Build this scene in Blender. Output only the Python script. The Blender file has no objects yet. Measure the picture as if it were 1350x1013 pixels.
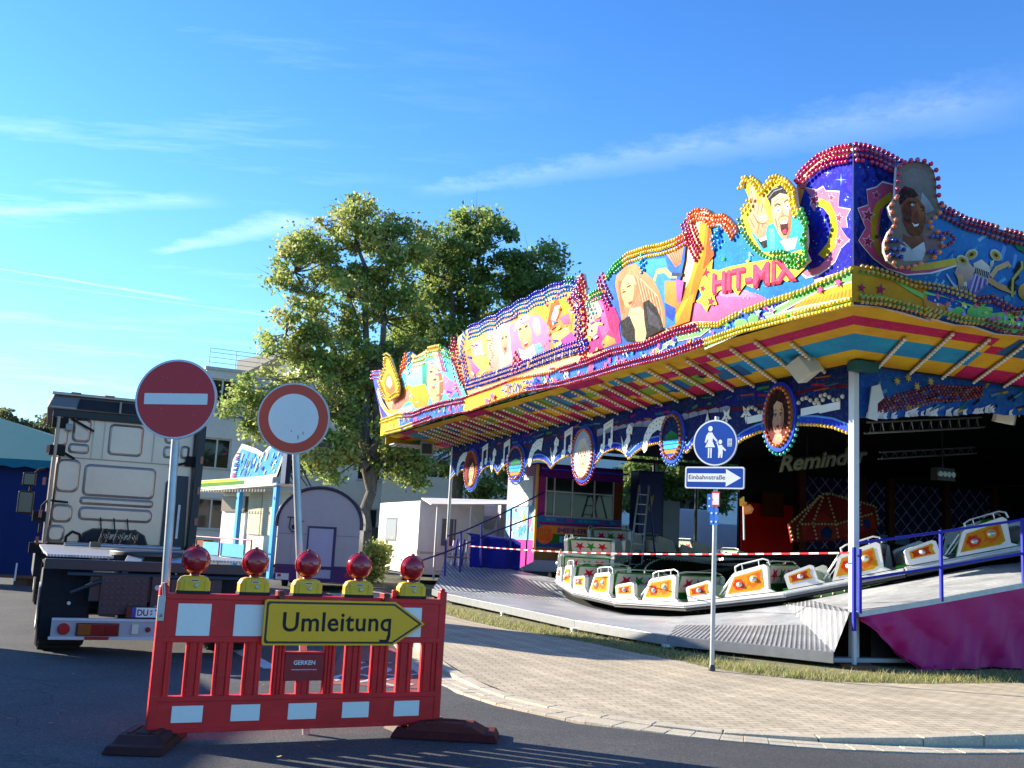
import bpy, bmesh, math, random
import numpy as np
from mathutils import Vector, Matrix
random.seed(7); RNG = np.random.default_rng(11)
sc = bpy.context.scene
COL = sc.collection
R = math.radians

# ------------------------------------------------------------------ survey
# heights and distances were measured from the place with the camera's own geometry
FOC, PIT, ROL, EYE = 1350.9, .1525, .0513, 1.55
TH = .3777
UX = np.array([-math.sin(TH), math.cos(TH), 0.]); VX = np.array([math.cos(TH), math.sin(TH), 0.])
P1 = np.array([5.109, 15.095, 0.]); CAMP = np.array([0, 0, EYE])

def ray(x, y):
    dx, dy = x-675, y-506.5; c, s = math.cos(ROL), math.sin(ROL)
    px = c*dx+s*dy; py = -s*dx+c*dy
    X = px/FOC; U = -py/FOC
    return np.array([X, math.cos(PIT)-math.sin(PIT)*U, math.sin(PIT)+math.cos(PIT)*U])
def G(x, y, z=0.):
    r = ray(x, y); return CAMP+r*(z-EYE)/r[2]
def D(x, y, Y):
    r = ray(x, y); return CAMP+r*Y/r[1]
def plane_hit(x, y, n, p0):
    r = ray(x, y); n = np.array(n, float); return CAMP+r*(n@(np.array(p0, float)-CAMP))/(n@r)
def ride_local(p):
    q = np.array(p)-P1; return (float(VX@q), float(UX@q), float(q[2]))
def ride_world(v, u, z=0.):
    return P1+VX*v+UX*u+np.array([0, 0, z])

# ------------------------------------------------------------------ colour
def lin(c): return c/12.92 if c <= .04045 else ((c+.055)/1.055)**2.4
def H(h):
    h = h.lstrip('#'); return tuple(lin(int(h[i:i+2], 16)/255) for i in (0, 2, 4))
def mixc(a, b, t): return tuple(a[i]*(1-t)+b[i]*t for i in range(3))
def mul(a, k): return tuple(min(1, x*k) for x in a)

# ------------------------------------------------------------------ materials
MATS = {}
def nodes(name):
    m = bpy.data.materials.new(name); m.use_nodes = True
    nt = m.node_tree; nt.nodes.clear()
    out = nt.nodes.new('ShaderNodeOutputMaterial'); b = nt.nodes.new('ShaderNodeBsdfPrincipled')
    nt.links.new(b.outputs[0], out.inputs[0]); MATS[name] = m
    return m, nt, b, out
def nd(nt, t, **k):
    n = nt.nodes.new(t)
    for a, v in k.items(): setattr(n, a, v)
    return n
def noise(nt, co, scale, detail=4, rough=.6):
    n = nd(nt, 'ShaderNodeTexNoise'); n.inputs['Scale'].default_value = scale; n.inputs['Detail'].default_value = detail
    n.inputs['Roughness'].default_value = rough; nt.links.new(co, n.inputs['Vector']); return n.outputs['Fac']
def ramp(nt, fac, stops):
    r = nd(nt, 'ShaderNodeValToRGB'); cr = r.color_ramp
    while len(cr.elements) < len(stops): cr.elements.new(.5)
    for e, (p, c) in zip(cr.elements, stops): e.position = p; e.color = (*c, 1) if len(c) == 3 else c
    nt.links.new(fac, r.inputs[0]); return r.outputs[0]
def mixn(nt, a, b, fac, mode='MIX'):
    m = nd(nt, 'ShaderNodeMix', data_type='RGBA', blend_type=mode)
    for s, v in ((m.inputs[0], fac), (m.inputs[6], a), (m.inputs[7], b)):
        if hasattr(v, 'links'): nt.links.new(v, s)
        else: s.default_value = v if isinstance(v, float) else ((*v, 1) if len(v) == 3 else v)
    return m.outputs[2]
def mathn(nt, op, a, b=None):
    m = nd(nt, 'ShaderNodeMath', operation=op)
    for i, v in enumerate((a, b)):
        if v is None: continue
        if hasattr(v, 'links'): nt.links.new(v, m.inputs[i])
        else: m.inputs[i].default_value = v
    return m.outputs[0]
def bump(nt, b, h, strength, dist=.01):
    n = nd(nt, 'ShaderNodeBump'); n.inputs['Strength'].default_value = strength; n.inputs['Distance'].default_value = dist
    nt.links.new(h, n.inputs['Height']); nt.links.new(n.outputs[0], b.inputs['Normal'])
def colmat(name, rough=.4, metal=0., var=.12, scale=6., bmp=0., coat=0., fine=60., spec=.5):
    """paint whose colour is stored per face, with a little wear"""
    m, nt, b, out = nodes(name)
    a = nd(nt, 'ShaderNodeAttribute', attribute_name='Col'); tc = nd(nt, 'ShaderNodeTexCoord')
    n = noise(nt, tc.outputs['Object'], scale, 5, .65)
    g = ramp(nt, n, [(.25, (1-var,)*3), (.75, (min(1+var, 1.),)*3)])
    c = mixn(nt, a.outputs['Color'], g, 1., 'MULTIPLY')
    nt.links.new(c, b.inputs['Base Color'])
    n2 = noise(nt, tc.outputs['Object'], fine, 3)
    rr = mathn(nt, 'ADD', mathn(nt, 'MULTIPLY', n2, .3*rough), rough*.85)
    nt.links.new(rr, b.inputs['Roughness'])
    b.inputs['Metallic'].default_value = metal; b.inputs['Coat Weight'].default_value = coat
    b.inputs['Specular IOR Level'].default_value = spec
    if bmp: bump(nt, b, n2, bmp, .004)
    return m
PAINT = colmat('gloss_paint', .38, 0, .12, 4, .04, spec=.4)
def wornmat():
    m, nt, b, out = nodes('worn_plastic')
    a = nd(nt, 'ShaderNodeAttribute', attribute_name='Col'); tc = nd(nt, 'ShaderNodeTexCoord'); o = tc.outputs['Object']
    n1 = noise(nt, o, 3.5, 6, .7); n2 = noise(nt, o, 28, 4, .7)
    mp = nd(nt, 'ShaderNodeMapping'); mp.inputs['Scale'].default_value = (3, 3, 60); mp.inputs['Rotation'].default_value = (0, R(18), 0); nt.links.new(o, mp.inputs[0]); n3 = noise(nt, mp.outputs[0], 2.2, 2, .5)
    c = mixn(nt, a.outputs['Color'], ramp(nt, n1, [(.3, (.72,)*3), (.65, (1.08,)*3)]), 1., 'MULTIPLY')
    c = mixn(nt, c, (.5, .22, .2), ramp(nt, n3, [(.66, (0,)*3), (.74, (.3,)*3)]))
    c = mixn(nt, c, (.06, .05, .045), ramp(nt, n2, [(.62, (0,)*3), (.75, (.45,)*3)]))
    nt.links.new(c, b.inputs['Base Color']); nt.links.new(mathn(nt, 'ADD', mathn(nt, 'MULTIPLY', n1, .3), .3), b.inputs['Roughness']); bump(nt, b, n2, .12, .003); return m
WORN = wornmat()
MATTE = colmat('matte_paint', .75, 0, .2, 5, .2)
ART = colmat('painted_panel', .85, 0, .16, 2.2, .05, spec=.12)
PLAST = colmat('plastic', .38, 0, .1, 9, .08)
def artmat():
    m, nt, b, out = nodes('airbrushed_panel')
    a = nd(nt, 'ShaderNodeAttribute', attribute_name='Col'); tc = nd(nt, 'ShaderNodeTexCoord'); o = tc.outputs['Object']
    n1 = noise(nt, o, 2.6, 4, .6); n2 = noise(nt, o, 16., 6, .7); n3 = noise(nt, o, 1.1, 3, .6)
    hs = nd(nt, 'ShaderNodeHueSaturation'); nt.links.new(a.outputs['Color'], hs.inputs['Color']); nt.links.new(ramp(nt, n3, [(.3, (.485,)*3), (.7, (.515,)*3)]), hs.inputs['Hue'])
    c = mixn(nt, hs.outputs[0], ramp(nt, n1, [(.32, (.66, .64, .68)), (.62, (.79,)*3)]), 1., 'MULTIPLY')
    c = mixn(nt, c, (.9, .9, .88), ramp(nt, n2, [(.5, (0,)*3), (.8, (.08,)*3)]))
    nt.links.new(c, b.inputs['Base Color']); b.inputs['Roughness'].default_value = .8; b.inputs['Specular IOR Level'].default_value = .15; return m
ART = artmat()
METAL = colmat('bare_metal', .4, .55, .25, 8, .1)
CABM = colmat('cab_paint', .3, .6, .22, 1.1, .0, fine=3.)
RUB = colmat('rubber', .8, 0, .35, 14, .5, spec=.3)
FABR = colmat('fabric', .8, 0, .15, 3, .25, spec=.2)
def add_translucent():
    m, nt, b, out = nodes('leaf')
    a = nd(nt, 'ShaderNodeAttribute', attribute_name='Col')
    nt.links.new(a.outputs['Color'], b.inputs['Base Color']); b.inputs['Roughness'].default_value = .5
    b.inputs['Specular IOR Level'].default_value = .3
    t = nd(nt, 'ShaderNodeBsdfTranslucent'); g = nd(nt, 'ShaderNodeGamma'); g.inputs[1].default_value = .85
    nt.links.new(a.outputs['Color'], g.inputs[0]); nt.links.new(g.outputs[0], t.inputs[0])
    mx = nd(nt, 'ShaderNodeMixShader'); mx.inputs[0].default_value = .48
    nt.links.new(b.outputs[0], mx.inputs[1]); nt.links.new(t.outputs[0], mx.inputs[2]); nt.links.new(mx.outputs[0], out.inputs[0])
    return m
LEAF = add_translucent()
def glassmat(name, c, rough=.05, tr=0.):
    m, nt, b, out = nodes(name); b.inputs['Base Color'].default_value = (*c, 1); b.inputs['Roughness'].default_value = rough
    b.inputs['Transmission Weight'].default_value = tr; b.inputs['Specular IOR Level'].default_value = .35
    return m
WINGL = glassmat('window_glass', (.012, .015, .018), .05)
BULB = colmat('bulb_glass', .2, 0, .12, 30, 0, .3, spec=.5)
def lensmat():
    m, nt, b, out = nodes('red_lens'); tc = nd(nt, 'ShaderNodeTexCoord')
    v = nd(nt, 'ShaderNodeTexVoronoi'); v.inputs['Scale'].default_value = 55; nt.links.new(tc.outputs['Object'], v.inputs['Vector'])
    b.inputs['Base Color'].default_value = (.42, .006, .012, 1); b.inputs['Roughness'].default_value = .16
    b.inputs['Subsurface Weight'].default_value = .25; b.inputs['Subsurface Radius'].default_value = (.08, .01, .01)
    b.inputs['Coat Weight'].default_value = .6; bump(nt, b, v.outputs['Distance'], .25, .006); return m
LENS = lensmat()

# ------------------------------------------------------------------ mesh builder
class M:
    def __init__(s): s.v = []; s.f = []; s.c = []; s.sm = []
    def add(s, vs, fs, col, smooth=False):
        o = len(s.v); s.v += [tuple(map(float, p)) for p in vs]
        for f in fs: s.f.append([i+o for i in f]); s.c.append(col); s.sm.append(smooth)
    def box(s, x0, x1, y0, y1, z0, z1, col):
        vs = [(x, y, z) for z in (z0, z1) for y in (y0, y1) for x in (x0, x1)]
        s.add(vs, [(0, 2, 3, 1), (4, 5, 7, 6), (0, 1, 5, 4), (2, 6, 7, 3), (0, 4, 6, 2), (1, 3, 7, 5)], col)
    def hexa(s, b, t, col):   # bottom ring / top ring of 4
        s.add(list(b)+list(t), [(3, 2, 1, 0), (4, 5, 6, 7), (0, 1, 5, 4), (1, 2, 6, 5), (2, 3, 7, 6), (3, 0, 4, 7)], col)
    def tube(s, p, q, r, col, n=8, r2=None, caps=True):
        p = Vector(p); q = Vector(q); d = (q-p)
        if d.length < 1e-6: return
        d.normalize(); a = d.orthogonal().normalized(); b = d.cross(a); r2 = r if r2 is None else r2
        vs = []
        for c, rr in ((p, r), (q, r2)):
            for i in range(n):
                t = 2*math.pi*i/n; vs.append(c+(a*math.cos(t)+b*math.sin(t))*rr)
        fs = [(i, (i+1) % n, n+(i+1) % n, n+i) for i in range(n)]
        s.add(vs, fs, col, True)
        if caps: s.add(vs, [tuple(range(n))[::-1], tuple(range(n, 2*n))], col)
    def path(s, pts, r, col, n=8):
        for a, b in zip(pts[:-1], pts[1:]): s.tube(a, b, r, col, n)
        for p in pts[1:-1]: s.ball(p, r, col, n, 4)
    def ball(s, c, r, col, n=10, m=6, sc3=(1, 1, 1)):
        vs = [(c[0], c[1], c[2]+r*sc3[2])]
        for j in range(1, m):
            t = math.pi*j/m
            for i in range(n):
                a = 2*math.pi*i/n
                vs.append((c[0]+r*sc3[0]*math.sin(t)*math.cos(a), c[1]+r*sc3[1]*math.sin(t)*math.sin(a), c[2]+r*sc3[2]*math.cos(t)))
        vs.append((c[0], c[1], c[2]-r*sc3[2])); L = len(vs)-1
        fs = [(0, 1+i, 1+(i+1) % n) for i in range(n)]
        for j in range(m-2):
            o = 1+j*n; fs += [(o+i, o+n+i, o+n+(i+1) % n, o+(i+1) % n) for i in range(n)]
        o = 1+(m-2)*n; fs += [(o+i, L, o+(i+1) % n) for i in range(n)]
        s.add(vs, fs, col, True)
    def lathe(s, prof, c, axis, col, n=20):
        d = Vector(axis).normalized(); a = d.orthogonal().normalized(); b = d.cross(a); c = Vector(c)
        vs = []; 
        for r, h in prof:
            for i in range(n):
                t = 2*math.pi*i/n; vs.append(c+d*h+(a*math.cos(t)+b*math.sin(t))*r)
        fs = []
        for j in range(len(prof)-1):
            fs += [(j*n+i, j*n+(i+1) % n, (j+1)*n+(i+1) % n, (j+1)*n+i) for i in range(n)]
        s.add(vs, fs, col, True)
        k = (len(prof)-1)*n; s.add(vs, [tuple(range(n))[::-1], tuple(range(k, k+n))], col)
    def prism(s, poly, fn, d0, d1, col, side=None):
        """poly in 2D, fn(s, t, depth) -> point"""
        n = len(poly); vs = [fn(a, b, d0) for a, b in poly]+[fn(a, b, d1) for a, b in poly]
        s.add(vs, [tuple(range(n)), tuple(range(n, 2*n))[::-1]], col)
        s.add(vs, [(i, (i+1) % n, n+(i+1) % n, n+i) for i in range(n)], side or col)
    def build(s, name, mat, parent=None, bevel=0., seg=2, solid=0.):
        me = bpy.data.meshes.new(name); me.from_pydata(s.v, [], s.f); me.update()
        if s.c:
            cols = np.array([(*q, 1.) for f, c in zip(s.f, s.c) for q in (c if isinstance(c[0], tuple) else [c]*len(f))], dtype=np.float32)
            at = me.color_attributes.new('Col', 'FLOAT_COLOR', 'CORNER')
            at.data.foreach_set('color', cols.ravel())
            me.polygons.foreach_set('use_smooth', s.sm)
        if not isinstance(mat, (list, tuple)): mat = [mat]
        for m_ in mat: me.materials.append(m_)
        bm = bmesh.new(); bm.from_mesh(me); bmesh.ops.recalc_face_normals(bm, faces=bm.faces); bm.to_mesh(me); bm.free()
        o = bpy.data.objects.new(name, me); COL.objects.link(o)
        if parent is not None: o.parent = parent
        if bevel:
            b = o.modifiers.new('bevel', 'BEVEL'); b.width = bevel; b.segments = seg; b.limit_method = 'ANGLE'; b.harden_normals = False
        return o
def thing(name, label, cat, loc=(0, 0, 0), rz=0., group=None, tilt=None):
    o = bpy.data.objects.new(name, None); COL.objects.link(o); o.location = tuple(map(float, loc))
    o.rotation_euler = (0, 0, rz) if tilt is None else (*tilt, rz)
    o.empty_display_size = .2
    return tag(o, label, cat, group)
def tag(o, label, cat, group=None):
    o['label'] = label; o['category'] = cat
    if group: o['group'] = group
    return o
def struct(o, kind='structure', label=None, cat=None):
    o['kind'] = kind
    if label: o['label'] = label
    if cat: o['category'] = cat
    return o
def dup(root, loc, rz, label=None, group=None):
    r = root.copy(); COL.objects.link(r); r.location = tuple(map(float, loc)); r.rotation_euler = (0, 0, rz)
    if label: r['label'] = label
    if group: r['group'] = group
    for ch in list(root.children):
        c = ch.copy(); COL.objects.link(c); c.parent = r
        for g in list(ch.children):
            d = g.copy(); COL.objects.link(d); d.parent = c
    return r
def text2d(s, shear=0., bold=0., sp=1.):
    cu = bpy.data.curves.new('lettering', 'FONT'); cu.body = s; cu.shear = shear; cu.offset = bold; cu.space_character = sp
    cu.resolution_u = 4; o = bpy.data.objects.new('lettering', cu); COL.objects.link(o)
    bpy.context.view_layer.update()
    me = bpy.data.meshes.new_from_object(o); vs = [(v.co.x, v.co.y) for v in me.vertices]; fs = [tuple(p.vertices) for p in me.polygons]
    bpy.data.objects.remove(o); bpy.data.curves.remove(cu); bpy.data.meshes.remove(me)
    a = np.array(vs); mn = a.min(0); mx = a.max(0)
    return a, fs, mn, mx
def put_text(m, s, fn, s0, z0, s1, z1, h, col, off, base=0., **k):
    """lettering on a plane: baseline from (s0,z0) to (s1,z1); h = height of a capital"""
    a, fs, mn, mx = text2d(s, **k)
    cap = .72; x = (a[:, 0]-mn[0])/(mx[0]-mn[0]); y = a[:, 1]/cap
    L = math.hypot(s1-s0, z1-z0); dx, dz = (s1-s0)/L, (z1-z0)/L
    pts = []
    for xx, yy in zip(x, y):
        pts.append(fn(s0+(s1-s0)*xx, z0+(z1-z0)*xx+yy*h, off))
    m.add(pts, fs, col)
def circ(cx, cy, rx, ry=None, n=28, a0=0., rot=0.):
    ry = ry or rx; o = []
    for i in range(n):
        t = 2*math.pi*i/n+a0; x, y = rx*math.cos(t), ry*math.sin(t)
        o.append((cx+x*math.cos(rot)-y*math.sin(rot), cy+x*math.sin(rot)+y*math.cos(rot)))
    return o
def star(cx, cy, r, k=.45, n=5, rot=0., sx=1., sy=1.):
    return [(cx+sx*(r if i % 2 == 0 else r*k)*math.sin(rot+math.pi*i/n), cy-sy*(r if i % 2 == 0 else r*k)*math.cos(rot+math.pi*i/n)) for i in range(2*n)]
def resample(pts, step):
    out = []; carry = 0.
    for a, b in zip(pts[:-1], pts[1:]):
        a = np.array(a, float); b = np.array(b, float); L = np.linalg.norm(b-a); t = carry
        while t < L: out.append(tuple(a+(b-a)*t/L)); t += step
        carry = t-L
    return out
def rrect(x0, x1, y0, y1, r, n=4):
    o = []
    for cx, cy, a in ((x1-r, y1-r, 0), (x0+r, y1-r, 90), (x0+r, y0+r, 180), (x1-r, y0+r, 270)):
        for i in range(n+1): t = R(a+90*i/n); o.append((cx+r*math.cos(t), cy+r*math.sin(t)))
    return o
WHITE = H('e8e8e6'); BLACK = (.012, .012, .014); GREY = H('8d9093'); RED = H('c20d17'); GALV = H('b9bcbd')
# ================================================================== sky, sun, camera
w = bpy.data.worlds.new('World'); sc.world = w; w.use_nodes = True
nt = w.node_tree; nt.nodes.clear()
out = nd(nt, 'ShaderNodeOutputWorld'); bg = nd(nt, 'ShaderNodeBackground'); nt.links.new(bg.outputs[0], out.inputs[0])
SUN_EL, SUN_AZ = R(20.3), math.atan2(-.934, .358)      # azimuth from +Y towards +X
sky = nd(nt, 'ShaderNodeTexSky', sky_type='NISHITA'); sky.sun_disc = False
sky.sun_elevation = SUN_EL; sky.sun_rotation = SUN_AZ; sky.air_density = 1.15; sky.dust_density = .15; sky.ozone_density = 2.2; sky.altitude = 60
geo = nd(nt, 'ShaderNodeTexCoord'); sep = nd(nt, 'ShaderNodeSeparateXYZ'); nt.links.new(geo.outputs['Generated'], sep.inputs[0])
def on_sphere(a, b): # project sky direction to a high cloud layer
    zc = mathn(nt, 'MAXIMUM', sep.outputs[2], .03)
    return mathn(nt, 'DIVIDE', sep.outputs[a], zc), mathn(nt, 'DIVIDE', sep.outputs[b], zc)
cx_, cy_ = on_sphere(0, 1)
cmb = nd(nt, 'ShaderNodeCombineXYZ'); nt.links.new(cx_, cmb.inputs[0]); nt.links.new(cy_, cmb.inputs[1])
def trail(p, q, wdt, stren, brk, w2=None):
    """a condensation trail in the cloud layer from direction p to direction q (cloud plane units)"""
    (x0, y0), (x1, y1) = p, q; L = math.hypot(x1-x0, y1-y0); dx, dy = (x1-x0)/L, (y1-y0)/L
    rx = mathn(nt, 'SUBTRACT', cx_, x0); ry = mathn(nt, 'SUBTRACT', cy_, y0)
    along = mathn(nt, 'DIVIDE', mathn(nt, 'ADD', mathn(nt, 'MULTIPLY', rx, dx), mathn(nt, 'MULTIPLY', ry, dy)), L)
    nz = noise(nt, cmb.outputs[0], brk, 5, .7)
    ac = mathn(nt, 'ADD', mathn(nt, 'MULTIPLY', rx, -dy), mathn(nt, 'MULTIPLY', ry, dx))
    ac = mathn(nt, 'ADD', ac, mathn(nt, 'MULTIPLY', mathn(nt, 'SUBTRACT', nz, .5), wdt*1.3))
    ww = mathn(nt, 'ADD', wdt*.35, mathn(nt, 'MULTIPLY', along, wdt*1.0)); ww = mathn(nt, 'MAXIMUM', ww, wdt*.2)
    f = mathn(nt, 'SUBTRACT', 1., mathn(nt, 'DIVIDE', mathn(nt, 'ABSOLUTE', ac), ww)); f = mathn(nt, 'MAXIMUM', f, 0.)
    f = mathn(nt, 'POWER', f, .9)
    e = mathn(nt, 'MULTIPLY', mathn(nt, 'GREATER_THAN', along, 0.), mathn(nt, 'LESS_THAN', along, 1.))
    fade = mathn(nt, 'MINIMUM', mathn(nt, 'MULTIPLY', along, 8.), 1.); fade = mathn(nt, 'MAXIMUM', fade, 0.)
    fade2 = mathn(nt, 'MAXIMUM', mathn(nt, 'MINIMUM', mathn(nt, 'MULTIPLY', mathn(nt, 'SUBTRACT', 1., along), 8.), 1.), 0.)
    gr = mathn(nt, 'ADD', mathn(nt, 'MULTIPLY', nz, 1.2), -.05)
    for k in (e, fade, fade2, gr): f = mathn(nt, 'MULTIPLY', f, k)
    return mathn(nt, 'MULTIPLY', f, stren)
def cp(x, y):
    r = ray(x, y); return (r[0]/r[2], r[1]/r[2])
tr = trail(cp(535, 258), cp(1400, 120), .15, .12, 11.)
for a in ((cp(200, 335), cp(420, 285), .1, .26, 7.), (cp(-60, 345), cp(265, 398), .035, .3, 12.), (cp(-60, 360), cp(420, 425), .022, .22, 12.), (cp(-80, 285), cp(300, 262), .07, .14, 8.)):
    tr = mathn(nt, 'MAXIMUM', tr, trail(*a))
mp = nd(nt, 'ShaderNodeMapping'); mp.inputs['Rotation'].default_value = (0, 0, R(-20)); mp.inputs['Scale'].default_value = (.55, 1.9, 1)
nt.links.new(cmb.outputs[0], mp.inputs[0])
wis = noise(nt, mp.outputs[0], .9, 7, .68)
wis = mathn(nt, 'MULTIPLY', mathn(nt, 'MAXIMUM', mathn(nt, 'SUBTRACT', wis, .52), 0.), .8)
side = mathn(nt, 'MAXIMUM', mathn(nt, 'MULTIPLY', mathn(nt, 'ADD', mathn(nt, 'MULTIPLY', sep.outputs[0], -1.), .05), 2.2), 0.)   # the veil lies to the west
wis = mathn(nt, 'MULTIPLY', wis, mathn(nt, 'MINIMUM', side, 1.))
cl = mathn(nt, 'MINIMUM', mathn(nt, 'ADD', tr, wis), .8)
hs = nd(nt, 'ShaderNodeHueSaturation'); hs.inputs['Saturation'].default_value = 1.12; hs.inputs['Hue'].default_value = .507; hs.inputs['Value'].default_value = 1.1
nt.links.new(sky.outputs[0], hs.inputs['Color'])
low = mathn(nt, 'SUBTRACT', 1., mathn(nt, 'MULTIPLY', mathn(nt, 'POWER', mathn(nt, 'SUBTRACT', 1., mathn(nt, 'MAXIMUM', sep.outputs[2], 0.)), 6.), .42))
tint = mixn(nt, hs.outputs[0], (.60, .93, 1.18), 1., 'MULTIPLY'); vm = nd(nt, 'ShaderNodeVectorMath', operation='SCALE'); nt.links.new(tint, vm.inputs[0]); nt.links.new(low, vm.inputs['Scale'])
v1 = nd(nt, 'ShaderNodeVectorMath', operation='SCALE'); nt.links.new(vm.outputs[0], v1.inputs[0]); v1.inputs['Scale'].default_value = 1/6.5
gm = nd(nt, 'ShaderNodeGamma'); gm.inputs[1].default_value = 1.2; nt.links.new(v1.outputs[0], gm.inputs[0])
v2 = nd(nt, 'ShaderNodeVectorMath', operation='SCALE'); nt.links.new(gm.outputs[0], v2.inputs[0]); v2.inputs['Scale'].default_value = 6.5
hz = mathn(nt, 'MULTIPLY', mathn(nt, 'POWER', mathn(nt, 'SUBTRACT', 1., mathn(nt, 'MAXIMUM', sep.outputs[2], 0.)), 7.), .5)
hzc = mixn(nt, v2.outputs[0], (4.6, 7.2, 9.6), hz)
skyc = mixn(nt, hzc, (9.5, 10.2, 11.2), cl)
nt.links.new(skyc, bg.inputs[0]); bg.inputs[1].default_value = .092

sd = bpy.data.lights.new('sun', 'SUN'); sd.energy = 5.; sd.angle = R(.5); sd.color = (1., .89, .72)
so = bpy.data.objects.new('sun', sd); COL.objects.link(so)
sv = Vector((-.934*math.cos(SUN_EL), .358*math.cos(SUN_EL), math.sin(SUN_EL)))
so.rotation_euler = sv.to_track_quat('Z', 'Y').to_euler(); so.location = (-20, 10, 20)

cam = bpy.data.cameras.new('camera'); co = bpy.data.objects.new('camera', cam); COL.objects.link(co); sc.camera = co
co.location = (0, 0, EYE); cam.sensor_width = 36; cam.sensor_fit = 'HORIZONTAL'; cam.lens = 36*FOC/1350; cam.clip_end = 4000; cam.clip_start = .05
fw = Vector((0, math.cos(PIT), math.sin(PIT))); up = Vector((0, -math.sin(PIT), math.cos(PIT))); rt = Vector((1, 0, 0))
c_, s_ = math.cos(ROL), math.sin(ROL)
rt2 = rt*c_ + up*s_; up2 = up*c_ - rt*s_
co.rotation_euler = Matrix((rt2, up2, -fw)).transposed().to_euler()
sc.view_settings.view_transform = 'Standard'; sc.view_settings.look = 'None'; sc.view_settings.exposure = 1.5; sc.view_settings.gamma = 1
sc.cycles.max_bounces = 6; sc.cycles.diffuse_bounces = 3; sc.cycles.glossy_bounces = 3; sc.cycles.transparent_max_bounces = 4

# ================================================================== ground
def groundmat(name, c1, c2, sc1, fine, rough, bmp, crack=False):
    m, nt, b, out = nodes(name); tc = nd(nt, 'ShaderNodeTexCoord'); o = tc.outputs['Object']
    n1 = noise(nt, o, sc1, 6, .6); n2 = noise(nt, o, fine, 2, .6)
    v = nd(nt, 'ShaderNodeTexVoronoi'); v.inputs['Scale'].default_value = fine*.8; nt.links.new(o, v.inputs['Vector'])
    c = mixn(nt, ramp(nt, n1, [(.3, c1), (.7, c2)]), ramp(nt, v.outputs['Color'], [(.1, (.4,)*3), (.7, (1.,)*3), (.93, (2.1,)*3)]), .9 if crack else .25, 'MULTIPLY')
    if crack:
        big = noise(nt, o, .35, 3, .5)
        wv = nd(nt, 'ShaderNodeVectorMath', operation='ADD'); dn = nd(nt, 'ShaderNodeTexNoise'); dn.inputs['Scale'].default_value = 1.7; dn.inputs['Detail'].default_value = 4; nt.links.new(o, dn.inputs['Vector']); nt.links.new(o, wv.inputs[0]); nt.links.new(dn.outputs['Color'], wv.inputs[1])
        ve = nd(nt, 'ShaderNodeTexVoronoi', feature='DISTANCE_TO_EDGE'); ve.inputs['Scale'].default_value = .22; nt.links.new(wv.outputs[0], ve.inputs['Vector'])
        c = mixn(nt, c, ramp(nt, ve.outputs['Distance'], [(.0, (.35,)*3), (.004, (1.,)*3)]), .8, 'MULTIPLY')
        st = noise(nt, o, 3.1, 5, .75); c = mixn(nt, c, ramp(nt, st, [(.6, (1.,)*3), (.72, (.62,)*3)]), .7, 'MULTIPLY')
        c = mixn(nt, c, ramp(nt, big, [(.42, (.8,)*3), (.6, (1.12,)*3)]), .8, 'MULTIPLY')
    nt.links.new(c, b.inputs['Base Color']); b.inputs['Roughness'].default_value = rough
    bump(nt, b, mathn(nt, 'ADD', n2, v.outputs['Distance']), bmp, .004); return m
ASPH = groundmat('asphalt', (.05, .052, .056), (.078, .079, .08), 1.2, 140, .85, .6, True)
EARTH = groundmat('earth', (.05, .055, .03), (.10, .095, .05), 1.5, 40, .95, .8)
g = M(); g.add([(-400, -60, -.05), (400, -60, -.05), (400, 900, -.05), (-400, 900, -.05)], [(0, 1, 2, 3)], (.1,)*3)
struct(g.build('ground', EARTH))
g = M(); road = [(-60, -30), (60, -30), (60, 5.2), (8, 9.9), (5.5, 9.4), (4.59, 9.15), (3.47, 8.8), (2.41, 8.74), (1.9, 8.9), (1.37, 9.1), (.72, 9.35), (.34, 9.75), (0, 10.1), (-.44, 10.85), (-.9, 12.7), (-1.25, 14.5), (-2.0, 18), (-4.2, 26), (-8.7, 40), (-22, 44), (-60, 44)]
g.add([(x, y, 0) for x, y in road], [tuple(range(len(road)))], (.1,)*3); struct(g.build('road', ASPH))
# pavement: strips between the kerb and the grass
kerb = [(-4.0, 27), (-2.4, 21), (-1.5, 17), (-1.02, 14.8), (-.72, 13.0), (-.3, 11.7), (.2, 10.65), (.6, 10.15), (1.05, 9.75), (1.45, 9.5), (2.0, 9.28), (2.75, 9.14), (3.64, 9.2), (4.83, 9.55), (6.2, 10.1), (9, 11.5), (16, 15), (40, 24)]
gras = [(-3.4, 29.5), (-1.7, 22.6), (-.6, 19.6), (.13, 18.2), (.7, 17.5), (1.1, 16.9), (1.5, 16.3), (1.8, 15.6), (2.15, 15.0), (2.55, 14.4), (2.8, 13.75), (3.3, 13.25), (4.1, 12.95), (5.23, 13.2), (6.9, 13.9), (9.5, 15), (16.5, 18), (40, 27)]
def kerb_h(i):  # the kerb is lowered at the crossing
    x = kerb[i][0]
    if x > 2.2: return .022+.085*min(1, (x-2.2)/2.2)
    y = kerb[i][1]
    if y > 11: return .022+.075*min(1, (y-11)/2.2)
    return .022
PAVE = None
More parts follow.
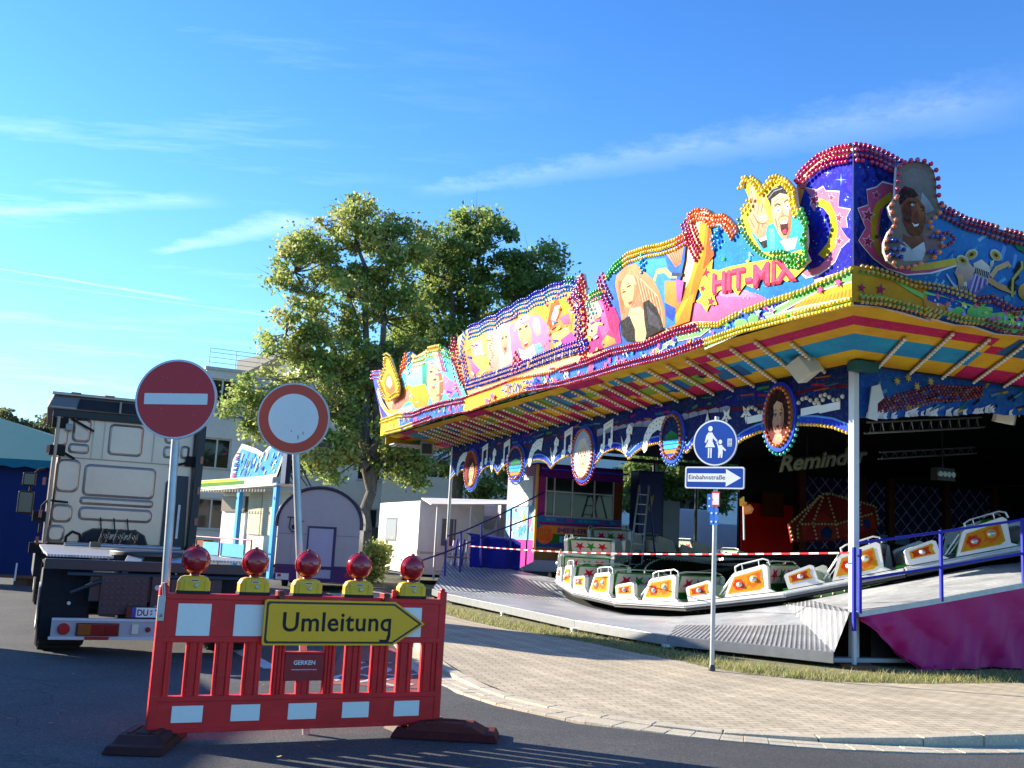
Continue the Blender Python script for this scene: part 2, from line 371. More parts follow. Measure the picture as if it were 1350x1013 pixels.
def pavemat():
    m, nt, b, out = nodes('clay_pavers'); tc = nd(nt, 'ShaderNodeTexCoord')
    mp = nd(nt, 'ShaderNodeMapping'); mp.inputs['Rotation'].default_value = (0, 0, R(-12)); nt.links.new(tc.outputs['Object'], mp.inputs[0])
    br = nd(nt, 'ShaderNodeTexBrick'); nt.links.new(mp.outputs[0], br.inputs['Vector'])
    br.inputs['Scale'].default_value = 1.; br.inputs['Brick Width'].default_value = .21; br.inputs['Row Height'].default_value = .105
    br.inputs['Mortar Size'].default_value = .006; br.inputs['Mortar Smooth'].default_value = .35; br.offset = .5
    br.inputs['Color1'].default_value = (.55, .475, .345, 1); br.inputs['Color2'].default_value = (.47, .40, .285, 1); br.inputs['Mortar'].default_value = (.2, .165, .125, 1); br.inputs['Bias'].default_value = -.1
    n1 = noise(nt, tc.outputs['Object'], 1.1, 6, .7); n2 = noise(nt, tc.outputs['Object'], 60, 3, .7)
    # alternating courses read as soft bands across the path
    sp = nd(nt, 'ShaderNodeSeparateXYZ'); nt.links.new(mp.outputs[0], sp.inputs[0])
    bd = mathn(nt, 'SINE', mathn(nt, 'MULTIPLY', mathn(nt, 'ADD', sp.outputs[0], mathn(nt, 'MULTIPLY', sp.outputs[1], .25)), 2*math.pi/.43))
    c = mixn(nt, br.outputs['Color'], ramp(nt, bd, [(.2, (.90,)*3), (.8, (1.08,)*3)]), .8, 'MULTIPLY')
    c = mixn(nt, c, ramp(nt, n1, [(.3, (.72, .72, .70)), (.7, (1.12, 1.1, 1.06))]), 1., 'MULTIPLY')
    c = mixn(nt, c, ramp(nt, n2, [(.3, (.82,)*3), (.7, (1.12,)*3)]), .7, 'MULTIPLY')
    nt.links.new(c, b.inputs['Base Color']); b.inputs['Roughness'].default_value = .9
    bump(nt, b, mathn(nt, 'ADD', mathn(nt, 'MULTIPLY', br.outputs['Fac'], -1.), mathn(nt, 'MULTIPLY', n2, .25)), .9, .006)
    return m
PAVE = pavemat()
g = M(); n = len(kerb); NC = 8
vs = []
for i in range(n):
    for j in range(NC+1):
        t = j/NC; x = kerb[i][0]*(1-t)+gras[i][0]*t; y = kerb[i][1]*(1-t)+gras[i][1]*t
        vs.append((x, y, kerb_h(i)*(1-t)+.05*t+.012*math.sin(t*math.pi)))
g.add(vs, [(i*(NC+1)+j, i*(NC+1)+j+1, (i+1)*(NC+1)+j+1, (i+1)*(NC+1)+j) for i in range(n-1) for j in range(NC)], (.3,)*3, True)
struct(g.build('pavement', PAVE))
# kerb stones and the gutter of setts in front of them
CONC = groundmat('kerb_concrete', (.42, .37, .27), (.54, .48, .36), 2.5, 90, .9, .5)
def offs(pts, d):
    o = []
    for i, p in enumerate(pts):
        a = np.array(pts[max(0, i-1)]); b = np.array(pts[min(len(pts)-1, i+1)]); t = (b-a)/np.linalg.norm(b-a); o.append((p[0]+t[1]*d, p[1]-t[0]*d))
    return o
def smooth_line(pts, step):
    pts = [np.array(p, float) for p in pts]; o = []
    for i in range(len(pts)-1):
        p0 = pts[max(0, i-1)]; p1 = pts[i]; p2 = pts[i+1]; p3 = pts[min(len(pts)-1, i+2)]
        k = max(1, int(np.linalg.norm(p2-p1)/step))
        for j in range(k):
            t = j/k; o.append(tuple(.5*((2*p1)+(-p0+p2)*t+(2*p0-5*p1+4*p2-p3)*t*t+(-p0+3*p1-3*p2+p3)*t**3)))
    return o
kl = smooth_line(kerb[:17], .5); inn = offs(kl, 0); outr = offs(kl, .14); gut = offs(kl, .42)
def hk(p):
    x, y = p
    if x > 2.2: return .022+.085*min(1, (x-2.2)/2.2)
    if y > 11: return .022+.075*min(1, (y-11)/2.2)
    return .022
g = M()
for i in range(len(kl)-1):
    a, b, c, d = inn[i], inn[i+1], outr[i+1], outr[i]; e = .006
    A = [np.array(q) for q in (a, b, c, d)]; cen = sum(A)/4; A = [cen+(q-cen)*.985 for q in A]
    h1, h2 = hk(a)+.006, hk(b)+.006; k = random.uniform(.85, 1.1)
    g.hexa([(q[0], q[1], -.03) for q in A], [(A[0][0], A[0][1], h1), (A[1][0], A[1][1], h2), (A[2][0], A[2][1], h2-.004), (A[3][0], A[3][1], h1-.004)], (k,)*3)
struct(g.build('kerb', CONC, bevel=.008))
g = M()
for r_ in range(2):
    l0 = offs(smooth_line(kerb[:17], .19), .145+.135*r_); l1 = offs(smooth_line(kerb[:17], .19), .145+.135*(r_+1))
    for i in range(len(l0)-1):
        A = [np.array(q) for q in (l0[i], l0[i+1], l1[i+1], l1[i])]; cen = sum(A)/4; A = [cen+(q-cen)*.98 for q in A]
        z = .011+random.uniform(-.002, .003); g.hexa([(q[0], q[1], -.03) for q in A], [(q[0], q[1], z) for q in A], (.3,)*3)
struct(g.build('gutter', CONC, bevel=.004))
# verge earth sheet + grass
g = M(); vs = []
back = [(-3, 34), (0, 34), (3, 34), (5, 30), (6, 27), (7, 26), (8, 25), (9, 25), (10, 25), (11, 25), (12, 25), (13, 25), (14, 25), (16, 25), (18, 25), (22, 26), (30, 28), (40, 34)]
VERGE = groundmat('verge_earth', (.13, .13, .055), (.24, .22, .10), 3, 50, .95, .8)
for i in range(n): vs += [(gras[i][0], gras[i][1], .045), (back[i][0], back[i][1], .03)]
g.add(vs, [(2*i, 2*i+1, 2*i+3, 2*i+2) for i in range(n-1)], (.2,)*3); struct(g.build('verge', VERGE))
def blades(name, pts, hmin, hmax, cols, label, cat, lean=.5):
    N = len(pts); P = np.array(pts); a = RNG.uniform(0, 2*np.pi, N); h = RNG.uniform(hmin, hmax, N); wd = RNG.uniform(.004, .009, N)
    dx = np.cos(a)*wd; dy = np.sin(a)*wd; lx = RNG.normal(0, lean, N)*h; ly = RNG.normal(0, lean, N)*h
    v = np.zeros((N, 3, 3)); v[:, 0] = P-np.stack([dx, dy, 0*dx], 1); v[:, 1] = P+np.stack([dx, dy, 0*dx], 1); v[:, 2] = P+np.stack([lx, ly, h], 1)
    me = bpy.data.meshes.new(name); me.vertices.add(N*3); me.vertices.foreach_set('co', v.ravel()); me.loops.add(N*3); me.loops.foreach_set('vertex_index', np.arange(N*3))
    me.polygons.add(N); me.polygons.foreach_set('loop_start', np.arange(N)*3); me.polygons.foreach_set('loop_total', np.full(N, 3)); me.update()
    ci = RNG.integers(0, len(cols), N); cc = np.array(cols)[ci]*RNG.uniform(.75, 1.25, (N, 1)); cc = np.concatenate([cc, np.ones((N, 1))], 1)
    at = me.color_attributes.new('Col', 'FLOAT_COLOR', 'CORNER'); at.data.foreach_set('color', np.repeat(cc, 3, axis=0).astype(np.float32).ravel())
    me.materials.append(LEAF); o = bpy.data.objects.new(name, me); COL.objects.link(o); return struct(o, 'stuff', label, cat)
gp = []
gl = smooth_line(gras[1:16], .1)
for i in range(len(gl)-1):
    p = np.array(gl[i]); t = np.array(gl[i+1])-p; L = np.linalg.norm(t); nrm = np.array([-t[1], t[0]])/L
    near = 16 if p[1] < 19 else 8
    dep = 1.3
    for k in range(int(near*L/.1*3.2)):
        d = min(abs(random.gauss(0, .4))+random.uniform(-.05, .3), 1.15)
        q = p+t*random.random()+nrm*d*1.; clump = math.sin(q[0]*7.1+1)*math.sin(q[1]*6.3)
        if random.random() < .35+.4*clump: gp.append((q[0], q[1], .04))
        gp.append((q[0]+random.gauss(0, .02), q[1]+random.gauss(0, .02), .04))
blades('verge_grass', gp, .02, .10, [(.34, .31, .12), (.44, .39, .18), (.17, .22, .05), (.26, .27, .08)], 'short dry grass growing between the brick pavement and the ride', 'grass')
# markings
WL = groundmat('road_marking', (.42, .42, .41), (.6, .6, .58), 6, 90, .7, .3)
RM = groundmat('red_surfacing', (.22, .05, .045), (.33, .085, .07), 2, 100, .85, .4)
g = M(); g.add([(-3.62, 13.9, .004), (-3.45, 14.0, .004), (-2.45, 11.95, .004), (-2.62, 11.87, .004)], [(0, 1, 2, 3)], (.6,)*3); 
g.add([(-5.6, 18.3, .004), (-5.43, 18.4, .004), (-4.4, 16.1, .004), (-4.58, 16.0, .004)], [(0, 1, 2, 3)], (.6,)*3); struct(g.build('road_marking', WL))
g = M(); g.add([(-2.15, 14.6, .004), (-1.45, 14.6, .004), (-.78, 11.9, .004), (-.62, 10.95, .004), (-1.75, 10.95, .004)], [(0, 4, 3, 2, 1)], (.6,)*3); struct(g.build('red_surfacing', RM))
g = M()
def arc(cx, cy, r, a0, a1, w_, zz=.008, n=10):
    vs = []
    for i in range(n+1):
        t = R(a0+(a1-a0)*i/n); vs += [(cx+(r-w_)*math.cos(t), cy+1.7*(r-w_)*math.sin(t), zz), (cx+r*math.cos(t), cy+1.7*r*math.sin(t), zz)]
    g.add(vs, [(2*i, 2*i+1, 2*i+3, 2*i+2) for i in range(n)], (.6,)*3)
arc(-1.55, 11.45, .22, -60, 230, .06); arc(-1.05, 11.35, .2, 60, 340, .06); arc(-1.42, 12.25, .2, -90, 200, .06); arc(-1.0, 12.2, .16, 0, 359, .05)
for x, y, x2, y2 in ((-1.78, 12.9, -1.3, 12.95), (-1.75, 12.5, -1.6, 12.95), (-1.3, 11.9, -.95, 11.75)):
    dx, dy = x2-x, y2-y; L = math.hypot(dx, dy); a, b = -dy/L*.035, dx/L*.035
    g.add([(x+a, y+b, .0085), (x2+a, y2+b, .0085), (x2-a, y2-b, .0085), (x-a, y-b, .0085)], [(0, 1, 2, 3)], (.6,)*3)
struct(g.build('road_symbol', WL))
# fallen leaves
g = M()
for i in range(170):
    if i < 90: x = random.uniform(-6, 3); y = random.uniform(5, 14)
    else:
        p = random.choice(kl[8:30]); x = p[0]+random.gauss(.05, .12); y = p[1]-.15+random.gauss(0, .1)
    a = random.uniform(0, 6.3); s = random.uniform(.012, .028); z = .03 if i >= 90 else .013
    vs = [(x+s*math.cos(a+t), y+s*.6*math.sin(a+t), z+random.uniform(0, .012)) for t in (0, 1.2, 2.4, 3.4, 4.6)]
    g.add(vs, [(0, 1, 2, 3, 4)], random.choice([H('b58a3c'), H('8a6a3a'), H('c9b36a'), H('9c5a2a')]))
struct(g.build('fallen_leaves', MATTE), 'stuff', 'small dry leaves scattered over the road and along the kerb', 'leaves')
# ================================================================== detour barrier
BA = np.array([-2.47, 7.59, 0.]); BB = np.array([-.46, 8.58, 0.]); BW = float(np.linalg.norm(BB-BA)); BRZ = math.atan2(BB[1]-BA[1], BB[0]-BA[0])
BN = np.array([math.sin(BRZ), -math.cos(BRZ), 0.])      # towards the road
def bpl(px, py, off=0.):   # point of the photographed barrier in its own frame (s along, z up)
    p = plane_hit(px, py, BN, BA+BN*off)-BA; return (float(p[0]*math.cos(BRZ)+p[1]*math.sin(BRZ)), float(p[2]))
PR = H('e20c12'); PRD = H('9c0a14')
bar = thing('road_barrier', 'long red plastic road barrier with white reflective squares standing across the road', 'barrier', BA, BRZ)
m = M(); Y0, Y1 = -.025, .025
ZB, ZT = .085, 1.045; z_lo, z_up = .315, .72
def hb(x0, x1, z0, z1, y0=Y0, y1=Y1, c=PR): m.box(x0, x1, y0, y1, z0, z1, c)
hb(.05, BW-.05, ZB, z_lo); hb(.05, BW-.05, z_up, ZT)
hb(.04, BW-.04, ZT-.03, ZT+.012, -.035, .035); hb(.04, BW-.04, z_up-.012, z_up+.03, -.034, .034); hb(.04, BW-.04, z_lo-.025, z_lo+.014, -.034, .034); hb(.04, BW-.04, ZB-.012, ZB+.02, -.034, .034)
slots = [(.12, .215), (.33, .42), (.545, .63), (.755, .845), (1.32, 1.395), (1.53, 1.605), (1.745, 1.82), (1.945, 2.02)]
edges = [.05]+[q for a in slots for q in a]+[BW-.05]
k = BW/2.2
for a, b in zip(edges[0::2], edges[1::2]):
    a *= k if a > .06 else 1; b = min(b*k if b < 2.1 else b, BW-.05)
    if .8 < a < 1.1: continue
    hb(a, b, z_lo, z_up, -.018, .018)
    nr = max(1, int((b-a)/.045))
    for i in range(nr):
        c = a+(b-a)*(i+.5)/nr; m.lathe([(.013, z_lo), (.013, z_up)], (c, -.018, 0), (0, 0, 1), PR, 8)
# centre plate with two hand holes
a, b = .845*k, 1.32*k; hb(a, a+.09, z_lo, z_up, -.018, .018); hb(b-.09, b, z_lo, z_up, -.018, .018)
hb(a+.09, b-.09, .425, .625, -.022, .02, PRD); hb(a+.09, b-.09, .625, .64, -.03, .03)
hb(a+.19, b-.19, z_lo, .425, -.018, .018); hb(a+.09, a+.11, z_lo, .425, -.017, .017)
for i in (0, 1, 2): m.lathe([(.011, z_lo), (.011, .425)], (a+.2+i*(b-a-.4)/2, -.018, 0), (0, 0, 1), PR, 8)
for i in range(3): m.lathe([(.013, z_lo), (.013, z_up)], (a+.02+i*.027, -.018, 0), (0, 0, 1), PR, 8); m.lathe([(.013, z_lo), (.013, z_up)], (b-.02-i*.027, -.018, 0), (0, 0, 1), PR, 8)
m.build('panel', WORN, bar, bevel=.006)
for x, zt in ((.025, 1.11), (BW-.025, 1.12)):
    m = M(); m.box(x-.032, x+.032, -.032, .032, .05, zt, PR); m.box(x-.02, x+.02, -.02, .02, zt, zt+.02, PR); m.build('end_post', WORN, bar, bevel=.012)
for x in (.58, 1.02, 1.42, 1.8):
    m = M(); m.box(x-.02, x+.02, -.016, .016, ZT+.012, ZT+.075, PR); m.build('lug', WORN, bar, bevel=.006)
RETRO = colmat('reflective_sheet', .35, 0, .06, 30, .15)
def sq(x0, x1, z0, z1):
    m = M(); m.box(x0, x1, -.034, -.025, z0, z1, H('f4ece0')); m.build('reflective_square', RETRO, bar, bevel=.002)
for x0, x1 in ((234, 274), (309, 349), (528, 552)):
    s0, z1_ = bpl(x0, 800); s1, z0_ = bpl(x1, 843); sq(s0, s1, .755, .985)
for x0, x1 in ((225, 266), (303, 341), (378, 415), (449, 484), (517, 550)):
    s0, _ = bpl(x0, 940); s1, _ = bpl(x1, 940); sq(s0, s1, .145, .262)
m = M(); fb = lambda s, z, o: (s, -.023-o, z)
put_text(m, 'GERKEN', fb, 1.0*k, .545, 1.165*k, .545, .032, H('e8e8e8'), .001, bold=.02)
put_text(m, 'www.absperrtechnik-absicherung.de', fb, .985*k, .505, 1.18*k, .505, .009, H('e8e8e8'), .001, bold=.02)
m.build('maker_lettering', PAINT, bar)
m = M(); m.tube((.03, -.04, 1.0), (.01, -.05, 1.13), .012, GALV); m.box(-.015, .035, -.06, -.035, .86, 1.04, GALV); m.lathe([(.012, 0), (.012, .02)], (.01, -.06, .9), (0, -1, 0), (.2,)*3, 10)
m.build('pole_clamp', METAL, bar, bevel=.006)
# ---- warning lamps
def lamp(px, py, lab):
    s, z = bpl(px, py)
    p = BA+np.array([math.cos(BRZ)*s, math.sin(BRZ)*s, ZT+.012])
    t = thing('warning_lamp', lab, 'warning lamp', p, BRZ+R(random.uniform(-4, 4)), 'warning lamps on the detour barrier')
    m = M(); Yc = H('f6bc14')
    def ring(z, sx, sy, r=.02): return [(x, y, z) for x, y in rrect(-sx, sx, -sy, sy, r, 3)]
    rs = [ring(.02, .115, .05), ring(.085, .115, .05), ring(.118, .095, .042), ring(.128, .07, .03)]
    n = len(rs[0]); m.add([q for r_ in rs for q in r_], [(j*n+i, j*n+(i+1) % n, (j+1)*n+(i+1) % n, (j+1)*n+i) for j in range(3) for i in range(n)]+[tuple(range(3*n, 4*n)), tuple(range(n))], Yc)
    m.box(-.075, -.07, -.054, .054, .02, .1, mul(Yc, .9)); m.box(.07, .075, -.054, .054, .02, .1, mul(Yc, .9)); m.build('battery_housing', WORN, t, bevel=.003)
    m = M(); m.box(-.118, .118, -.052, .052, 0, .022, (.03, .03, .032)); m.build('foot_strip', RUB, t, bevel=.004)
    m = M(); m.lathe([(.014, 0), (.016, .006), (.01, .012)], (.012, -.05, .06), (0, -1, 0), H('cfc8b0'), 14); m.build('button', PLAST, t)
    m = M(); m.box(-.028, .028, -.052, -.049, .088, .104, H('e6e0c8')); m.box(-.024, .024, -.0535, -.052, .092, .1, H('a01515')); m.build('maker_plate', PAINT, t)
    m = M(); m.lathe([(.035, 0), (.035, .02), (.022, .03)], (0, 0, .122), (0, 0, 1), H('8a0e14'), 16); m.lathe([(.016, 0), (.013, .02)], (0, 0, .335), (0, 0, 1), H('8a0e14'), 12); m.build('lamp_collar', PLAST, t)
    m = M(); c = (0, 0, .24)
    m.lathe([(.02, -.072), (.055, -.066), (.08, -.048), (.095, -.02), (.1, -.006), (.1, .006), (.095, .02), (.08, .048), (.055, .066), (.02, .072)], c, (0, -1, 0), RED, 32)
    m.lathe([(.104, -.006), (.104, .006)], c, (0, -1, 0), H('7a0a10'), 32); m.build('lens', LENS, t)
    return t
for (px, py), w_ in zip(((254, 786), (333, 787), (403, 787), (471, 788), (541, 789)), ('leftmost, next to the no entry pole', 'second from the left', 'in front of the tilted sign pole', 'fourth from the left', 'rightmost, above the arrow tip')):
    lamp(px, py, 'red warning lamp with yellow battery case, '+w_)
# ---- yellow detour sign
SOFF = .075
t = thing('detour_sign', 'yellow arrow shaped detour sign reading Umleitung hung on the red barrier', 'road sign', BA, BRZ)
def spl(px, py): return bpl(px, py, SOFF)
X0, XS, XT = spl(347, 820)[0], spl(519, 820)[0], spl(559.5, 820)[0]; ZT1, ZB1 = spl(440, 792)[1], spl(440, 851)[1]; ZM = (ZT1+ZB1)/2; HH = (ZT1-ZB1)/2; LT = XT-XS
fs = lambda s, z, d: (s, -SOFF-d, z)
def arrow(d):
    tt = d*math.hypot(LT, HH)/HH; xs = XT-tt-(HH-d)*LT/HH; r_ = .018; x0, zt, zb = X0+d, ZT1-d, ZB1+d
    return [(x0+r_, zb), (xs, zb), (XT-tt, ZM), (xs, zt), (x0+r_, zt), (x0+.3*r_, zt-.3*r_), (x0, zt-r_), (x0, zb+r_), (x0+.3*r_, zb+.3*r_)]
YL = H('ffb40a')
m = M(); m.prism(arrow(0), fs, -.012, .012, YL); m.prism(arrow(.014), fs, .0125, .0135, (.015,)*3); m.prism(arrow(.03), fs, .014, .0155, YL)
m.build('sign_plate', RETRO, t)
m = M(); a = spl(371, 832); b = spl(514, 832); h_ = spl(371, 806)[1]-a[1]
put_text(m, 'Umleitunq', fs, a[0], a[1], b[0], b[1]+.002, h_, (.012,)*3, .017, bold=.015, sp=1.05)
xr = b[0]-.003; zd = a[1]-h_*.28; sw = .026   # closed hook of the g
hk_ = [(xr, zd+.01), (xr, zd-.012), (xr-.012, zd-.034), (xr-.034, zd-.044), (xr-.085, zd-.04), (xr-.085, zd-.018), (xr-.04, zd-.021), (xr-.028, zd-.014), (xr-sw, zd+.01)]
m.prism(hk_, fs, .017, .0172, (.012,)*3)
m.build('lettering', MATTE, t)
for px in (368, 506):
    s_, _ = bpl(px, 790); m = M(); m.box(s_-.022, s_+.022, -.085, .05, ZT-.02, ZT+.05, H('8a0e14')); m.tube((s_, -.09, ZT+.03), (s_, .055, ZT+.03), .012, H('4a0a10')); m.build('hanging_bracket', PLAST, t, bevel=.006)
# ---- footplates
def foot(name, lab, loc, rz, cols, L=.82, W_=.38, old=False):
    t = thing(name, lab, 'barrier foot', loc, rz, 'recycled feet under the detour barrier')
    h = .11 if old else .10; m = M()
    m.hexa([(-W_/2, -L/2, .004), (W_/2, -L/2, .004), (W_/2, L/2, .004), (-W_/2, L/2, .004)], [(-W_/2+.02, -L/2+.03, h*.55), (W_/2-.02, -L/2+.03, h*.55), (W_/2-.02, L/2-.03, h*.55), (-W_/2+.02, L/2-.03, h*.55)], cols[0])
    m.hexa([(-W_/2+.03, -L/2+.1, h*.5), (W_/2-.03, -L/2+.1, h*.5), (W_/2-.03, L/2-.1, h*.5), (-W_/2+.03, L/2-.1, h*.5)], [(-W_/2+.05, -L/4, h), (W_/2-.05, -L/4, h), (W_/2-.05, L/4, h), (-W_/2+.05, L/4, h)], cols[1])
    m.build('base_block', RUB, t, bevel=.01)
    m = M()
    for y in (-.12, .12): m.box(-.05, .05, y-.03, y+.03, h-.002, h+.006, mul(cols[1], .35))
    for x in (-.09, .09): m.box(x-.014, x+.014, -.15, .15, h-.001, h+.012, mul(cols[1], 1.6))
    m.build('socket_rim', RUB, t, bevel=.003); return t
p = BA+np.array([.0, -.02, 0])
foot('footplate', 'flat dark brown rubber foot under the left end of the red barrier', (p[0]+.02, p[1], 0), R(4), (H('46201c'), H('4a2a26')), L=.78, W_=.4)
q = G(588, 966, .03); foot('footplate', 'stepped red brown plastic foot under the right end of the red barrier', (q[0], q[1], 0), BRZ+R(62), (H('5c1a16'), H('6a2a20')), L=.84, W_=.42, old=True)
q = G(545, 962, .03); foot('footplate', 'grey worn foot lying crosswise under the right end of the barrier', (q[0]+.04, q[1]+.12, .0), BRZ+R(95), (H('6a645e'), H('7a746c')), L=.5, W_=.34, old=True)

# ================================================================== round signs
def round_sign(name, lab, top, foot_, rad, rings, yaw):
    """pole from foot_ up to the disc centre top"""
    top = Vector(top); ft = Vector(foot_); d = (top-ft)
    t = thing(name, lab, 'road sign', ft, 0)
    m = M(); m.tube((0, 0, 0), d+d.normalized()*.06, .03, GALV, 16); m.build('pole', METAL, t)
    zx = d.normalized(); n = Vector((math.sin(yaw), -math.cos(yaw), 0)); n = (n-zx*n.dot(zx)).normalized(); x = zx.cross(n).normalized()*-1
    if x.x < 0: x = -x
    def fn(a, b, o): return d+x*a+zx*b+n*(.04+o)
    m = M(); m.prism(circ(0, 0, rad, n=56), fn, 0, .018, GALV)
    o = .018
    for r_, c in rings:
        m.prism(circ(0, 0, rad*r_, n=56), fn, o, o+.0012, c); o += .0012
    m.build('sign_disc', RETRO, t); 
    m = M()
    for b in (-.12, .12): m.box(-.05, .05, -.045, .045, -.015, .015, GALV)
    m.v = [tuple(d+x*v[0]+n*v[1]*-1+zx*(v[2]+(-.12 if i < 8 else .12))) for i, v in enumerate(m.v)]
    m.build('clamp', METAL, t); return t, fn, o
c = D(235, 528, 7.72); f_ = D(216, 800, 7.66)
zf = f_+(f_-c)*.95/(c[2]-f_[2]); foot_ = c+(f_-c)*(c[2]-.08)/(c[2]-f_[2])
t, fn, o = round_sign('no_entry_sign', 'round red no entry sign with white bar, at the left end of the barrier', c, foot_, .305, [(.985, H('dcdcdc')), (.95, H('d01422'))], .02)
m = M(); m.prism(rrect(-.236, .236, -.042, .042, .004, 2), fn, o, o+.0015, H('f2ebe0')); 
for i in range(14):
    a = random.uniform(0, 6.3); r_ = random.uniform(.05, .27); m.prism(circ(r_*math.cos(a), r_*math.sin(a), random.uniform(.001, .003), n=6), fn, o+.002, o+.0022, H('d8b0b0'))
m.build('white_bar', RETRO, t)
c = D(388.5, 552.5, 8.1); f_ = D(403, 974, 8.25); f_[2] = 0.
t, fn, o = round_sign('closed_road_sign', 'round white sign with broad red rim on a tilted grey pole behind the barrier', c, f_, .283, [(.98, H('d6d6d4')), (.955, H('d8442c')), (.69, H('f6efe6'))], .05)
m = M()
for a, b, h_ in ((.03, -.15, .02), (.07, -.12, .014), (-.02, -.1, .008)): m.prism(circ(a, b, .004, h_, n=8), fn, o+.001, o+.0015, H('9a9894'))
m.build('scuff_mark', MATTE, t)

# ================================================================== footpath sign on the verge
base = G(938.5, 886, .04); SP = base; SY = math.atan2(.45, 1)   # turned towards the crossing
t = thing('footpath_sign_post', 'blue round footpath sign over a one way sign on a slim grey post', 'street sign', SP, 0)
m = M(); m.tube((0, 0, 0), (0, 0, 3.28), .03, GALV, 16); m.lathe([(.045, 0), (.045, .05), (.032, .09)], (0, 0, 0), (0, 0, 1), (.06,)*3, 16); m.build('post', METAL, t)
SYAW = R(22); nx, ny = math.cos(SYAW), math.sin(SYAW); nn = (ny, -nx)
# the disc is seen narrower than tall: it faces left of the camera
def fsg(a, b, o): return (a*math.cos(SA)+math.sin(SA)*(.035+o), a*math.sin(SA)-math.cos(SA)*(.035+o), b)
SA = R(-33)+math.atan2(2.84, 13.99)*0
BL = H('0a3f9a')
m = M(); sgn = lambda a, b, o: fsg(a, b+2.93, o)
m.prism(circ(0, 0, .305, n=56), sgn, 0, .02, GALV); m.prism(circ(0, 0, .3, n=56), sgn, .02, .0215, H('dfe3e6')); m.prism(circ(0, 0, .284, n=56), sgn, .0215, .023, BL); m.build('round_plate', RETRO, t)
m = M(); wc = H('dfe4ea'); o0, o1 = .024, .0252
m.prism(circ(-.065, .185, .031, .036, n=20), sgn, o0, o1, wc)
m.prism([(-.092, .135), (-.038, .135), (-.02, .10), (.03, .035), (.012, .018), (-.028, .062), (-.033, .02), (.005, -.06), (-.135, -.06), (-.095, .02), (-.098, .05), (-.122, .0), (-.142, .005), (-.12, .095)], sgn, o0, o1, wc)
for x in (-.095, -.062): m.prism([(x, -.07), (x+.024, -.07), (x+.02, -.19), (x+.024, -.2), (x-.002, -.2), (x+.002, -.18)], sgn, o0, o1, wc)
m.prism(circ(.075, .01, .026, .03, n=18), sgn, o0, o1, wc)
m.prism([(.052, -.03), (.098, -.03), (.115, -.055), (.158, -.1), (.145, -.112), (.108, -.085), (.112, -.13), (.105, -.2), (.085, -.2), (.078, -.14), (.068, -.2), (.048, -.2), (.05, -.09), (.03, -.02), (.022, .0), (.012, -.004)], sgn, o0, o1, wc)
m.prism([(.018, .03), (.03, .042), (.05, -.03), (.036, -.03)], sgn, o1, o1+.001, wc)
m.prism([(.175, .05), (.235, .05), (.235, -.05), (.175, -.05)], sgn, o0, o1, wc)
for i in range(5): m.prism([(.182, .038-i*.018), (.228, .038-i*.018), (.228, .03-i*.018), (.182, .03-i*.018)], sgn, o1, o1+.001, H('33496a'))
m.build('pedestrian_symbol', RETRO, t)
m = M(); s2 = lambda a, b, o: fsg(a, b+2.47, o)
W2, H2 = .41, .145
m.prism(rrect(-W2, W2, -H2, H2, .03), s2, 0, .02, GALV); m.prism(rrect(-W2+.004, W2-.004, -H2+.004, H2-.004, .028), s2, .02, .0215, H('dfe3e6')); m.prism(rrect(-W2+.02, W2-.02, -H2+.02, H2-.02, .02), s2, .0215, .023, BL)
m.prism([(-.37, .055), (.16, .055), (.16, .115), (.365, 0), (.16, -.115), (.16, -.055), (-.37, -.055)], s2, .023, .0245, wc); m.build('one_way_plate', RETRO, t)
m = M(); put_text(m, 'Einbahnstraße', s2, -.355, -.022, .15, -.022, .06, (.02,)*3, .0255, bold=.005); m.build('one_way_lettering', MATTE, t)
m = M()
for x0, x1, z0, z1, c in ((-.1, -.02, 2.03, 2.26, H('2f6fc4')), (-.035, .075, 2.1, 2.29, H('d8334a')), (-.025, .065, 2.12, 2.27, H('efe6ea')), (-.055, .0, 1.86, 2.075, H('2f72cc')), (.008, .062, 1.86, 2.075, H('3a7ed4'))):
    yy = {'d': .04}.get('d'); k_ = .034+.002*len(m.f)/6
    vs = [fsg(a, b, k_-.035) for a, b in ((x0, z0), (x1, z0), (x1, z1), (x0, z1))]; vs2 = [fsg(a, b, k_-.032) for a, b in ((x0, z0), (x1, z0), (x1, z1), (x0, z1))]
    m.hexa(vs, vs2, c)
for x0, z0 in ((-.03, 1.90), (.034, 1.90), (-.03, 2.01), (.034, 2.01), (-.065, 2.1), (-.065, 2.2)):
    m.prism(circ(x0, z0, .013, n=10), lambda a, b, o: fsg(a, b, o), .014, .015, H('dfe8f2'))
m.build('sticker', PAINT, t)
m = M()
for z in (2.65, 3.05, 2.4, 2.53): m.box(-.04, .04, -.04, .04, z-.012, z+.012, GALV)
m.build('clamp', METAL, t)
# ================================================================== tractor unit seen from behind
TO = np.array([-5.17, 11.8, 0.]); TRZ = R(25)
t = thing('tractor_truck', 'bronze cab tractor truck without trailer, parked with its rear towards the barrier', 'truck', TO, TRZ)
DK = (.012, .014, .018); DK2 = (.03, .034, .04); CB = H('bda596')
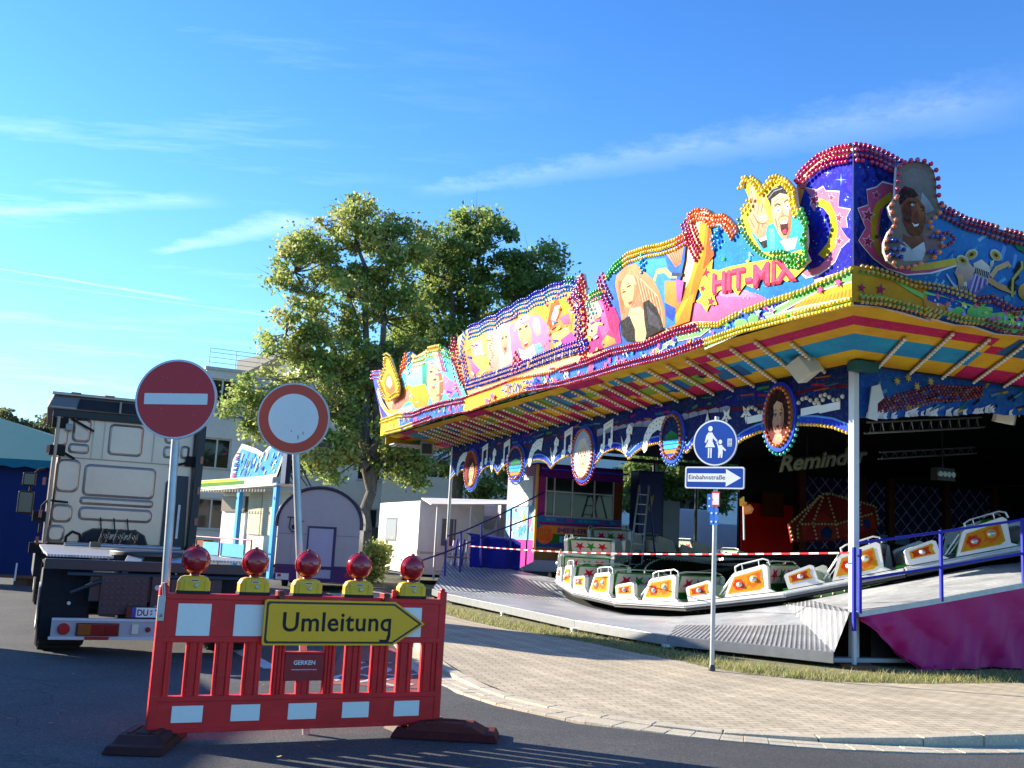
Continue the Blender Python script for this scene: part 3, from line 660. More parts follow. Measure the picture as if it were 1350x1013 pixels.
# local: x 0..2.5 across, y forward, z up
def wheel(x, y, r, w_, dual=False):
    m = M(); m.lathe([(r*.55, -w_/2), (r*.9, -w_/2), (r, -w_/2+.05), (r, w_/2-.05), (r*.9, w_/2), (r*.55, w_/2)], (x, y, r), (1, 0, 0), (.02,)*3, 32)
    for i in range(28):
        a = 2*math.pi*i/28; m.box(x-w_/2+.04, x+w_/2-.04, y+r*math.cos(a)-.02, y+r*math.cos(a)+.02, r+r*math.sin(a)-.02, r+r*math.sin(a)+.02, (.018,)*3)
    o = m.build('wheel', RUB, t)
    m = M(); m.lathe([(r*.52, -w_*.2), (r*.57, -w_*.52), (r*.5, -w_*.52), (r*.3, -w_*.25), (r*.14, -w_*.3)], (x, y, r), (1, 0, 0), H('8a8d90'), 24)
    m.lathe([(r*.52, w_*.2), (r*.57, w_*.52), (r*.5, w_*.52), (r*.3, w_*.25), (r*.14, w_*.3)], (x, y, r), (1, 0, 0), H('8a8d90'), 24); m.build('rim', METAL, o)
for x, w_ in ((.27, .54), (2.23, .54)): wheel(x, .95, .5, w_)
for x in (.2, 2.3): wheel(x, 7.9, .5, .32)
# chassis
m = M()
for x in (.83, 1.6): m.box(x, x+.08, .1, 7.2, .72, .98, DK)
for y in (.2, 1.6, 3., 4.6): m.box(.83, 1.68, y, y+.12, .74, .94, DK)
m.box(.5, 2., .12, .22, .62, .95, DK2); m.tube((.27, .95, .5), (2.23, .95, .5), .1, DK, 12); m.box(.9, 1.6, .8, 1.1, .3, .75, DK)
m.build('chassis', PAINT, t, bevel=.01)
for x0 in (.0, 1.96):
    m = M()   # mudguards with flaps
    pts = [(1.62, .62), (1.58, .9), (1.4, 1.04), (.5, 1.04), (.32, .9), (.28, .42)]
    for (a, b), (c, d) in zip(pts[:-1], pts[1:]):
        n_ = Vector((0, c-a, d-b)).normalized(); n_ = Vector((0, -n_.z, n_.y))*.02
        m.hexa([(x0, a, b), (x0+.54, a, b), (x0+.54, c, d), (x0, c, d)], [(x0, a+n_.y, b+n_.z), (x0+.54, a+n_.y, b+n_.z), (x0+.54, c+n_.y, d+n_.z), (x0, c+n_.y, d+n_.z)], DK)
    m.box(x0+.02, x0+.52, .25, .262, .2, .55, DK); m.build('mudguard', RUB, t)
# catwalk with chequer plate
def chequer():
    m, nt, b, out = nodes('chequer_plate'); tc = nd(nt, 'ShaderNodeTexCoord'); mp = nd(nt, 'ShaderNodeMapping'); mp.inputs['Rotation'].default_value = (0, 0, R(45)); nt.links.new(tc.outputs['Object'], mp.inputs[0])
    ck = nd(nt, 'ShaderNodeTexBrick'); nt.links.new(mp.outputs[0], ck.inputs['Vector']); ck.inputs['Brick Width'].default_value = .06; ck.inputs['Row Height'].default_value = .025; ck.inputs['Scale'].default_value = 1; ck.inputs['Mortar Size'].default_value = .008
    ck.inputs['Color1'].default_value = (.7, .7, .7, 1); ck.inputs['Color2'].default_value = (.6, .6, .6, 1); ck.inputs['Mortar'].default_value = (.3, .3, .3, 1)
    nt.links.new(ck.outputs['Color'], b.inputs['Base Color']); b.inputs['Metallic'].default_value = .6; b.inputs['Roughness'].default_value = .42
    bump(nt, b, ck.outputs['Fac'], -.8, .004); return m
CHQ = chequer()
m = M(); m.box(.02, 2.35, 1.7, 5.8, 1.09, 1.12, (.5,)*3); m.box(.02, .75, .35, 1.6, 1.11, 1.135, (.5,)*3); m.box(1.75, 2.4, .35, 1.6, 1.11, 1.135, (.5,)*3); m.build('catwalk', CHQ, t)
m = M(); m.box(.0, 2.37, .16, .3, .97, 1.09, DK2); m.tube((.25, .1, .93), (2.2, .1, .93), .025, DK2); m.build('rear_crossbar', PAINT, t, bevel=.01)
m = M()   # fifth wheel
m.lathe([(.5, 0), (.5, .05), (.42, .07)], (1.25, 1.1, 1.14), (0, 0, 1), (.05,)*3, 28); m.box(.75, 1.75, .85, 1.35, 1.0, 1.14, DK); m.hexa([(.85, .3, 1.0), (1.05, .3, 1.0), (1.15, .8, 1.12), (.95, .8, 1.12)], [(.85, .3, 1.04), (1.05, .3, 1.04), (1.15, .8, 1.17), (.95, .8, 1.17)], (.5, .5, .48)); m.hexa([(1.45, .3, 1.0), (1.65, .3, 1.0), (1.55, .8, 1.12), (1.35, .8, 1.12)], [(1.45, .3, 1.04), (1.65, .3, 1.04), (1.55, .8, 1.17), (1.35, .8, 1.17)], (.5, .5, .48))
m.build('fifth_wheel', METAL, t, bevel=.01)
m = M(); m.box(.62, 1.15, .08, .2, .48, .93, DK2)
for i in range(7):
    for j in range(6): m.box(.65+i*.07, .69+i*.07, .07, .08, .52+j*.065, .55+j*.065, (.05, .055, .06))
m.build('tool_box', PAINT, t, bevel=.008)
m = M(); m.box(1.18, 1.3, .05, .2, .45, .93, DK2); m.lathe([(.03, 0), (.03, .03)], (1.24, .05, .8), (0, -1, 0), (.5,)*3, 12); m.lathe([(.045, 0), (.045, .06), (.03, .07)], (1.25, .05, .55), (0, -1, 0), (.35,)*3, 14); m.lathe([(.02, 0), (.02, .03)], (.3, .1, .6), (0, -1, 0), (.6, .6, .5), 12)
m.build('air_coupling', PAINT, t, bevel=.004); m = M(); m.tube((.3, .06, .72), (.62, .06, .86), .025, DK2); m.build('side_guard', PAINT, t); m = M(); m.box(1.4, 1.9, .1, .2, .66, .9, DK2); m.build('battery_box', PAINT, t, bevel=.004)
for k, cc in enumerate(((.02, .02, .022), (.03, .03, .035), (.05, .04, .03))):
    m = M(); x0 = .95+.22*k; m.path([(x0+.06*math.cos(a*1.2), 5.9-.035*a-.02, .0+1.22+.1*math.sin(a*1.2)+.25*(1-abs(a/16-.5)*2)*-.3) for a in np.arange(0, 32, .7)], .011, cc, 5); m.path([(x0, 6.45, 1.6), (x0+.02, 6.2, 1.35), (x0+.06, 5.9, 1.22)], .012, cc, 5); m.build('air_line', RUB, t)
# rear light bar
m = M(); WB = H('a4a8ac'); m.box(.14, 2.3, .0, .05, .2, .44, WB); m.box(.14, 2.3, -.012, .0, .41, .44, H('c8cacc')); m.box(.12, 2.3, -.014, .0, .2, .235, H('c8cacc')); 
m.build('light_bar', PAINT, t, bevel=.003)
for x in (.5, 1.3, 1.75):
    m = M(); m.box(x, x+.26, -.02, -.014, .2, .235, H('a01420')); m.build('reflective_stripe', PAINT, t)
for x0, f in ((.42, 1), (1.95, -1)):
    m = M(); cs = [H('8a4a10'), H('7a1010'), H('6a0c10')][::f]
    for i, c in enumerate(cs): m.box(x0-.0+i*.14, x0+.138+i*.14, -.05, .0, .255, .375, c)
    m.box(x0-.02, x0+.44, -.03, 0, .245, .39, (.03,)*3); m.build('tail_light', BULB, t, bevel=.004)
m = M(); m.lathe([(.065, 0), (.065, .03), (.05, .045)], (.27, 0, .32), (0, -1, 0), H('b01a18'), 22); m.build('reflector_lamp', BULB, t)
for x in (1.18, 1.36):
    m = M(); m.lathe([(.03, 0), (.03, .02), (.02, .03)], (x, 0, .32), (0, -1, 0), H('8a1014'), 16); m.build('marker_lamp', BULB, t)
m = M(); m.box(1.0, 1.07, -.03, 0, .27, .38, H('d8d4b8')); m.build('inspection_plate', PAINT, t)
PX_ = .92; m = M(); m.box(PX_, PX_+.72, -.03, -.01, .455, .58, (.02,)*3); m.box(PX_+.06, PX_+.6, -.034, -.03, .463, .572, H('e8e8e4')); m.box(PX_+.06, PX_+.105, -.036, -.034, .463, .572, H('1540a0')); m.box(PX_, PX_+.055, -.036, -.03, .465, .57, H('5a1512'))
fp = lambda a, b, o: (a, -.036-o, b)
put_text(m, 'DU', fp, PX_+.12, .482, PX_+.24, .482, .072, (.01,)*3, .001, bold=.02); put_text(m, 'T', fp, PX_+.31, .482, PX_+.36, .482, .072, (.01,)*3, .001, bold=.02)
for z in (.535, .5): m.prism(circ(PX_+.275, z, .014, n=12), fp, .0, .001, H('8a8f88'))
m.build('licence_plate', PAINT, t)
# cab
cab = M(); CY = 6.5; CW0, CW1 = .14, 2.48; ZB_, ZT_ = 1.12, 3.34
cab.hexa([(CW0, CY, ZB_), (CW1, CY, ZB_), (CW1, CY+2.1, ZB_), (CW0, CY+2.1, ZB_)], [(CW0+.05, CY+.03, ZT_), (CW1-.05, CY+.03, ZT_), (CW1-.05, CY+1.8, ZT_), (CW0+.05, CY+1.8, ZT_)], CB)
cabo = cab.build('cab', CABM, t, bevel=.05, seg=4)
def fc(a, b, o): return (a, CY-o+.03*(b-ZB_)/(ZT_-ZB_), b)
def emboss(x0, x1, z0, z1, r_=.06, up_=.022, c=None):
    m = M(); P0 = rrect(x0, x1, z0, z1, r_); P1_ = rrect(x0+.025, x1-.025, z0+.025, z1-.025, max(.01, r_-.02)); P2_ = rrect(x0-.015, x1+.015, z0-.015, z1+.015, r_+.01); n = len(P0)
    c = c or CB
    vs = [fc(a, b, -.01) for a, b in P2_]+[fc(a, b, .003) for a, b in P2_]+[fc(a, b, up_*.5) for a, b in P0]+[fc(a, b, up_) for a, b in P1_]
    m.add(vs, [(j*n+i, j*n+(i+1) % n, (j+1)*n+(i+1) % n, (j+1)*n+i) for j in range(3) for i in range(n)], c, True); m.add(vs, [tuple(range(3*n, 4*n))], c)
    o = m.build('pressed_panel', CABM, t)
    m = M(); Q0 = rrect(x0-.022, x1+.022, z0-.022, z1+.022, r_+.012); Q1 = rrect(x0-.012, x1+.012, z0-.012, z1+.012, r_+.006)
    vs = [fc(a, b, .0035) for a, b in Q0]+[fc(a, b, .0035) for a, b in Q1]; n = len(Q0)
    m.add(vs, [(i, (i+1) % n, n+(i+1) % n, n+i) for i in range(n)], mul(CB, .45)); m.build('seam', CABM, o)
emboss(.96, 1.5, 2.72, 3.24, .07); emboss(.62, 1.78, 1.98, 2.5, .08); emboss(.17, .52, 2.02, 2.56, .1); emboss(.6, 1.78, 1.56, 1.76, .08); emboss(.6, 1.78, 1.83, 1.93, .045)
emboss(.36, .62, 2.9, 3.28, .07); emboss(.32, .62, 2.7, 2.84, .05); emboss(.08, .26, 2.8, 3.2, .07)
emboss(.16, .47, 1.5, 1.78, .09); emboss(.14, .38, 1.17, 1.42, .08); emboss(1.9, 2.08, 3.0, 3.28, .06); emboss(1.9, 2.14, 2.74, 2.92, .05); emboss(2.2, 2.32, 2.75, 2.95, .04)
m = M(); 
for x in (.68, .86, 1.7): m.box(x, x+.012, CY-.008, CY+.03, 2.62, 3.3, mul(CB, .75))
m.box(.03, 2.4, CY-.012, CY+.03, 2.6, 2.615, mul(CB, .5)); m.build('rib', CABM, t)
# opening with engine tunnel at the bottom of the rear wall
m = M(); pts = [(.62, 1.12), (.7, 1.32), (.84, 1.4), (1.55, 1.4), (1.7, 1.32), (1.78, 1.12)]
m.prism(pts, fc, -.02, .012, DK); m.build('tunnel_opening', MATTE, t)
m = M()
for (a, b), (c, d) in zip(pts[:-1], pts[1:]): m.tube(fc(a, b, .01), fc(c, d, .01), .014, mul(CB, .3))
m.build('tunnel_seal', RUB, t)
m = M(); m.box(.98, 1.6, CY-.08, CY, 1.22, 1.33, H('a89f94')); m.build('intake_duct', CABM, t, bevel=.02)
m = M(); m.box(.62, 1.75, CY-.1, CY+.02, .9, 1.12, DK); m.box(-.02, 2.48, CY+.1, CY+2.1, .55, 1.12, DK); m.lathe([(.09, 0), (.09, .08)], (1.3, CY-.1, 1.04), (0, -1, 0), DK2, 16); m.build('underbody', MATTE, t, bevel=.02)
# dark side deflectors
m = M(); pts = [(1.98, 1.0), (1.98, 2.28), (2.08, 2.42), (2.36, 2.42), (2.4, 1.0)]
m.prism(pts, fc, .02, .05, (.012, .02, .035)); m.box(2.42, 2.56, CY-.25, CY+.6, .75, 3.34, (.01, .014, .022)); m.build('side_deflector', PAINT, t, bevel=.015)
m = M(); m.box(.07, .13, CY-.12, CY+.6, .95, 3.3, mul(CB, .55)); m.build('side_deflector', CABM, t, bevel=.015)
for x in (-.04, 2.5):
    for z in (1.1, 1.55, 2.1, 2.65):
        m = M(); m.box(x+.0, x+.05, CY-.27 if x > 0 else CY-.14, CY-.2, z, z+.13, H('8a1418')); m.build('side_reflector', BULB, t)
m = M(); m.box(2.22, 2.26, CY-.09, CY-.06, 1.3, 1.9, H('b8bcc0')); m.box(2.22, 2.26, CY-.09, CY-.06, .9, 1.15, H('b8bcc0')); m.build('grab_handle', METAL, t)
# roof fairing
m = M(); zf0, zf1 = 3.32, 3.7
m.hexa([(-.12, CY-.12, zf0+.1), (2.55, CY-.12, zf0+.1), (2.5, CY+1.9, zf0), (-.08, CY+1.9, zf0)], [(-.02, CY-.02, zf1), (2.48, CY-.02, zf1), (2.4, CY+1.0, zf1+.06), (.05, CY+1.0, zf1+.06)], H('8f8578')); m.build('roof_fairing', CABM, t, bevel=.05, seg=3)
m = M(); fy = lambda a, b, o: (a, CY-.135+.1*(b-zf0-.1)/(zf1-zf0-.1)-o, b)
m.prism([(.36, zf0+.12), (2.4, zf0+.12), (2.38, zf1-.07), (.4, zf1-.07)], fy, 0, .012, (.01, .011, .013)); m.build('fairing_hollow_shade', MATTE, t)  # matte dark plate painted for the shaded inside of the open-backed fairing
m = M(); m.box(1.05, 1.09, CY-.16, CY-.05, zf0+.1, zf1-.06, H('7d756c')); m.box(-.05, 2.5, CY-.09, CY-.02, zf1-.03, zf1+.02, H('9c958c')); m.box(0.0, 2.5, CY-.08, CY+.05, zf0-.03, zf0+.1, DK); m.build('fairing_frame', CABM, t, bevel=.008)
for x in (.25, .8, 1.4, 2.0):
    m = M(); m.box(x, x+.16, CY-.11, CY-.06, zf1, zf1+.035, H('8a1a18')); m.build('roof_marker', BULB, t)
# hoses, brackets, work lamp
m = M(); bk = (.015,)*3
for z, x in ((3.2, .1), (2.72, .1), (1.58, -.03), (1.05, -.03)):
    m = M(); m.box(x-.1, x+.16, CY-.09, CY, z-.1, z+.08, bk); m.build('deflector_bracket', RUB, t, bevel=.01)
m = M()
m.box(2.28, 2.5, CY-.12, CY, 2.6, 2.78, bk); m.tube((2.3, CY-.08, 2.66), (2.02, CY-.12, 2.58), .022, bk); m.tube((.3, CY-.05, 3.28), (.68, CY-.15, 3.08), .022, bk); m.tube((.2, CY-.05, 2.7), (.42, CY-.12, 2.58), .022, bk)
m.build('deflector_strut', RUB, t, bevel=.01)
m = M(); m.path([(.0, CY-.06, 1.3), (.0, CY-.08, 1.75), (.08, CY-.09, 1.85), (.4, CY-.07, 1.83)], .018, bk); m.path([(.0, CY-.06, 1.02), (.3, CY-.08, .98), (.42, CY-.09, .98), (.43, CY-.1, 1.25), (.52, CY-.1, 1.34), (.64, CY-.1, 1.3), (.68, CY-.1, 1.1)], .02, bk)
m.path([(.9, CY-.1, 1.1), (.8, CY-.3, 1.22), (.72, CY-.5, 1.2)], .018, (.02, .02, .05)); m.build('hose', RUB, t)
m = M(); m.box(.22, .34, CY-.16, CY-.05, 3.06, 3.18, (.3, .3, .28)); m.build('work_lamp', PAINT, t, bevel=.02)
m = M(); m.tube((.35, 4.7, 1.16), (2.1, 4.75, 1.16), .03, H('a0a4a8')); m.box(.7, .85, 4.2, 4.4, 1.14, 1.22, (.1, .08, .06)); m.build('catwalk_rail', METAL, t)
# mirrors
arm = M(); arm.path([(.0, CY+1.5, 2.45), (-.1, CY+1.45, 2.42), (-.2, CY+1.4, 2.3), (-.22, CY+1.4, 1.75), (-.1, CY+1.4, 1.55), (.0, CY+1.5, 1.5)], .02, bk); arm.build('mirror_arm', RUB, t)
for z0, z1_, x0, x1 in ((2.1, 2.36, -.36, -.12), (1.6, 2.02, -.4, -.12)):
    m = M(); m.hexa([(x0, CY+1.32, z0), (x1, CY+1.32, z0), (x1-.03, CY+1.48, z0+.03), (x0+.03, CY+1.48, z0+.03)], [(x0, CY+1.32, z1_), (x1, CY+1.32, z1_), (x1-.03, CY+1.48, z1_-.03), (x0+.03, CY+1.48, z1_-.03)], bk); o = m.build('mirror', PAINT, t, bevel=.03, seg=3)
    m = M(); m.box(x0+.035, x1-.035, CY+1.305, CY+1.318, z0+.035, z1_-.035, (.25, .3, .35)); mm_, nt_, b_, o_ = nodes('mirror_glass'); b_.inputs['Base Color'].default_value = (.02, .03, .04, 1); b_.inputs['Roughness'].default_value = .1; m.build('mirror_face', mm_, o)  # dark reflection of the tent is put into the mirror's colour
# ================================================================== the ride
OV, OU = -1.93, -2.25          # the signboards stand this far out from the post lines
RU, RV = 18.65, 22.0           # depth and width of the ride
ride = thing('fairground_ride', 'big colourful fairground ride with painted sign boards, bulb borders and a striped canopy', 'fairground ride', P1, TH)
class Wall:
    """a wall of the ride on which painted work is laid, layer over layer"""
    def __init__(s, side, base, stand=0.):
        s.side, s.base, s.st = side, base, stand; s.m = M(); s.o = .012
    def p(s, px, py):
        if s.side == 'L': q = ride_local(plane_hit(px, py, VX, P1+VX*(s.base-s.st))); return (q[1], q[2])
        q = ride_local(plane_hit(px, py, UX, P1+UX*(s.base-s.st))); return (q[0], q[2])
    def fn(s, a, b, o):
        d = s.base-s.st-o; return (d, a, b) if s.side == 'L' else (a, d, b)
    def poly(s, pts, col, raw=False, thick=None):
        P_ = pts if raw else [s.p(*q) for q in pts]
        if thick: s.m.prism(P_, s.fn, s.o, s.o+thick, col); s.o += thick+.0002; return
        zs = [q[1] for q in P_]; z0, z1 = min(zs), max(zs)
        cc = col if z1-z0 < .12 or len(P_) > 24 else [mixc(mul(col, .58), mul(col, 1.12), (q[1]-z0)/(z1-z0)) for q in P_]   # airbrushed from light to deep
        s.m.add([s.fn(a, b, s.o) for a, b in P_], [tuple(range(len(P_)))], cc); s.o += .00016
    def line(s, pts, w_, col, raw=False):
        P_ = [np.array(q if raw else s.p(*q)) for q in pts]; n = len(P_); up_, dn = [], []
        for i in range(n):
            a = P_[max(0, i-1)]; b = P_[min(n-1, i+1)]; t = (b-a)/max(1e-6, np.linalg.norm(b-a)); nn_ = np.array([-t[1], t[0]])*w_/2; up_.append(P_[i]+nn_); dn.append(P_[i]-nn_)
        vs = [s.fn(*q, s.o) for q in up_]+[s.fn(*q, s.o) for q in dn]
        s.m.add(vs, [(i, i+1, n+i+1, n+i) for i in range(n-1)], col); s.o += .00016
    def disc(s, px, py, rx, col, ry=None, n=14): s.poly(circ(px, py, rx, ry, n), col)
    def star(s, px, py, r, col, k=.42, n=5, rot=.2, sx=.8): s.poly(star(px, py, r, k, n, rot, sx, 1.), col)
    def note(s, px, py, h, col):
        s.poly(circ(px, py, h*.17, h*.13, 8), col); s.poly([(px+h*.1, py), (px+h*.17, py), (px+h*.2, py-h*.8), (px+h*.13, py-h*.8)], col); s.poly([(px+h*.13, py-h*.8), (px+h*.2, py-h*.8), (px+h*.45, py-h*.45), (px+h*.3, py-h*.5)], col)
    def done(s, name, mat=None, parent=None): 
        o = s.m.build(name, mat or ART, parent or ride); s.m = M(); return o
BULBS = []
def bulbs(wall, pts, step, r, cols, rows=1, gap=.085, raw=False, off=.05, seg=None, dirn=-1):
    P_ = [q if raw else wall.p(*q) for q in pts]
    for k in range(rows):
        Q = []
        n = len(P_)
        for i in range(n):
            a = np.array(P_[max(0, i-1)]); b = np.array(P_[min(n-1, i+1)]); t = (b-a)/max(1e-6, np.linalg.norm(b-a)); nn_ = np.array([-t[1], t[0]])
            if nn_[1] < 0: nn_ = -nn_
            Q.append(np.array(P_[i])+nn_*dirn*k*gap)
        R_ = resample(Q, step)
        for j, q in enumerate(R_):
            f = j/max(1, len(R_)-1); cc = cols if isinstance(cols[0], tuple) else [cols]
            c = cc[min(len(cc)-1, int(f*len(cc)))] if seg is None else cc[(j//seg) % len(cc)]
            if random.random() > .012: BULBS.append((wall.fn(q[0], q[1], off+.012*(k % 2)), mixc(mul(c, random.choice([.7, .85, 1., 1., 1.1])), (.8, .8, .78), random.choice([0, 0, 0, .05, .12])), r*.8))
def Z(ox, oy, s): return lambda L: [(ox+x/s, oy+y/s) for x, y in L]
z3 = Z(480, 340, 3.62); z4 = Z(740, 240, 3.62); z5 = Z(960, 180, 2.98); z6 = Z(970, 190, 5.07); z7 = Z(1120, 190, 4.22); zA = Z(490, 450, 7.79); zB = Z(860, 260, 7.236); zC = Z(600, 360, 5.63); zD = Z(780, 300, 5.63); zE = Z(1240, 270, 5.63)
MAG = H('c2105a'); CRIM = H('b80d38'); YEL = H('f2cf0c'); ORG = H('f07818'); GRN = H('2fae2a'); CYA = H('18a8e0'); DBL = H('1420b0'); SKB = H('2aa0e8'); PNK = H('f05a9c'); LYE = H('f6e040'); LGR = H('7ad86a'); WHT = H('f2f0ec'); MAR = H('8e0c3c'); RBR = H('8c1c12'); YBR = H('c09410'); PUR = H('7a40b0')
BOT = z4([(1394, 586), (1158, 645), (850, 722), (690, 778), (500, 842), (300, 890), (150, 935), (0, 975)])+z3([(770, 640), (620, 690), (500, 735), (430, 745), (320, 775), (250, 800), (180, 825), (98, 845)])
BOT[0] = (1125, 402)
MID = z4([(1394, 416), (1158, 520), (1000, 570), (900, 608), (850, 625), (760, 675), (660, 680), (550, 705), (400, 770), (250, 800), (130, 850), (0, 890)])+z3([(900, 550), (720, 580), (620, 620), (480, 670), (380, 690), (300, 715), (240, 740), (170, 745), (85, 775)])
MID[0] = (1125, 355)
TOP = z6([(785, 12), (680, 30), (570, 80), (500, 140), (440, 200), (415, 260)])+[(1050, 262), (1040, 280), (985, 300)]+z4([(830, 200), (790, 160), (740, 165), (710, 135), (660, 130), (615, 160), (608, 225), (560, 265), (490, 295), (420, 308), (330, 340), (250, 400), (222, 445), (205, 440), (200, 500), (160, 520), (120, 545), (108, 440), (60, 460)])+z3([(1050, 85), (1020, 110), (960, 120), (880, 150), (800, 190), (720, 230), (640, 278), (560, 312), (490, 345), (450, 380), (440, 440), (410, 460), (380, 425), (340, 415), (300, 440), (250, 470), (225, 450), (205, 455), (170, 540), (165, 600), (175, 660), (155, 560), (130, 480), (110, 478), (85, 560), (70, 535), (45, 538)])
# ---- the left board, cut to its outline
W1 = Wall('L', OV)
outer = TOP+[(495, 500), (503, 552)]+MID[::-1]
W1.poly(outer, H('2a86dc'), thick=.0)if 0 else None
brd = M(); PO = [W1.p(*q) for q in TOP+z3([(60, 640), (85, 775), (98, 845)])+BOT[::-1]]
brd.prism(PO, W1.fn, -.05, .01, H('f0a058'), side=H('d8d4cc')); brd.build('sign_board', PAINT, ride)
bs = M()   # frames that carry the boards, seen from behind
for u_ in np.arange(-1.6, 19.5, 1.75): bs.tube((OV+.1, u_, 4.7), (OV+.1, u_, 6.1), .03, GREY, 6); bs.tube((OV+.12, u_, 6.0), (OV+1.2, u_, 4.7), .02, GREY, 6)
for v_ in np.arange(-1.4, RV-1, 1.75): bs.tube((v_, OU+.1, 4.7), (v_, OU+.1, 5.8), .03, GREY, 6); bs.tube((v_, OU+.12, 5.7), (v_, OU+1.2, 4.7), .02, GREY, 6)
bs.build('board_frame', METAL, ride)
def between(top, bot): return top+bot[::-1]
# background fields, near corner to far end
w = W1
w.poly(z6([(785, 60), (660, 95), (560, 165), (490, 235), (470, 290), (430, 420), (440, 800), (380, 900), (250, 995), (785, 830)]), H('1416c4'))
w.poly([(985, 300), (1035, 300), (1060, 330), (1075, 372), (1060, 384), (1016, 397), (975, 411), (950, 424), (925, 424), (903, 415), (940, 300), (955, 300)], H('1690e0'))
w.poly([(925, 424), (950, 424), (975, 411), (1016, 397), (1000, 388), (965, 380), (935, 385), (915, 400), (905, 425)], H('f070a8'))
w.poly([(940, 388), (962, 380), (985, 383), (1000, 392), (960, 392)], H('f49ac4'))
# bright yellow-blue strip fields on the fascia
fas = Wall('L', OV, .13)
def strip(a, b): return [fas.p(*q) for q in a]+[fas.p(*q) for q in b[::-1]]
fm = M(); FP = strip(MID, BOT); 
n_ = 60
def along(poly, k):
    P_ = [fas.p(*q) for q in poly]; us = [p[0] for p in P_]; zs = [p[1] for p in P_]
    us = np.array(us); zs = np.array(zs); o = np.argsort(us); return np.interp(k, us[o], zs[o])
uu = np.linspace(-2.38, 19.9, 200)
for a, b in zip(uu[:-1], uu[1:]):
    q = [(a, along(BOT, a)), (b, along(BOT, b)), (b, along(MID, b)), (a, along(MID, a))]
    px_c = LYE if a < -1.3 else (H('f0a028') if 1e9 < a else H('2c66d8'))
    if 7.4 < a < 11.8: px_c = H('f6c832')
    if a > 17.6: px_c = H('f2e02a')
    fm.add([fas.fn(s_, z_, .0) for s_, z_ in q], [(0, 1, 2, 3)], px_c)
fm.build('fascia_panel', ART, ride)
def fband(u0, u1, f0, f1, col, n=20, wob=0.):  # band inside the fascia between fractions f0,f1 of its height
    k = np.linspace(u0, u1, n+1)
    def zz(u_, f): lo = along(BOT, u_); hi = along(MID, u_); return lo+(hi-lo)*f
    vs = [fas.fn(u_, zz(u_, f0+wob*math.sin(u_*5)), fas.o) for u_ in k]+[fas.fn(u_, zz(u_, f1+wob*math.sin(u_*5+1)), fas.o) for u_ in k]
    fas.m.add(vs, [(i, i+1, n+i+2, n+i+1) for i in range(n)], col); fas.o += .00016
fas.poly([(1068, 388), (1085, 379), (1124, 368), (1124, 394), (1060, 407), (1036, 414)], H('f0b020'))
for i in range(15): fas.line([(1042+i*5.6, 411-i*1.15), (1054+i*4.8, 399-i*1.2)], .022, H('d87828'))
for L_, w_ in (([(1008, 419), (1040, 402), (1071, 384), (1100, 373), (1124, 367)], .075), ([(930, 456), (975, 436), (1008, 424), (1060, 410), (1124, 398)], .085), ([(860, 466), (895, 447), (925, 440), (940, 428)], .06)):
    fas.line(L_, w_*1.45, H('f4f0d8')); fas.line(L_, w_, LGR)
random.seed(3)
for i in range(190):
    u_ = random.uniform(-1.1, 19.); lo, hi = along(BOT, u_), along(MID, u_); z_ = lo+(hi-lo)*random.uniform(.25, .78)
    if 7.6 < u_ < 11.6: continue
    c = random.choice([PNK, WHT, CYA, LGR, LYE, PNK, H('9ad0f4'), DBL]); s_ = random.uniform(.03, .1)
    sh = random.random()
    if sh < .45: fas.poly(star(u_, z_, s_, .42, 5, random.random()*6), c, raw=True)
    elif sh < .7: fas.poly(circ(u_, z_, s_*.5, n=8), c, raw=True)
    else: fas.line([(u_-s_*1.6, z_-s_), (u_-s_*.4, z_+s_*.5), (u_+s_*.5, z_-s_*.3), (u_+s_*1.6, z_+s_*.8)], .025, c, raw=True)
for px, py, r_ in ((1084, 383, 7), (1108, 373, 8)): fas.poly(star(px, py, r_, .42, 5, .2, .85), MAG); fas.poly(star(px, py, r_*.75, .42, 5, .2, .85), PNK)
for px, py, r_ in ((1020, 410, 7),): fas.poly(star(px, py, r_, .42, 5, .2, .85), WHT); fas.poly(star(px, py, r_*.7, .42, 5, .2, .85), PNK)
fas.poly(circ(980, 427, 9, 6, 16), LGR); fas.poly(circ(996, 422, 7, 6, 16), LGR); 
a = fas.p(664, 521); b = fas.p(711, 511)
fas.o += .02; put_text(fas.m, 'HITS ON TOUR', fas.fn, a[0], a[1]-.01, b[0], b[1]-.02, .22, H('1c50c8'), fas.o, bold=.02)
for px, py in ((652, 523), (735, 502), (645, 529)): fas.poly(star(px, py, 6, .42, 5, .2, .7), PNK)
fas.done('fascia_painting')
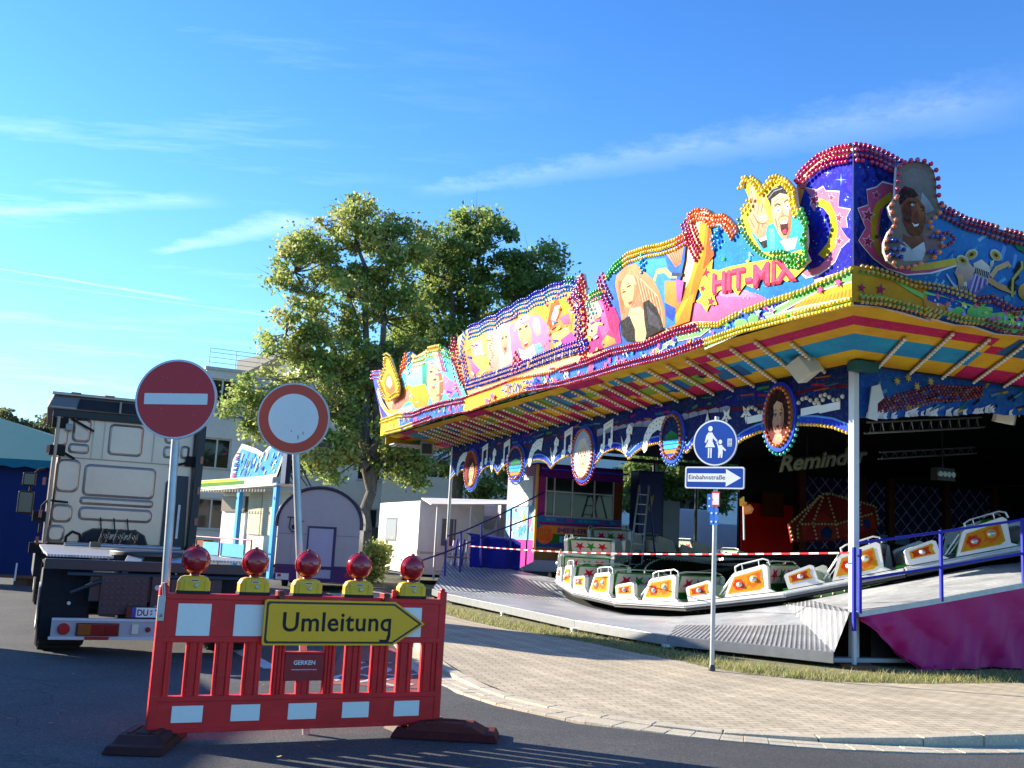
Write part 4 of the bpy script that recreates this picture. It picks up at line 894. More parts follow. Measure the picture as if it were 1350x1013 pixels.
# ---- corner arch with the moon of stars (left half)
def moon(w, S, flip):
    f = S
    w.line(f([(470, 860), (560, 850), (640, 780), (700, 690), (715, 560), (690, 430), (620, 340), (520, 300)]), .0, PNK) if 0 else None
    out_ = [(455, 285), (545, 305), (590, 280), (605, 310), (700, 315), (695, 360), (690, 420), (775, 435), (745, 495), (755, 560), (705, 560), (745, 620), (770, 640), (710, 700), (670, 790), (620, 840), (560, 880), (470, 900), (440, 870), (560, 830), (640, 745), (680, 640), (680, 520), (640, 420), (580, 370), (545, 400), (530, 450), (500, 400), (515, 355)]
    w.poly(f(out_), WHT); c = (640, 560)
    w.poly(f([(c[0]+(x-c[0])*.965, c[1]+(y-c[1])*.965) for x, y in out_]), H('e87898'))
    w.poly(f([(560, 360), (630, 390), (675, 470), (690, 570), (670, 690), (600, 770), (555, 740), (620, 660), (640, 560), (630, 480), (590, 430), (540, 410)]), H('f2d21c'))
    for x, y, r_ in ((530, 380, 46), (645, 360, 28), (695, 495, 36), (695, 650, 32)):
        p_ = f([(x, y)])[0]; w.poly(star(p_[0], p_[1], r_/5.07*1.15, .42, 5, .2, .8), WHT); w.poly(star(p_[0], p_[1], r_/5.07*.9, .42, 5, .2, .8), H('c8205c'))
    q = f([(630, 620)])[0]; w.note(q[0], q[1], 13, H('3a6a1c'))
moon(W1, z6, False)
for x, y, r_ in ((620, 195, 7), (710, 240, 9), (600, 510, 5), (740, 375, 4)):
    q = z6([(x, y)])[0]; w.poly(star(q[0], q[1], r_, .1, 4, 0, .9), H('9ac8ff')); w.poly(circ(q[0], q[1], 1.1, n=8), WHT)
random.seed(5)
for i in range(46):
    x = random.uniform(490, 780); y = random.uniform(100, 850)
    if math.hypot(x-785, y-420) > 440: continue
    q = z6([(x, y)])[0]; w.poly(circ(q[0], q[1], random.uniform(.35, .9), n=6), H('b8d4ff'))
# blue field sparkles + notes
for i in range(70):
    x = random.uniform(950, 1050); y = random.uniform(300, 395); w.poly(circ(x, y, random.uniform(.3, .9), n=6), random.choice([WHT, H('8ae0ff'), H('5ad0f8')]))
w.star(956, 342, 5, GRN, .3, 7); w.note(988, 345, 15, H('b8d048'))
# yellow flash with stars + HIT-MIX
w.poly([(925, 348), (932, 356), (942, 342), (941, 356), (950, 357), (965, 352), (985, 348), (1030, 340), (1058, 342), (1066, 352), (1052, 366), (1040, 372), (1030, 366), (1018, 374), (1008, 368), (995, 380), (985, 376), (975, 390), (965, 378), (950, 384), (944, 392), (948, 402), (938, 403), (934, 412), (928, 402), (920, 398), (928, 390), (924, 382), (918, 378), (927, 370)], LYE)
for x, y, r_ in ((933, 360, 9), (929, 381, 6), (940, 398, 8)): w.star(x, y, r_, H('d01c60'))
def jag(word, x0, y0, x1, y1, h, col, dk):
    a = w.p(x0, y0); b = w.p(x1, y1); hh = w.p(x0, y0-h)[1]-a[1]
    put_text(w.m, word, w.fn, a[0]-.03, a[1]-.04, b[0]-.03, b[1]-.04, hh, dk, w.o+.001, bold=.05); put_text(w.m, word, w.fn, a[0], a[1], b[0], b[1], hh, col, w.o+.003, bold=.03, shear=.0); w.o += .005
jag('HIT-MIX', 941, 386, 1052, 366, 25, H('e8486e'), H('a01040'))
# orange swoosh
w.poly(zB([(470, 250), (560, 220), (600, 420), (610, 560), (580, 600), (540, 680), (480, 800), (450, 900), (420, 1010), (300, 1010), (340, 870), (420, 700), (440, 500), (470, 350)])+[(893, 427), (880, 432), (898, 400)][0:0], H('f08a14'))
w.poly([(902, 397), (918, 388), (912, 424), (890, 432), (884, 434)], H('f08a14')); w.poly(zB([(480, 260), (530, 260), (500, 560), (420, 760), (370, 1000), (310, 1000), (400, 720), (450, 500)]), H('f8b020')); w.poly([(903, 398), (910, 394), (896, 426), (886, 430)], H('f8b020'))
w.poly(zB([(560, 260), (600, 420), (610, 560), (575, 610), (500, 700), (530, 560), (545, 400)]), H('c8581c'))
# portrait field with instruments
w.poly([(897, 318), (908, 312), (905, 345), (899, 372), (890, 400), (880, 428), (862, 438), (850, 450), (823, 458), (800, 462), (787, 400), (800, 372), (812, 352), (833, 338), (856, 330), (876, 327)], H('2a6ee0'))
w.poly([(835, 338), (870, 345), (866, 360), (845, 352)], H('1420a8')); 
w.poly(zD([(320, 250), (560, 230), (600, 350), (640, 620), (640, 720), (560, 760), (500, 500), (420, 330)]), H('3a9ae8'))
w.poly(zD([(560, 400), (660, 400), (680, 560), (640, 640), (560, 560)]), H('e8903c')); w.poly(zD([(640, 390), (700, 400), (680, 560), (650, 560)]), H('d060b8'))
w.poly(zD([(570, 200), (700, 130), (680, 270), (640, 300)]), H('e89878'))
for i in range(6): w.line(zD([(590+i*18, 190-i*8), (640+i*8, 290-i*6)]), .015, H('a85a3c'))
w.line(zD([(480, 400), (500, 330), (560, 320), (600, 360), (650, 360)]), .09, H('d8c878')); w.line(zD([(610, 350), (690, 355)]), .06, H('304060'))
w.poly(zD([(560, 560), (640, 600), (640, 640), (620, 700), (570, 660)]), H('1a50c8'))
# woman with long hair
HA = H('d89060'); HB = H('f0b890'); SK = H('f4c088')
w.poly(zD([(200, 360), (270, 290), (340, 270), (420, 340), (480, 400), (520, 480), (560, 620), (565, 740), (500, 780), (420, 800), (300, 640), (240, 700), (220, 560), (190, 430)]), HA)
for i in range(14):
    x = 340+i*13; w.line(zD([(300+i*6, 300+i*6), (x, 360+i*12), (x+30, 480+i*12), (x+60-i*2, 600+i*10)]), .022, HB if i % 2 else H('b86a40'))
for i in range(5): w.line(zD([(215+i*8, 400), (222+i*6, 520), (240+i*5, 640)]), .02, H('c07848'))
w.poly(zD([(245, 400), (280, 350), (330, 365), (350, 420), (360, 500), (340, 580), (310, 612), (270, 590), (240, 520), (232, 450)]), SK)
w.poly(zD([(330, 420), (352, 430), (358, 500), (335, 570), (310, 600), (330, 500)]), H('d88a50'))
w.line(zD([(245, 485), (270, 478)]), .03, H('40281c')); w.line(zD([(278, 448), (308, 432)]), .03, H('40281c')); w.line(zD([(240, 470), (262, 460)]), .015, H('80502c')); w.line(zD([(272, 432), (300, 414)]), .015, H('80502c')); w.poly(zD([(288, 560), (320, 548), (312, 572), (296, 578)]), H('b83a34')); w.line(zD([(262, 480), (270, 530), (285, 535)]), .012, H('b87848'))
w.poly(zD([(300, 610), (380, 590), (420, 640), (430, 760), (415, 850), (345, 850), (330, 760), (290, 660)]), H('f6cc90'))
w.poly(zD([(400, 560), (440, 540), (500, 600), (540, 700), (550, 760), (430, 820), (410, 700)]), H('141418')); w.poly(zD([(230, 700), (300, 660), (340, 760), (340, 860), (280, 850), (240, 800)]), H('141418'))
for i in range(9): w.line(zD([(430+i*10, 590+i*10), (445+i*10, 720+i*5)]), .02, H('50505a'))
for i in range(10): w.disc(*zD([(310+i*9, 640+12*math.sin(i*1.3))])[0], .9, H('caa860'))
# pink keyboard block between the panels
w.poly(zD([(0, 520), (60, 520), (110, 540), (180, 620), (215, 700), (240, 860), (100, 900), (0, 940)])+[], H('e83a94'))
w.poly(zD([(70, 530), (120, 600), (150, 760), (100, 830), (60, 700)]), H('f26ab0')); w.poly(zD([(90, 860), (130, 800), (190, 830), (200, 860), (110, 900)]), H('f09a4a')); w.poly(zD([(0, 640), (50, 660), (60, 760), (40, 800), (0, 800)]), H('f4dc90')); w.poly(zD([(100, 560), (190, 600), (230, 700), (200, 830), (150, 740)]), H('d01c78'))
w.poly([(781, 400), (790, 396), (797, 410), (790, 440), (779, 452), (776, 430)], H('f8c8a0'))
# framed jukebox panel
fr = z3([(485, 360), (560, 325), (640, 295), (720, 250), (800, 210), (880, 170), (960, 145), (1030, 165), (1060, 260), (1060, 380), (1080, 440), (960, 470), (840, 510), (760, 540), (600, 590), (495, 630), (480, 520), (470, 430)])
w.poly(fr, H('f2a050'))
w.poly(zC([(130, 480), (230, 430), (270, 500), (280, 720), (200, 760), (140, 640)]), H('f6dc6a')); w.poly(zC([(150, 520), (210, 500), (220, 600), (160, 620)]), WHT); w.poly(zC([(120, 640), (200, 720), (150, 780)]), H('e060a8'))
w.poly(zC([(250, 440), (330, 390), (430, 370), (440, 680), (330, 740), (270, 720)]), H('f4b8a0')); w.poly(zC([(330, 400), (410, 375), (430, 500), (440, 660), (350, 720), (340, 560)]), H('e8dcc0'))
w.poly(zC([(355, 440), (390, 430), (410, 480), (405, 580), (385, 620), (362, 560)]), H('f0a888')); w.line(zC([(362, 490), (375, 486)]), .04, H('502828')); w.line(zC([(388, 480), (402, 474)]), .04, H('502828')); w.poly(zC([(375, 560), (398, 552), (392, 590)]), H('b02840'))
for i in range(6): w.line(zC([(335+i*4, 420), (342+i*3, 560), (352+i*3, 680)]), .03, H('c8a878') if i % 2 else WHT)
w.poly(zC([(420, 400), (470, 350), (560, 320), (640, 320), (700, 380), (730, 480), (720, 560), (600, 640), (450, 700), (430, 560)]), H('f08ab8')); w.poly(zC([(600, 330), (640, 350), (660, 450), (620, 480), (590, 400)]), H('f8c0b0'))
w.poly(zC([(480, 400), (560, 370), (585, 430), (590, 510), (570, 560), (545, 580), (515, 550), (490, 480)]), H('f4b080')); w.poly(zC([(450, 440), (470, 370), (510, 320), (550, 310), (568, 345), (500, 380), (465, 430)]), WHT); w.disc(*zC([(508, 348)])[0], 1.6, H('3a6ac0'))
w.line(zC([(490, 425), (510, 415)]), .05, H('402018')); w.line(zC([(535, 405), (555, 395)]), .05, H('402018')); w.poly(zC([(525, 525), (560, 505), (555, 545), (535, 552)]), H('a01c2c')); w.line(zC([(530, 528), (556, 514)]), .03, WHT); w.poly(zC([(480, 560), (530, 580), (600, 530), (620, 600), (560, 650), (500, 640)]), WHT); w.poly(zC([(600, 540), (650, 520), (680, 580), (620, 610)]), H('70b8e8')); w.line(zC([(480, 560), (500, 620)]), .06, H('3a80d0'))
w.poly(zC([(600, 260), (690, 240), (740, 300), (760, 380), (720, 420), (680, 330), (620, 300)]), H('f2cc30')); w.poly(zC([(730, 230), (790, 170), (820, 250), (790, 330), (740, 430), (700, 380)]), H('f2602c')); w.poly(zC([(780, 190), (850, 180), (900, 260), (880, 420), (800, 400), (820, 300)]), H('f4a828')); w.poly(zC([(760, 250), (800, 240), (780, 320), (745, 400), (730, 340)]), H('fae8e0'))
w.poly(zC([(740, 460), (860, 400), (880, 520), (760, 560)]), H('f4e070')); w.poly(zC([(800, 500), (880, 440), (920, 480), (880, 560), (820, 560)]), H('e8489c')); w.poly(zC([(790, 340), (860, 300), (880, 380), (830, 390)]), H('e86890'))
for i in range(26):
    x = 165+i*29; 
    if x > 910 or 425 < x < 520: continue
    y = 822-(x-165)*.285; w.line(zC([(x, y), (x+4, y-58)]), .05, H('5a4632')); w.line(zC([(x+11, y-6), (x+14, y-56)]), .035, H('e8dcc0'))
for k in range(14): 
    a_ = math.pi*(.5-k/13); w.disc(*zC([(640+95*math.cos(a_)*.9, 430-130*math.sin(a_))])[0], .8, H('787060'))
    w.disc(*zC([(285+12*math.sin(k), 470+k*18)])[0], .8, H('787060'))
# far end panel
w.poly(zA([(330, 330), (440, 210), (560, 150), (600, 110), (700, 100), (780, 110), (850, 200), (900, 330), (960, 470), (1000, 560), (900, 600), (760, 620), (520, 690), (470, 730), (330, 740), (240, 770), (130, 790), (60, 440), (30, 340), (110, 310), (130, 600), (200, 740), (290, 690), (380, 600), (330, 420)]), H('58c8dc'))
w.poly(zA([(380, 300), (480, 220), (600, 220), (620, 440), (480, 520), (350, 500)]), H('9ae4ec')); w.poly(zA([(540, 220), (590, 230), (600, 460), (545, 460)]), H('20a890'))
w.poly(zA([(400, 450), (450, 470), (570, 440), (620, 560), (600, 660), (470, 700), (430, 620), (370, 640), (300, 690), (330, 520)]), H('f2b418')); w.poly(zA([(230, 650), (340, 570), (400, 490), (430, 560), (330, 690), (230, 740)]), H('f08a70')); w.poly(zA([(320, 720), (400, 620), (450, 690), (450, 730)]), H('38a8e0'))
w.poly(zA([(600, 210), (650, 190), (700, 260), (740, 380), (730, 560), (740, 610), (650, 640), (620, 560), (590, 420)]), H('f0c090')); w.poly(zA([(690, 230), (740, 330), (770, 450), (750, 600), (720, 620), (720, 420)]), H('a86a3c'))
w.line(zA([(620, 320), (650, 315)]), .06, H('503020')); w.line(zA([(660, 400), (690, 395)]), .06, H('503020')); w.poly(zA([(640, 470), (680, 465), (665, 500)]), H('c04040'))
w.poly(zA([(650, 120), (690, 110), (740, 300), (700, 280)]), H('e8f0e0')); w.poly(zA([(700, 110), (740, 110), (790, 330), (750, 310)]), H('c83c78')); w.poly(zA([(760, 330), (830, 400), (900, 430), (960, 560), (820, 590), (760, 480)]), H('f07ab0')); w.poly(zA([(830, 590), (890, 510), (950, 570)]), H('3a90e0'))
w.poly(zA([(20, 320), (100, 300), (120, 560), (180, 720), (260, 760), (130, 790), (80, 600)]), H('3a50d0')); w.line(zA([(80, 500), (120, 640), (190, 740), (300, 740), (440, 680)]), .18, H('f8c8d0')); w.line(zA([(100, 560), (150, 690), (200, 730), (290, 720)]), .1, LYE)
# random painterly dashes all over the board for brushwork
random.seed(21)
for i in range(120):
    x = random.uniform(530, 800); T_ = np.interp(x, [q[0] for q in TOP[::-1]], [q[1] for q in TOP[::-1]]); Mi = np.interp(x, [q[0] for q in MID[::-1]], [q[1] for q in MID[::-1]])
    y = random.uniform(T_+14, Mi-6)
    if y > Mi-6 or (815 < x < 885) or (645 < x < 720) or 925 < x < 1055: continue
    c = random.choice([LYE, ORG, PNK, WHT, CYA, H('f8d8b0'), H('c8e8f8'), DBL, H('f4a0c0')]); L_ = random.uniform(2, 7); a_ = random.uniform(-.9, .6)
    w.line([(x, y), (x+L_*math.cos(a_), y+L_*math.sin(a_))], random.uniform(.02, .06), c)
w.done('sign_painting')
# ---- right board
W2 = Wall('R', OU); w = W2
TOPR = z7([(19, 8), (80, 15), (150, 35), (220, 70), (290, 110), (330, 170), (460, 330), (550, 372), (640, 420), (720, 440), (850, 480), (971, 510)])
MIDR = z7([(20, 690), (100, 710), (200, 740), (300, 780), (450, 800), (580, 835), (660, 870), (740, 860), (800, 890), (860, 930), (971, 920)])
BOTR = z7([(20, 895), (150, 905), (300, 940), (450, 985)])+z5([(740, 700), (890, 740), (960, 745), (1050, 775), (1162, 785)])
TOPR[0] = (1125, 192); MIDR[0] = (1125, 355); BOTR[0] = (1125, 402)
tR = [W2.p(*q) for q in TOPR]; mR = [W2.p(*q) for q in MIDR]; bR = [W2.p(*q) for q in BOTR]
def extend(L, z_, amp, f):
    o = list(L); v_ = L[-1][0]
    while v_ < RV-.5: v_ += .35; o.append((v_, z_+amp*math.sin(v_*f)+(L[-1][1]-z_)*math.exp(-(v_-L[-1][0]))))
    return o
tR = extend(tR, 6.15, .3, .9); mR = extend(mR, 5.0, .06, 1.3); bR = extend(bR, 4.66, .05, 1.3)
brd = M(); brd.prism(tR+bR[::-1], W2.fn, -.05, .01, H('3a78b8'), side=H('d8d4cc')); brd.build('sign_board', ART, ride)
def alr(L, k): return float(np.interp(k, [p[0] for p in L], [p[1] for p in L]))
fr_ = Wall('R', OU, .13); vv = np.linspace(-2.06, RV-.6, 160)
fm = M()
for a, b in zip(vv[:-1], vv[1:]):
    fm.add([fr_.fn(s_, z_, 0) for s_, z_ in ((a, alr(bR, a)), (b, alr(bR, b)), (b, alr(mR, b)), (a, alr(mR, a)))], [(0, 1, 2, 3)], H('2c50a0') if a > -.9 else H('dc961a'))
fm.build('fascia_panel', ART, ride)
def rb(v0, v1, f0, f1, col, n=18, g0=None, g1=None):
    g0 = f0 if g0 is None else g0; g1 = f1 if g1 is None else g1; k = np.linspace(v0, v1, n+1)
    def zz(v_, f): lo = alr(bR, v_); hi = alr(mR, v_); return lo+(hi-lo)*f
    vs = [fr_.fn(v_, zz(v_, f0+(g0-f0)*i/n), fr_.o) for i, v_ in enumerate(k)]+[fr_.fn(v_, zz(v_, f1+(g1-f1)*i/n), fr_.o) for i, v_ in enumerate(k)]
    fr_.m.add(vs, [(i, i+1, n+i+2, n+i+1) for i in range(n)], col); fr_.o += .00016
rb(-1.95, 1.1, .08, .24, H('86d068')); rb(-1.95, -1.4, .8, .92, H('86d068')); rb(-1.4, -.95, .8, .92, H('86d068'), 10, .5, .66); rb(-.95, .2, .66, .76, H('86d068'), 16, .66, .52); rb(-.95, -.2, .24, .5, H('d88a2a'), 12, .24, .3)
fr_.poly(circ(1263, 413, 9, 8, 18), H('70c060')); fr_.poly(circ(1285, 412, 11, 9, 20), H('70c060')); fr_.line([(1290, 408), (1310, 424), (1335, 432), (1350, 432)], .16, H('70c060')); fr_.line([(1305, 418), (1350, 414)], .09, H('70c060'))
for i in range(16): fr_.line([(1132+i*6.2, 396+i*1.8), (1140+i*5.5, 386+i*1.9)], .02, H('b86a24'))
for x, y, r_ in ((1135, 380, 7), (1160, 382, 8)): fr_.poly(star(x, y, r_, .4, 5, .2, .9), H('b8305c'))
for i in range(150):
    v_ = random.uniform(-.8, 14) if i > 26 else random.uniform(-.8, 1.); z_ = alr(bR, v_)+(alr(mR, v_)-alr(bR, v_))*random.uniform(.25, .8); s_ = random.uniform(.015, .06)
    fr_.poly(star(v_, z_, s_, .42, 5, random.random()*6), random.choice([PNK, WHT, LGR, LYE, H('9aa8e0'), H('f07070')]), raw=True)
fr_.done('fascia_painting')
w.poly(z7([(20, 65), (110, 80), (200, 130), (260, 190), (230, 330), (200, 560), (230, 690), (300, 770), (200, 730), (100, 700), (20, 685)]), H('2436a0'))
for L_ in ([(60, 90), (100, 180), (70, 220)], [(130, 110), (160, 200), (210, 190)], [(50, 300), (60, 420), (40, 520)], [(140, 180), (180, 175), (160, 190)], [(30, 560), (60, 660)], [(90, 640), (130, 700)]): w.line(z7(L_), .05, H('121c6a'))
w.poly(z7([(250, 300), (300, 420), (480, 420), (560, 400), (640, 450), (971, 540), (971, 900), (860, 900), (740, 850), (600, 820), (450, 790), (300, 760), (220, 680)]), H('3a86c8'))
for i in range(26):
    x = random.uniform(480, 960); y = random.uniform(480, 820); w.line(z7([(x, y), (x+random.uniform(-50, 40), y+random.uniform(20, 90))]), random.uniform(.02, .07), random.choice([H('2a6ab0'), H('6aaede'), H('2a58a8'), H('8cc4e8')]))
for i in range(60): x = random.uniform(30, 960); y = random.uniform(90 if x < 240 else 480, 820); w.poly(circ(*z7([(x, y)])[0], random.uniform(.3, .9), n=6), random.choice([WHT, H('a8d8f0'), H('70d0b0')]))
moR = [(85, 255), (140, 240), (175, 210), (250, 230), (255, 260), (220, 310), (190, 330), (165, 400), (155, 480), (170, 560), (200, 640), (250, 690), (320, 710), (440, 700), (600, 655), (600, 680), (450, 725), (310, 735), (200, 700), (120, 640), (60, 570), (40, 540), (80, 470), (35, 360), (95, 340)]
w.poly(z7(moR), WHT); w.poly(z7([(180+(x-180)*.97, 480+(y-480)*.97) for x, y in moR]), H('d8587a'))
w.poly(z7([(140, 330), (220, 270), (230, 310), (160, 370), (140, 480), (160, 580), (210, 660), (150, 620), (110, 520), (110, 410)]), H('d8b81c')); w.line(z7([(330, 690), (450, 680), (590, 655)]), .09, H('e0c040'))
for x, y, r_ in ((95, 400, 40), (140, 288, 24), (95, 545, 34)):
    q = z7([(x, y)])[0]; w.poly(star(q[0], q[1], r_/4.22*1.2, .42, 5, .2, .9), WHT); w.poly(star(q[0], q[1], r_/4.22*.95, .42, 5, .2, .9), H('b81c50'))
q = z7([(145, 520)])[0]; w.note(q[0], q[1], 20, H('3a5a1c'))
# accordion, horns and clef
w.poly(zE([(180, 560), (330, 460), (360, 520), (330, 600), (240, 690), (170, 680)]), H('9a80b8'))
for i in range(7): w.line(zE([(200+i*22, 680-i*14), (250+i*16, 520-i*4)]), .022, H('5a4878') if i % 2 else H('c8b8d8'))
w.poly(zE([(230, 440), (290, 410), (360, 470), (350, 510), (330, 560), (240, 520)]), H('e8d8c0')); 
for i in range(8): w.line(zE([(250+i*13, 470+i*5), (243+i*13, 515+i*5)]), .02, H('28242c'))
w.poly(zE([(70, 620), (180, 570), (190, 690), (150, 670)]), H('e0d4bc'))
for i in range(6): w.line(zE([(115+i*14, 600+i*2), (125+i*14, 650+i*4)]), .02, H('28242c'))
w.poly(zE([(90, 510), (130, 400), (180, 420), (240, 480), (220, 560), (130, 590)]), H('d8b498')); w.poly(zE([(110, 520), (150, 520), (160, 600), (120, 620)]), H('e8a878'))
for cx, cy, a_ in ((215, 375, -.5), (150, 420, .6), (395, 380, .8)):
    p_ = zE([(cx, cy)])[0]; w.poly(circ(*p_, 9, 6.5, 18, rot=a_), H('d8d0b0')); w.poly(circ(*p_, 6.5, 4.2, 16, rot=a_), H('c09a30')); w.poly(circ(*p_, 3, 2, 12, rot=a_), H('3a3428'))
w.poly(zE([(355, 430), (385, 410), (375, 460), (350, 480)]), H('d8d0b0')); w.line(zE([(360, 540), (400, 480), (490, 440), (500, 470)]), .07, H('e0b078')); w.line(zE([(340, 560), (420, 610), (500, 640), (540, 650)]), .08, H('d8a060'))
for i in range(5): w.line(zE([(30+i*12, 520+i*22), (80+i*4, 600)]), .025, H('b8c8d8'))
w.line(zE([(580, 430), (540, 500), (560, 540), (510, 580), (490, 620), (520, 650), (545, 610), (515, 580)]), .06, H('182018')); w.line(zE([(585, 425), (590, 470), (520, 560), (515, 690)]), .04, H('c8b040'))
w.poly(zE([(500, 270), (619, 290), (619, 370), (560, 340)]), H('2a8a5a')); w.disc(*zE([(610, 650)])[0], 9, H('d8a048'), 11); w.disc(*zE([(480, 700)])[0], 4.5, H('3a90b0'), 4.5)
# continue the painting beyond the frame in the same manner
for i in range(150):
    v_ = random.uniform(1.4, RV-1.4); z_ = random.uniform(alr(mR, v_)+.12, alr(tR, v_)-.15); s_ = random.uniform(.06, .3)
    w.poly(star(v_, z_, s_, random.choice([.4, .7]), random.choice([5, 6, 9]), random.random()*6), random.choice([H('2a6ab0'), H('c8205c'), H('d8b81c'), H('e8d8c0'), H('1c3a90'), H('58b0d8'), H('e07a30')]), raw=True)
w.done('sign_painting')

# ---- raised portrait boards
def portrait(side, base, outline, bg_, tp=.06, stand=.32):
    w = Wall(side, base, stand); m = M(); P_ = [w.p(*q) for q in outline]; m.prism(P_, w.fn, -.03, .01, bg_, side=H('d8d8d0'))
    return w, P_, m
def unproj_shift(side, base, stand, pts): return pts
mo = [(60, 230), (110, 215), (160, 250), (190, 310), (215, 270), (250, 225), (290, 215), (350, 240), (400, 300), (412, 400), (440, 470), (475, 560), (480, 650), (470, 720), (495, 780), (440, 830), (375, 825), (330, 760), (250, 770), (180, 740), (110, 670), (60, 590), (35, 500), (60, 430), (100, 380), (60, 290)]
w, P_, m = portrait('L', OV, z6(mo), H('f2d840'), stand=.19)
pb = m.build('portrait_board', ART, ride)
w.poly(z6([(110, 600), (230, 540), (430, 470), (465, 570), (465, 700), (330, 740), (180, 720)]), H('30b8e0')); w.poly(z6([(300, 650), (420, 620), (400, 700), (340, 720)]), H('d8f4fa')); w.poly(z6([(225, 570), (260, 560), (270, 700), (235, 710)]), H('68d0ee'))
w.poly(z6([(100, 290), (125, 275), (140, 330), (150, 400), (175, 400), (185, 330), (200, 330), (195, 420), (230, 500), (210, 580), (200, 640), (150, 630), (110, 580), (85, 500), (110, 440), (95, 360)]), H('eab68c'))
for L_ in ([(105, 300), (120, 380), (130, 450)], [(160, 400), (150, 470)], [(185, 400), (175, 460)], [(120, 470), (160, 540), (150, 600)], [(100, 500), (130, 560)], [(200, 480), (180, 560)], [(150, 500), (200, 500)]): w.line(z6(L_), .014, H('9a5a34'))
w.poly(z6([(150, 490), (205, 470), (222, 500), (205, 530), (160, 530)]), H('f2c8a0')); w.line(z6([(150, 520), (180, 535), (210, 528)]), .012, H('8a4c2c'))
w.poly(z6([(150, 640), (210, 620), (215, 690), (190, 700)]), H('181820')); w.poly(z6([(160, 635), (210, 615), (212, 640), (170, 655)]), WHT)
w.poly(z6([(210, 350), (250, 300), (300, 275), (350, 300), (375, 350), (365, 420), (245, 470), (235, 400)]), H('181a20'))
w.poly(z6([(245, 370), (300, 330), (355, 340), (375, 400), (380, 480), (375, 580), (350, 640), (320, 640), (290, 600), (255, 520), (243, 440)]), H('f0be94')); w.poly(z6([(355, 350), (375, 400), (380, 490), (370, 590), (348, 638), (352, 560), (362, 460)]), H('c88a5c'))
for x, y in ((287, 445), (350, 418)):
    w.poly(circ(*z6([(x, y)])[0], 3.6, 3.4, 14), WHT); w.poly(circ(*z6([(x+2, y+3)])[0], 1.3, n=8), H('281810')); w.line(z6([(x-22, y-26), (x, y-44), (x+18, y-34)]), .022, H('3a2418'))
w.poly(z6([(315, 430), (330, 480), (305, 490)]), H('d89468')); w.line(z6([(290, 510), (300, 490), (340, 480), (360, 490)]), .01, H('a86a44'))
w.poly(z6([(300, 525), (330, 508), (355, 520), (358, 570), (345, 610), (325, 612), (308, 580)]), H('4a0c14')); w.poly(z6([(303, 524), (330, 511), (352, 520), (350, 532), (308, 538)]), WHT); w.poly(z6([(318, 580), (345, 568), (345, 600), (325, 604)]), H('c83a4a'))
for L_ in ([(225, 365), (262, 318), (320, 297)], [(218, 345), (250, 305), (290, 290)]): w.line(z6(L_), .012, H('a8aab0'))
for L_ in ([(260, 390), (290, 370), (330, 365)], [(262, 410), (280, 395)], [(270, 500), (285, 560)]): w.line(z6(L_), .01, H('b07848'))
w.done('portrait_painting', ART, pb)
bulbs(w, z6(mo[-1:]+mo[:11]), .075, .036, [YEL], 2, .07, off=.04); bulbs(w, z6(mo[10:]+mo[:1])[:9], .08, .038, [GRN], 2, .08, off=.04, dirn=1); bulbs(w, z6([mo[16], mo[17], mo[18], mo[19], mo[20], mo[21], mo[22]]), .08, .036, [GRN], 1, off=.05)
bulbs(w, z6([(380, 745), (430, 745), (470, 770)]), .08, .038, [GRN], 3, .07, off=.05); bulbs(w, z6([(60, 440), (90, 400), (110, 350)]), .08, .034, [YEL], 2, off=.05)
# right portrait
mo2 = [(260, 130), (310, 100), (370, 95), (430, 110), (465, 150), (480, 210), (480, 290), (500, 350), (480, 400), (440, 430), (420, 455), (470, 490), (510, 540), (490, 600), (450, 640), (380, 670), (330, 690), (270, 690), (210, 650), (190, 600), (190, 550), (215, 490), (250, 440), (225, 400), (215, 350), (250, 300), (255, 200)]
w, P_, m = portrait('R', OU, z7(mo2), H('8a7868'), stand=.3); pb = m.build('portrait_board', ART, ride)
w.poly(z7([(285, 170), (350, 135), (420, 150), (450, 220), (460, 330), (480, 370), (430, 400), (350, 300), (290, 260)]), H('8a8078'))
w.poly(z7([(265, 280), (300, 235), (350, 250), (380, 290), (300, 330), (275, 340)]), H('3a1c18')); w.poly(z7([(400, 270), (440, 320), (470, 370), (420, 390), (390, 330)]), H('a8a8ac'))
w.poly(z7([(280, 340), (320, 300), (370, 300), (415, 350), (420, 420), (400, 500), (360, 530), (320, 500), (290, 430)]), H('8a4a2c')); w.poly(z7([(290, 350), (330, 310), (345, 400), (330, 450), (300, 430)]), H('6a3420')); w.poly(z7([(370, 330), (410, 370), (410, 430), (385, 440)]), H('a8623c'))
w.poly(z7([(225, 480), (280, 440), (310, 500), (280, 560), (230, 640), (200, 620), (205, 560)]), H('8c7a66')); w.poly(z7([(410, 500), (480, 500), (495, 560), (470, 620), (420, 620)]), H('9a7a74'))
w.poly(z7([(290, 500), (330, 520), (400, 510), (415, 560), (350, 600), (290, 560)]), H('8a5238')); w.poly(z7([(280, 560), (340, 590), (410, 545), (420, 600), (400, 650), (300, 655), (270, 610)]), H('d4d6d2')); w.poly(z7([(285, 545), (345, 605), (345, 590), (300, 545)]), H('b0b2b0'))
w.line(z7([(325, 330), (345, 322), (362, 332)]), .02, H('2a140c')); w.line(z7([(390, 350), (410, 362)]), .02, H('2a140c')); w.poly(circ(*z7([(348, 340)])[0], 2.3, 1.5, 10), WHT); w.poly(circ(*z7([(350, 340)])[0], 1.1, n=8), H('1a0c08')); w.poly(circ(*z7([(402, 372)])[0], 1.7, 1.2, 8), H('2a140c'))
w.poly(z7([(365, 370), (385, 400), (370, 415), (350, 408)]), H('7a3c22')); w.poly(z7([(338, 430), (360, 446), (385, 440), (375, 458), (355, 462)]), WHT); w.line(z7([(332, 426), (358, 448), (388, 440)]), .012, H('5a2018'))
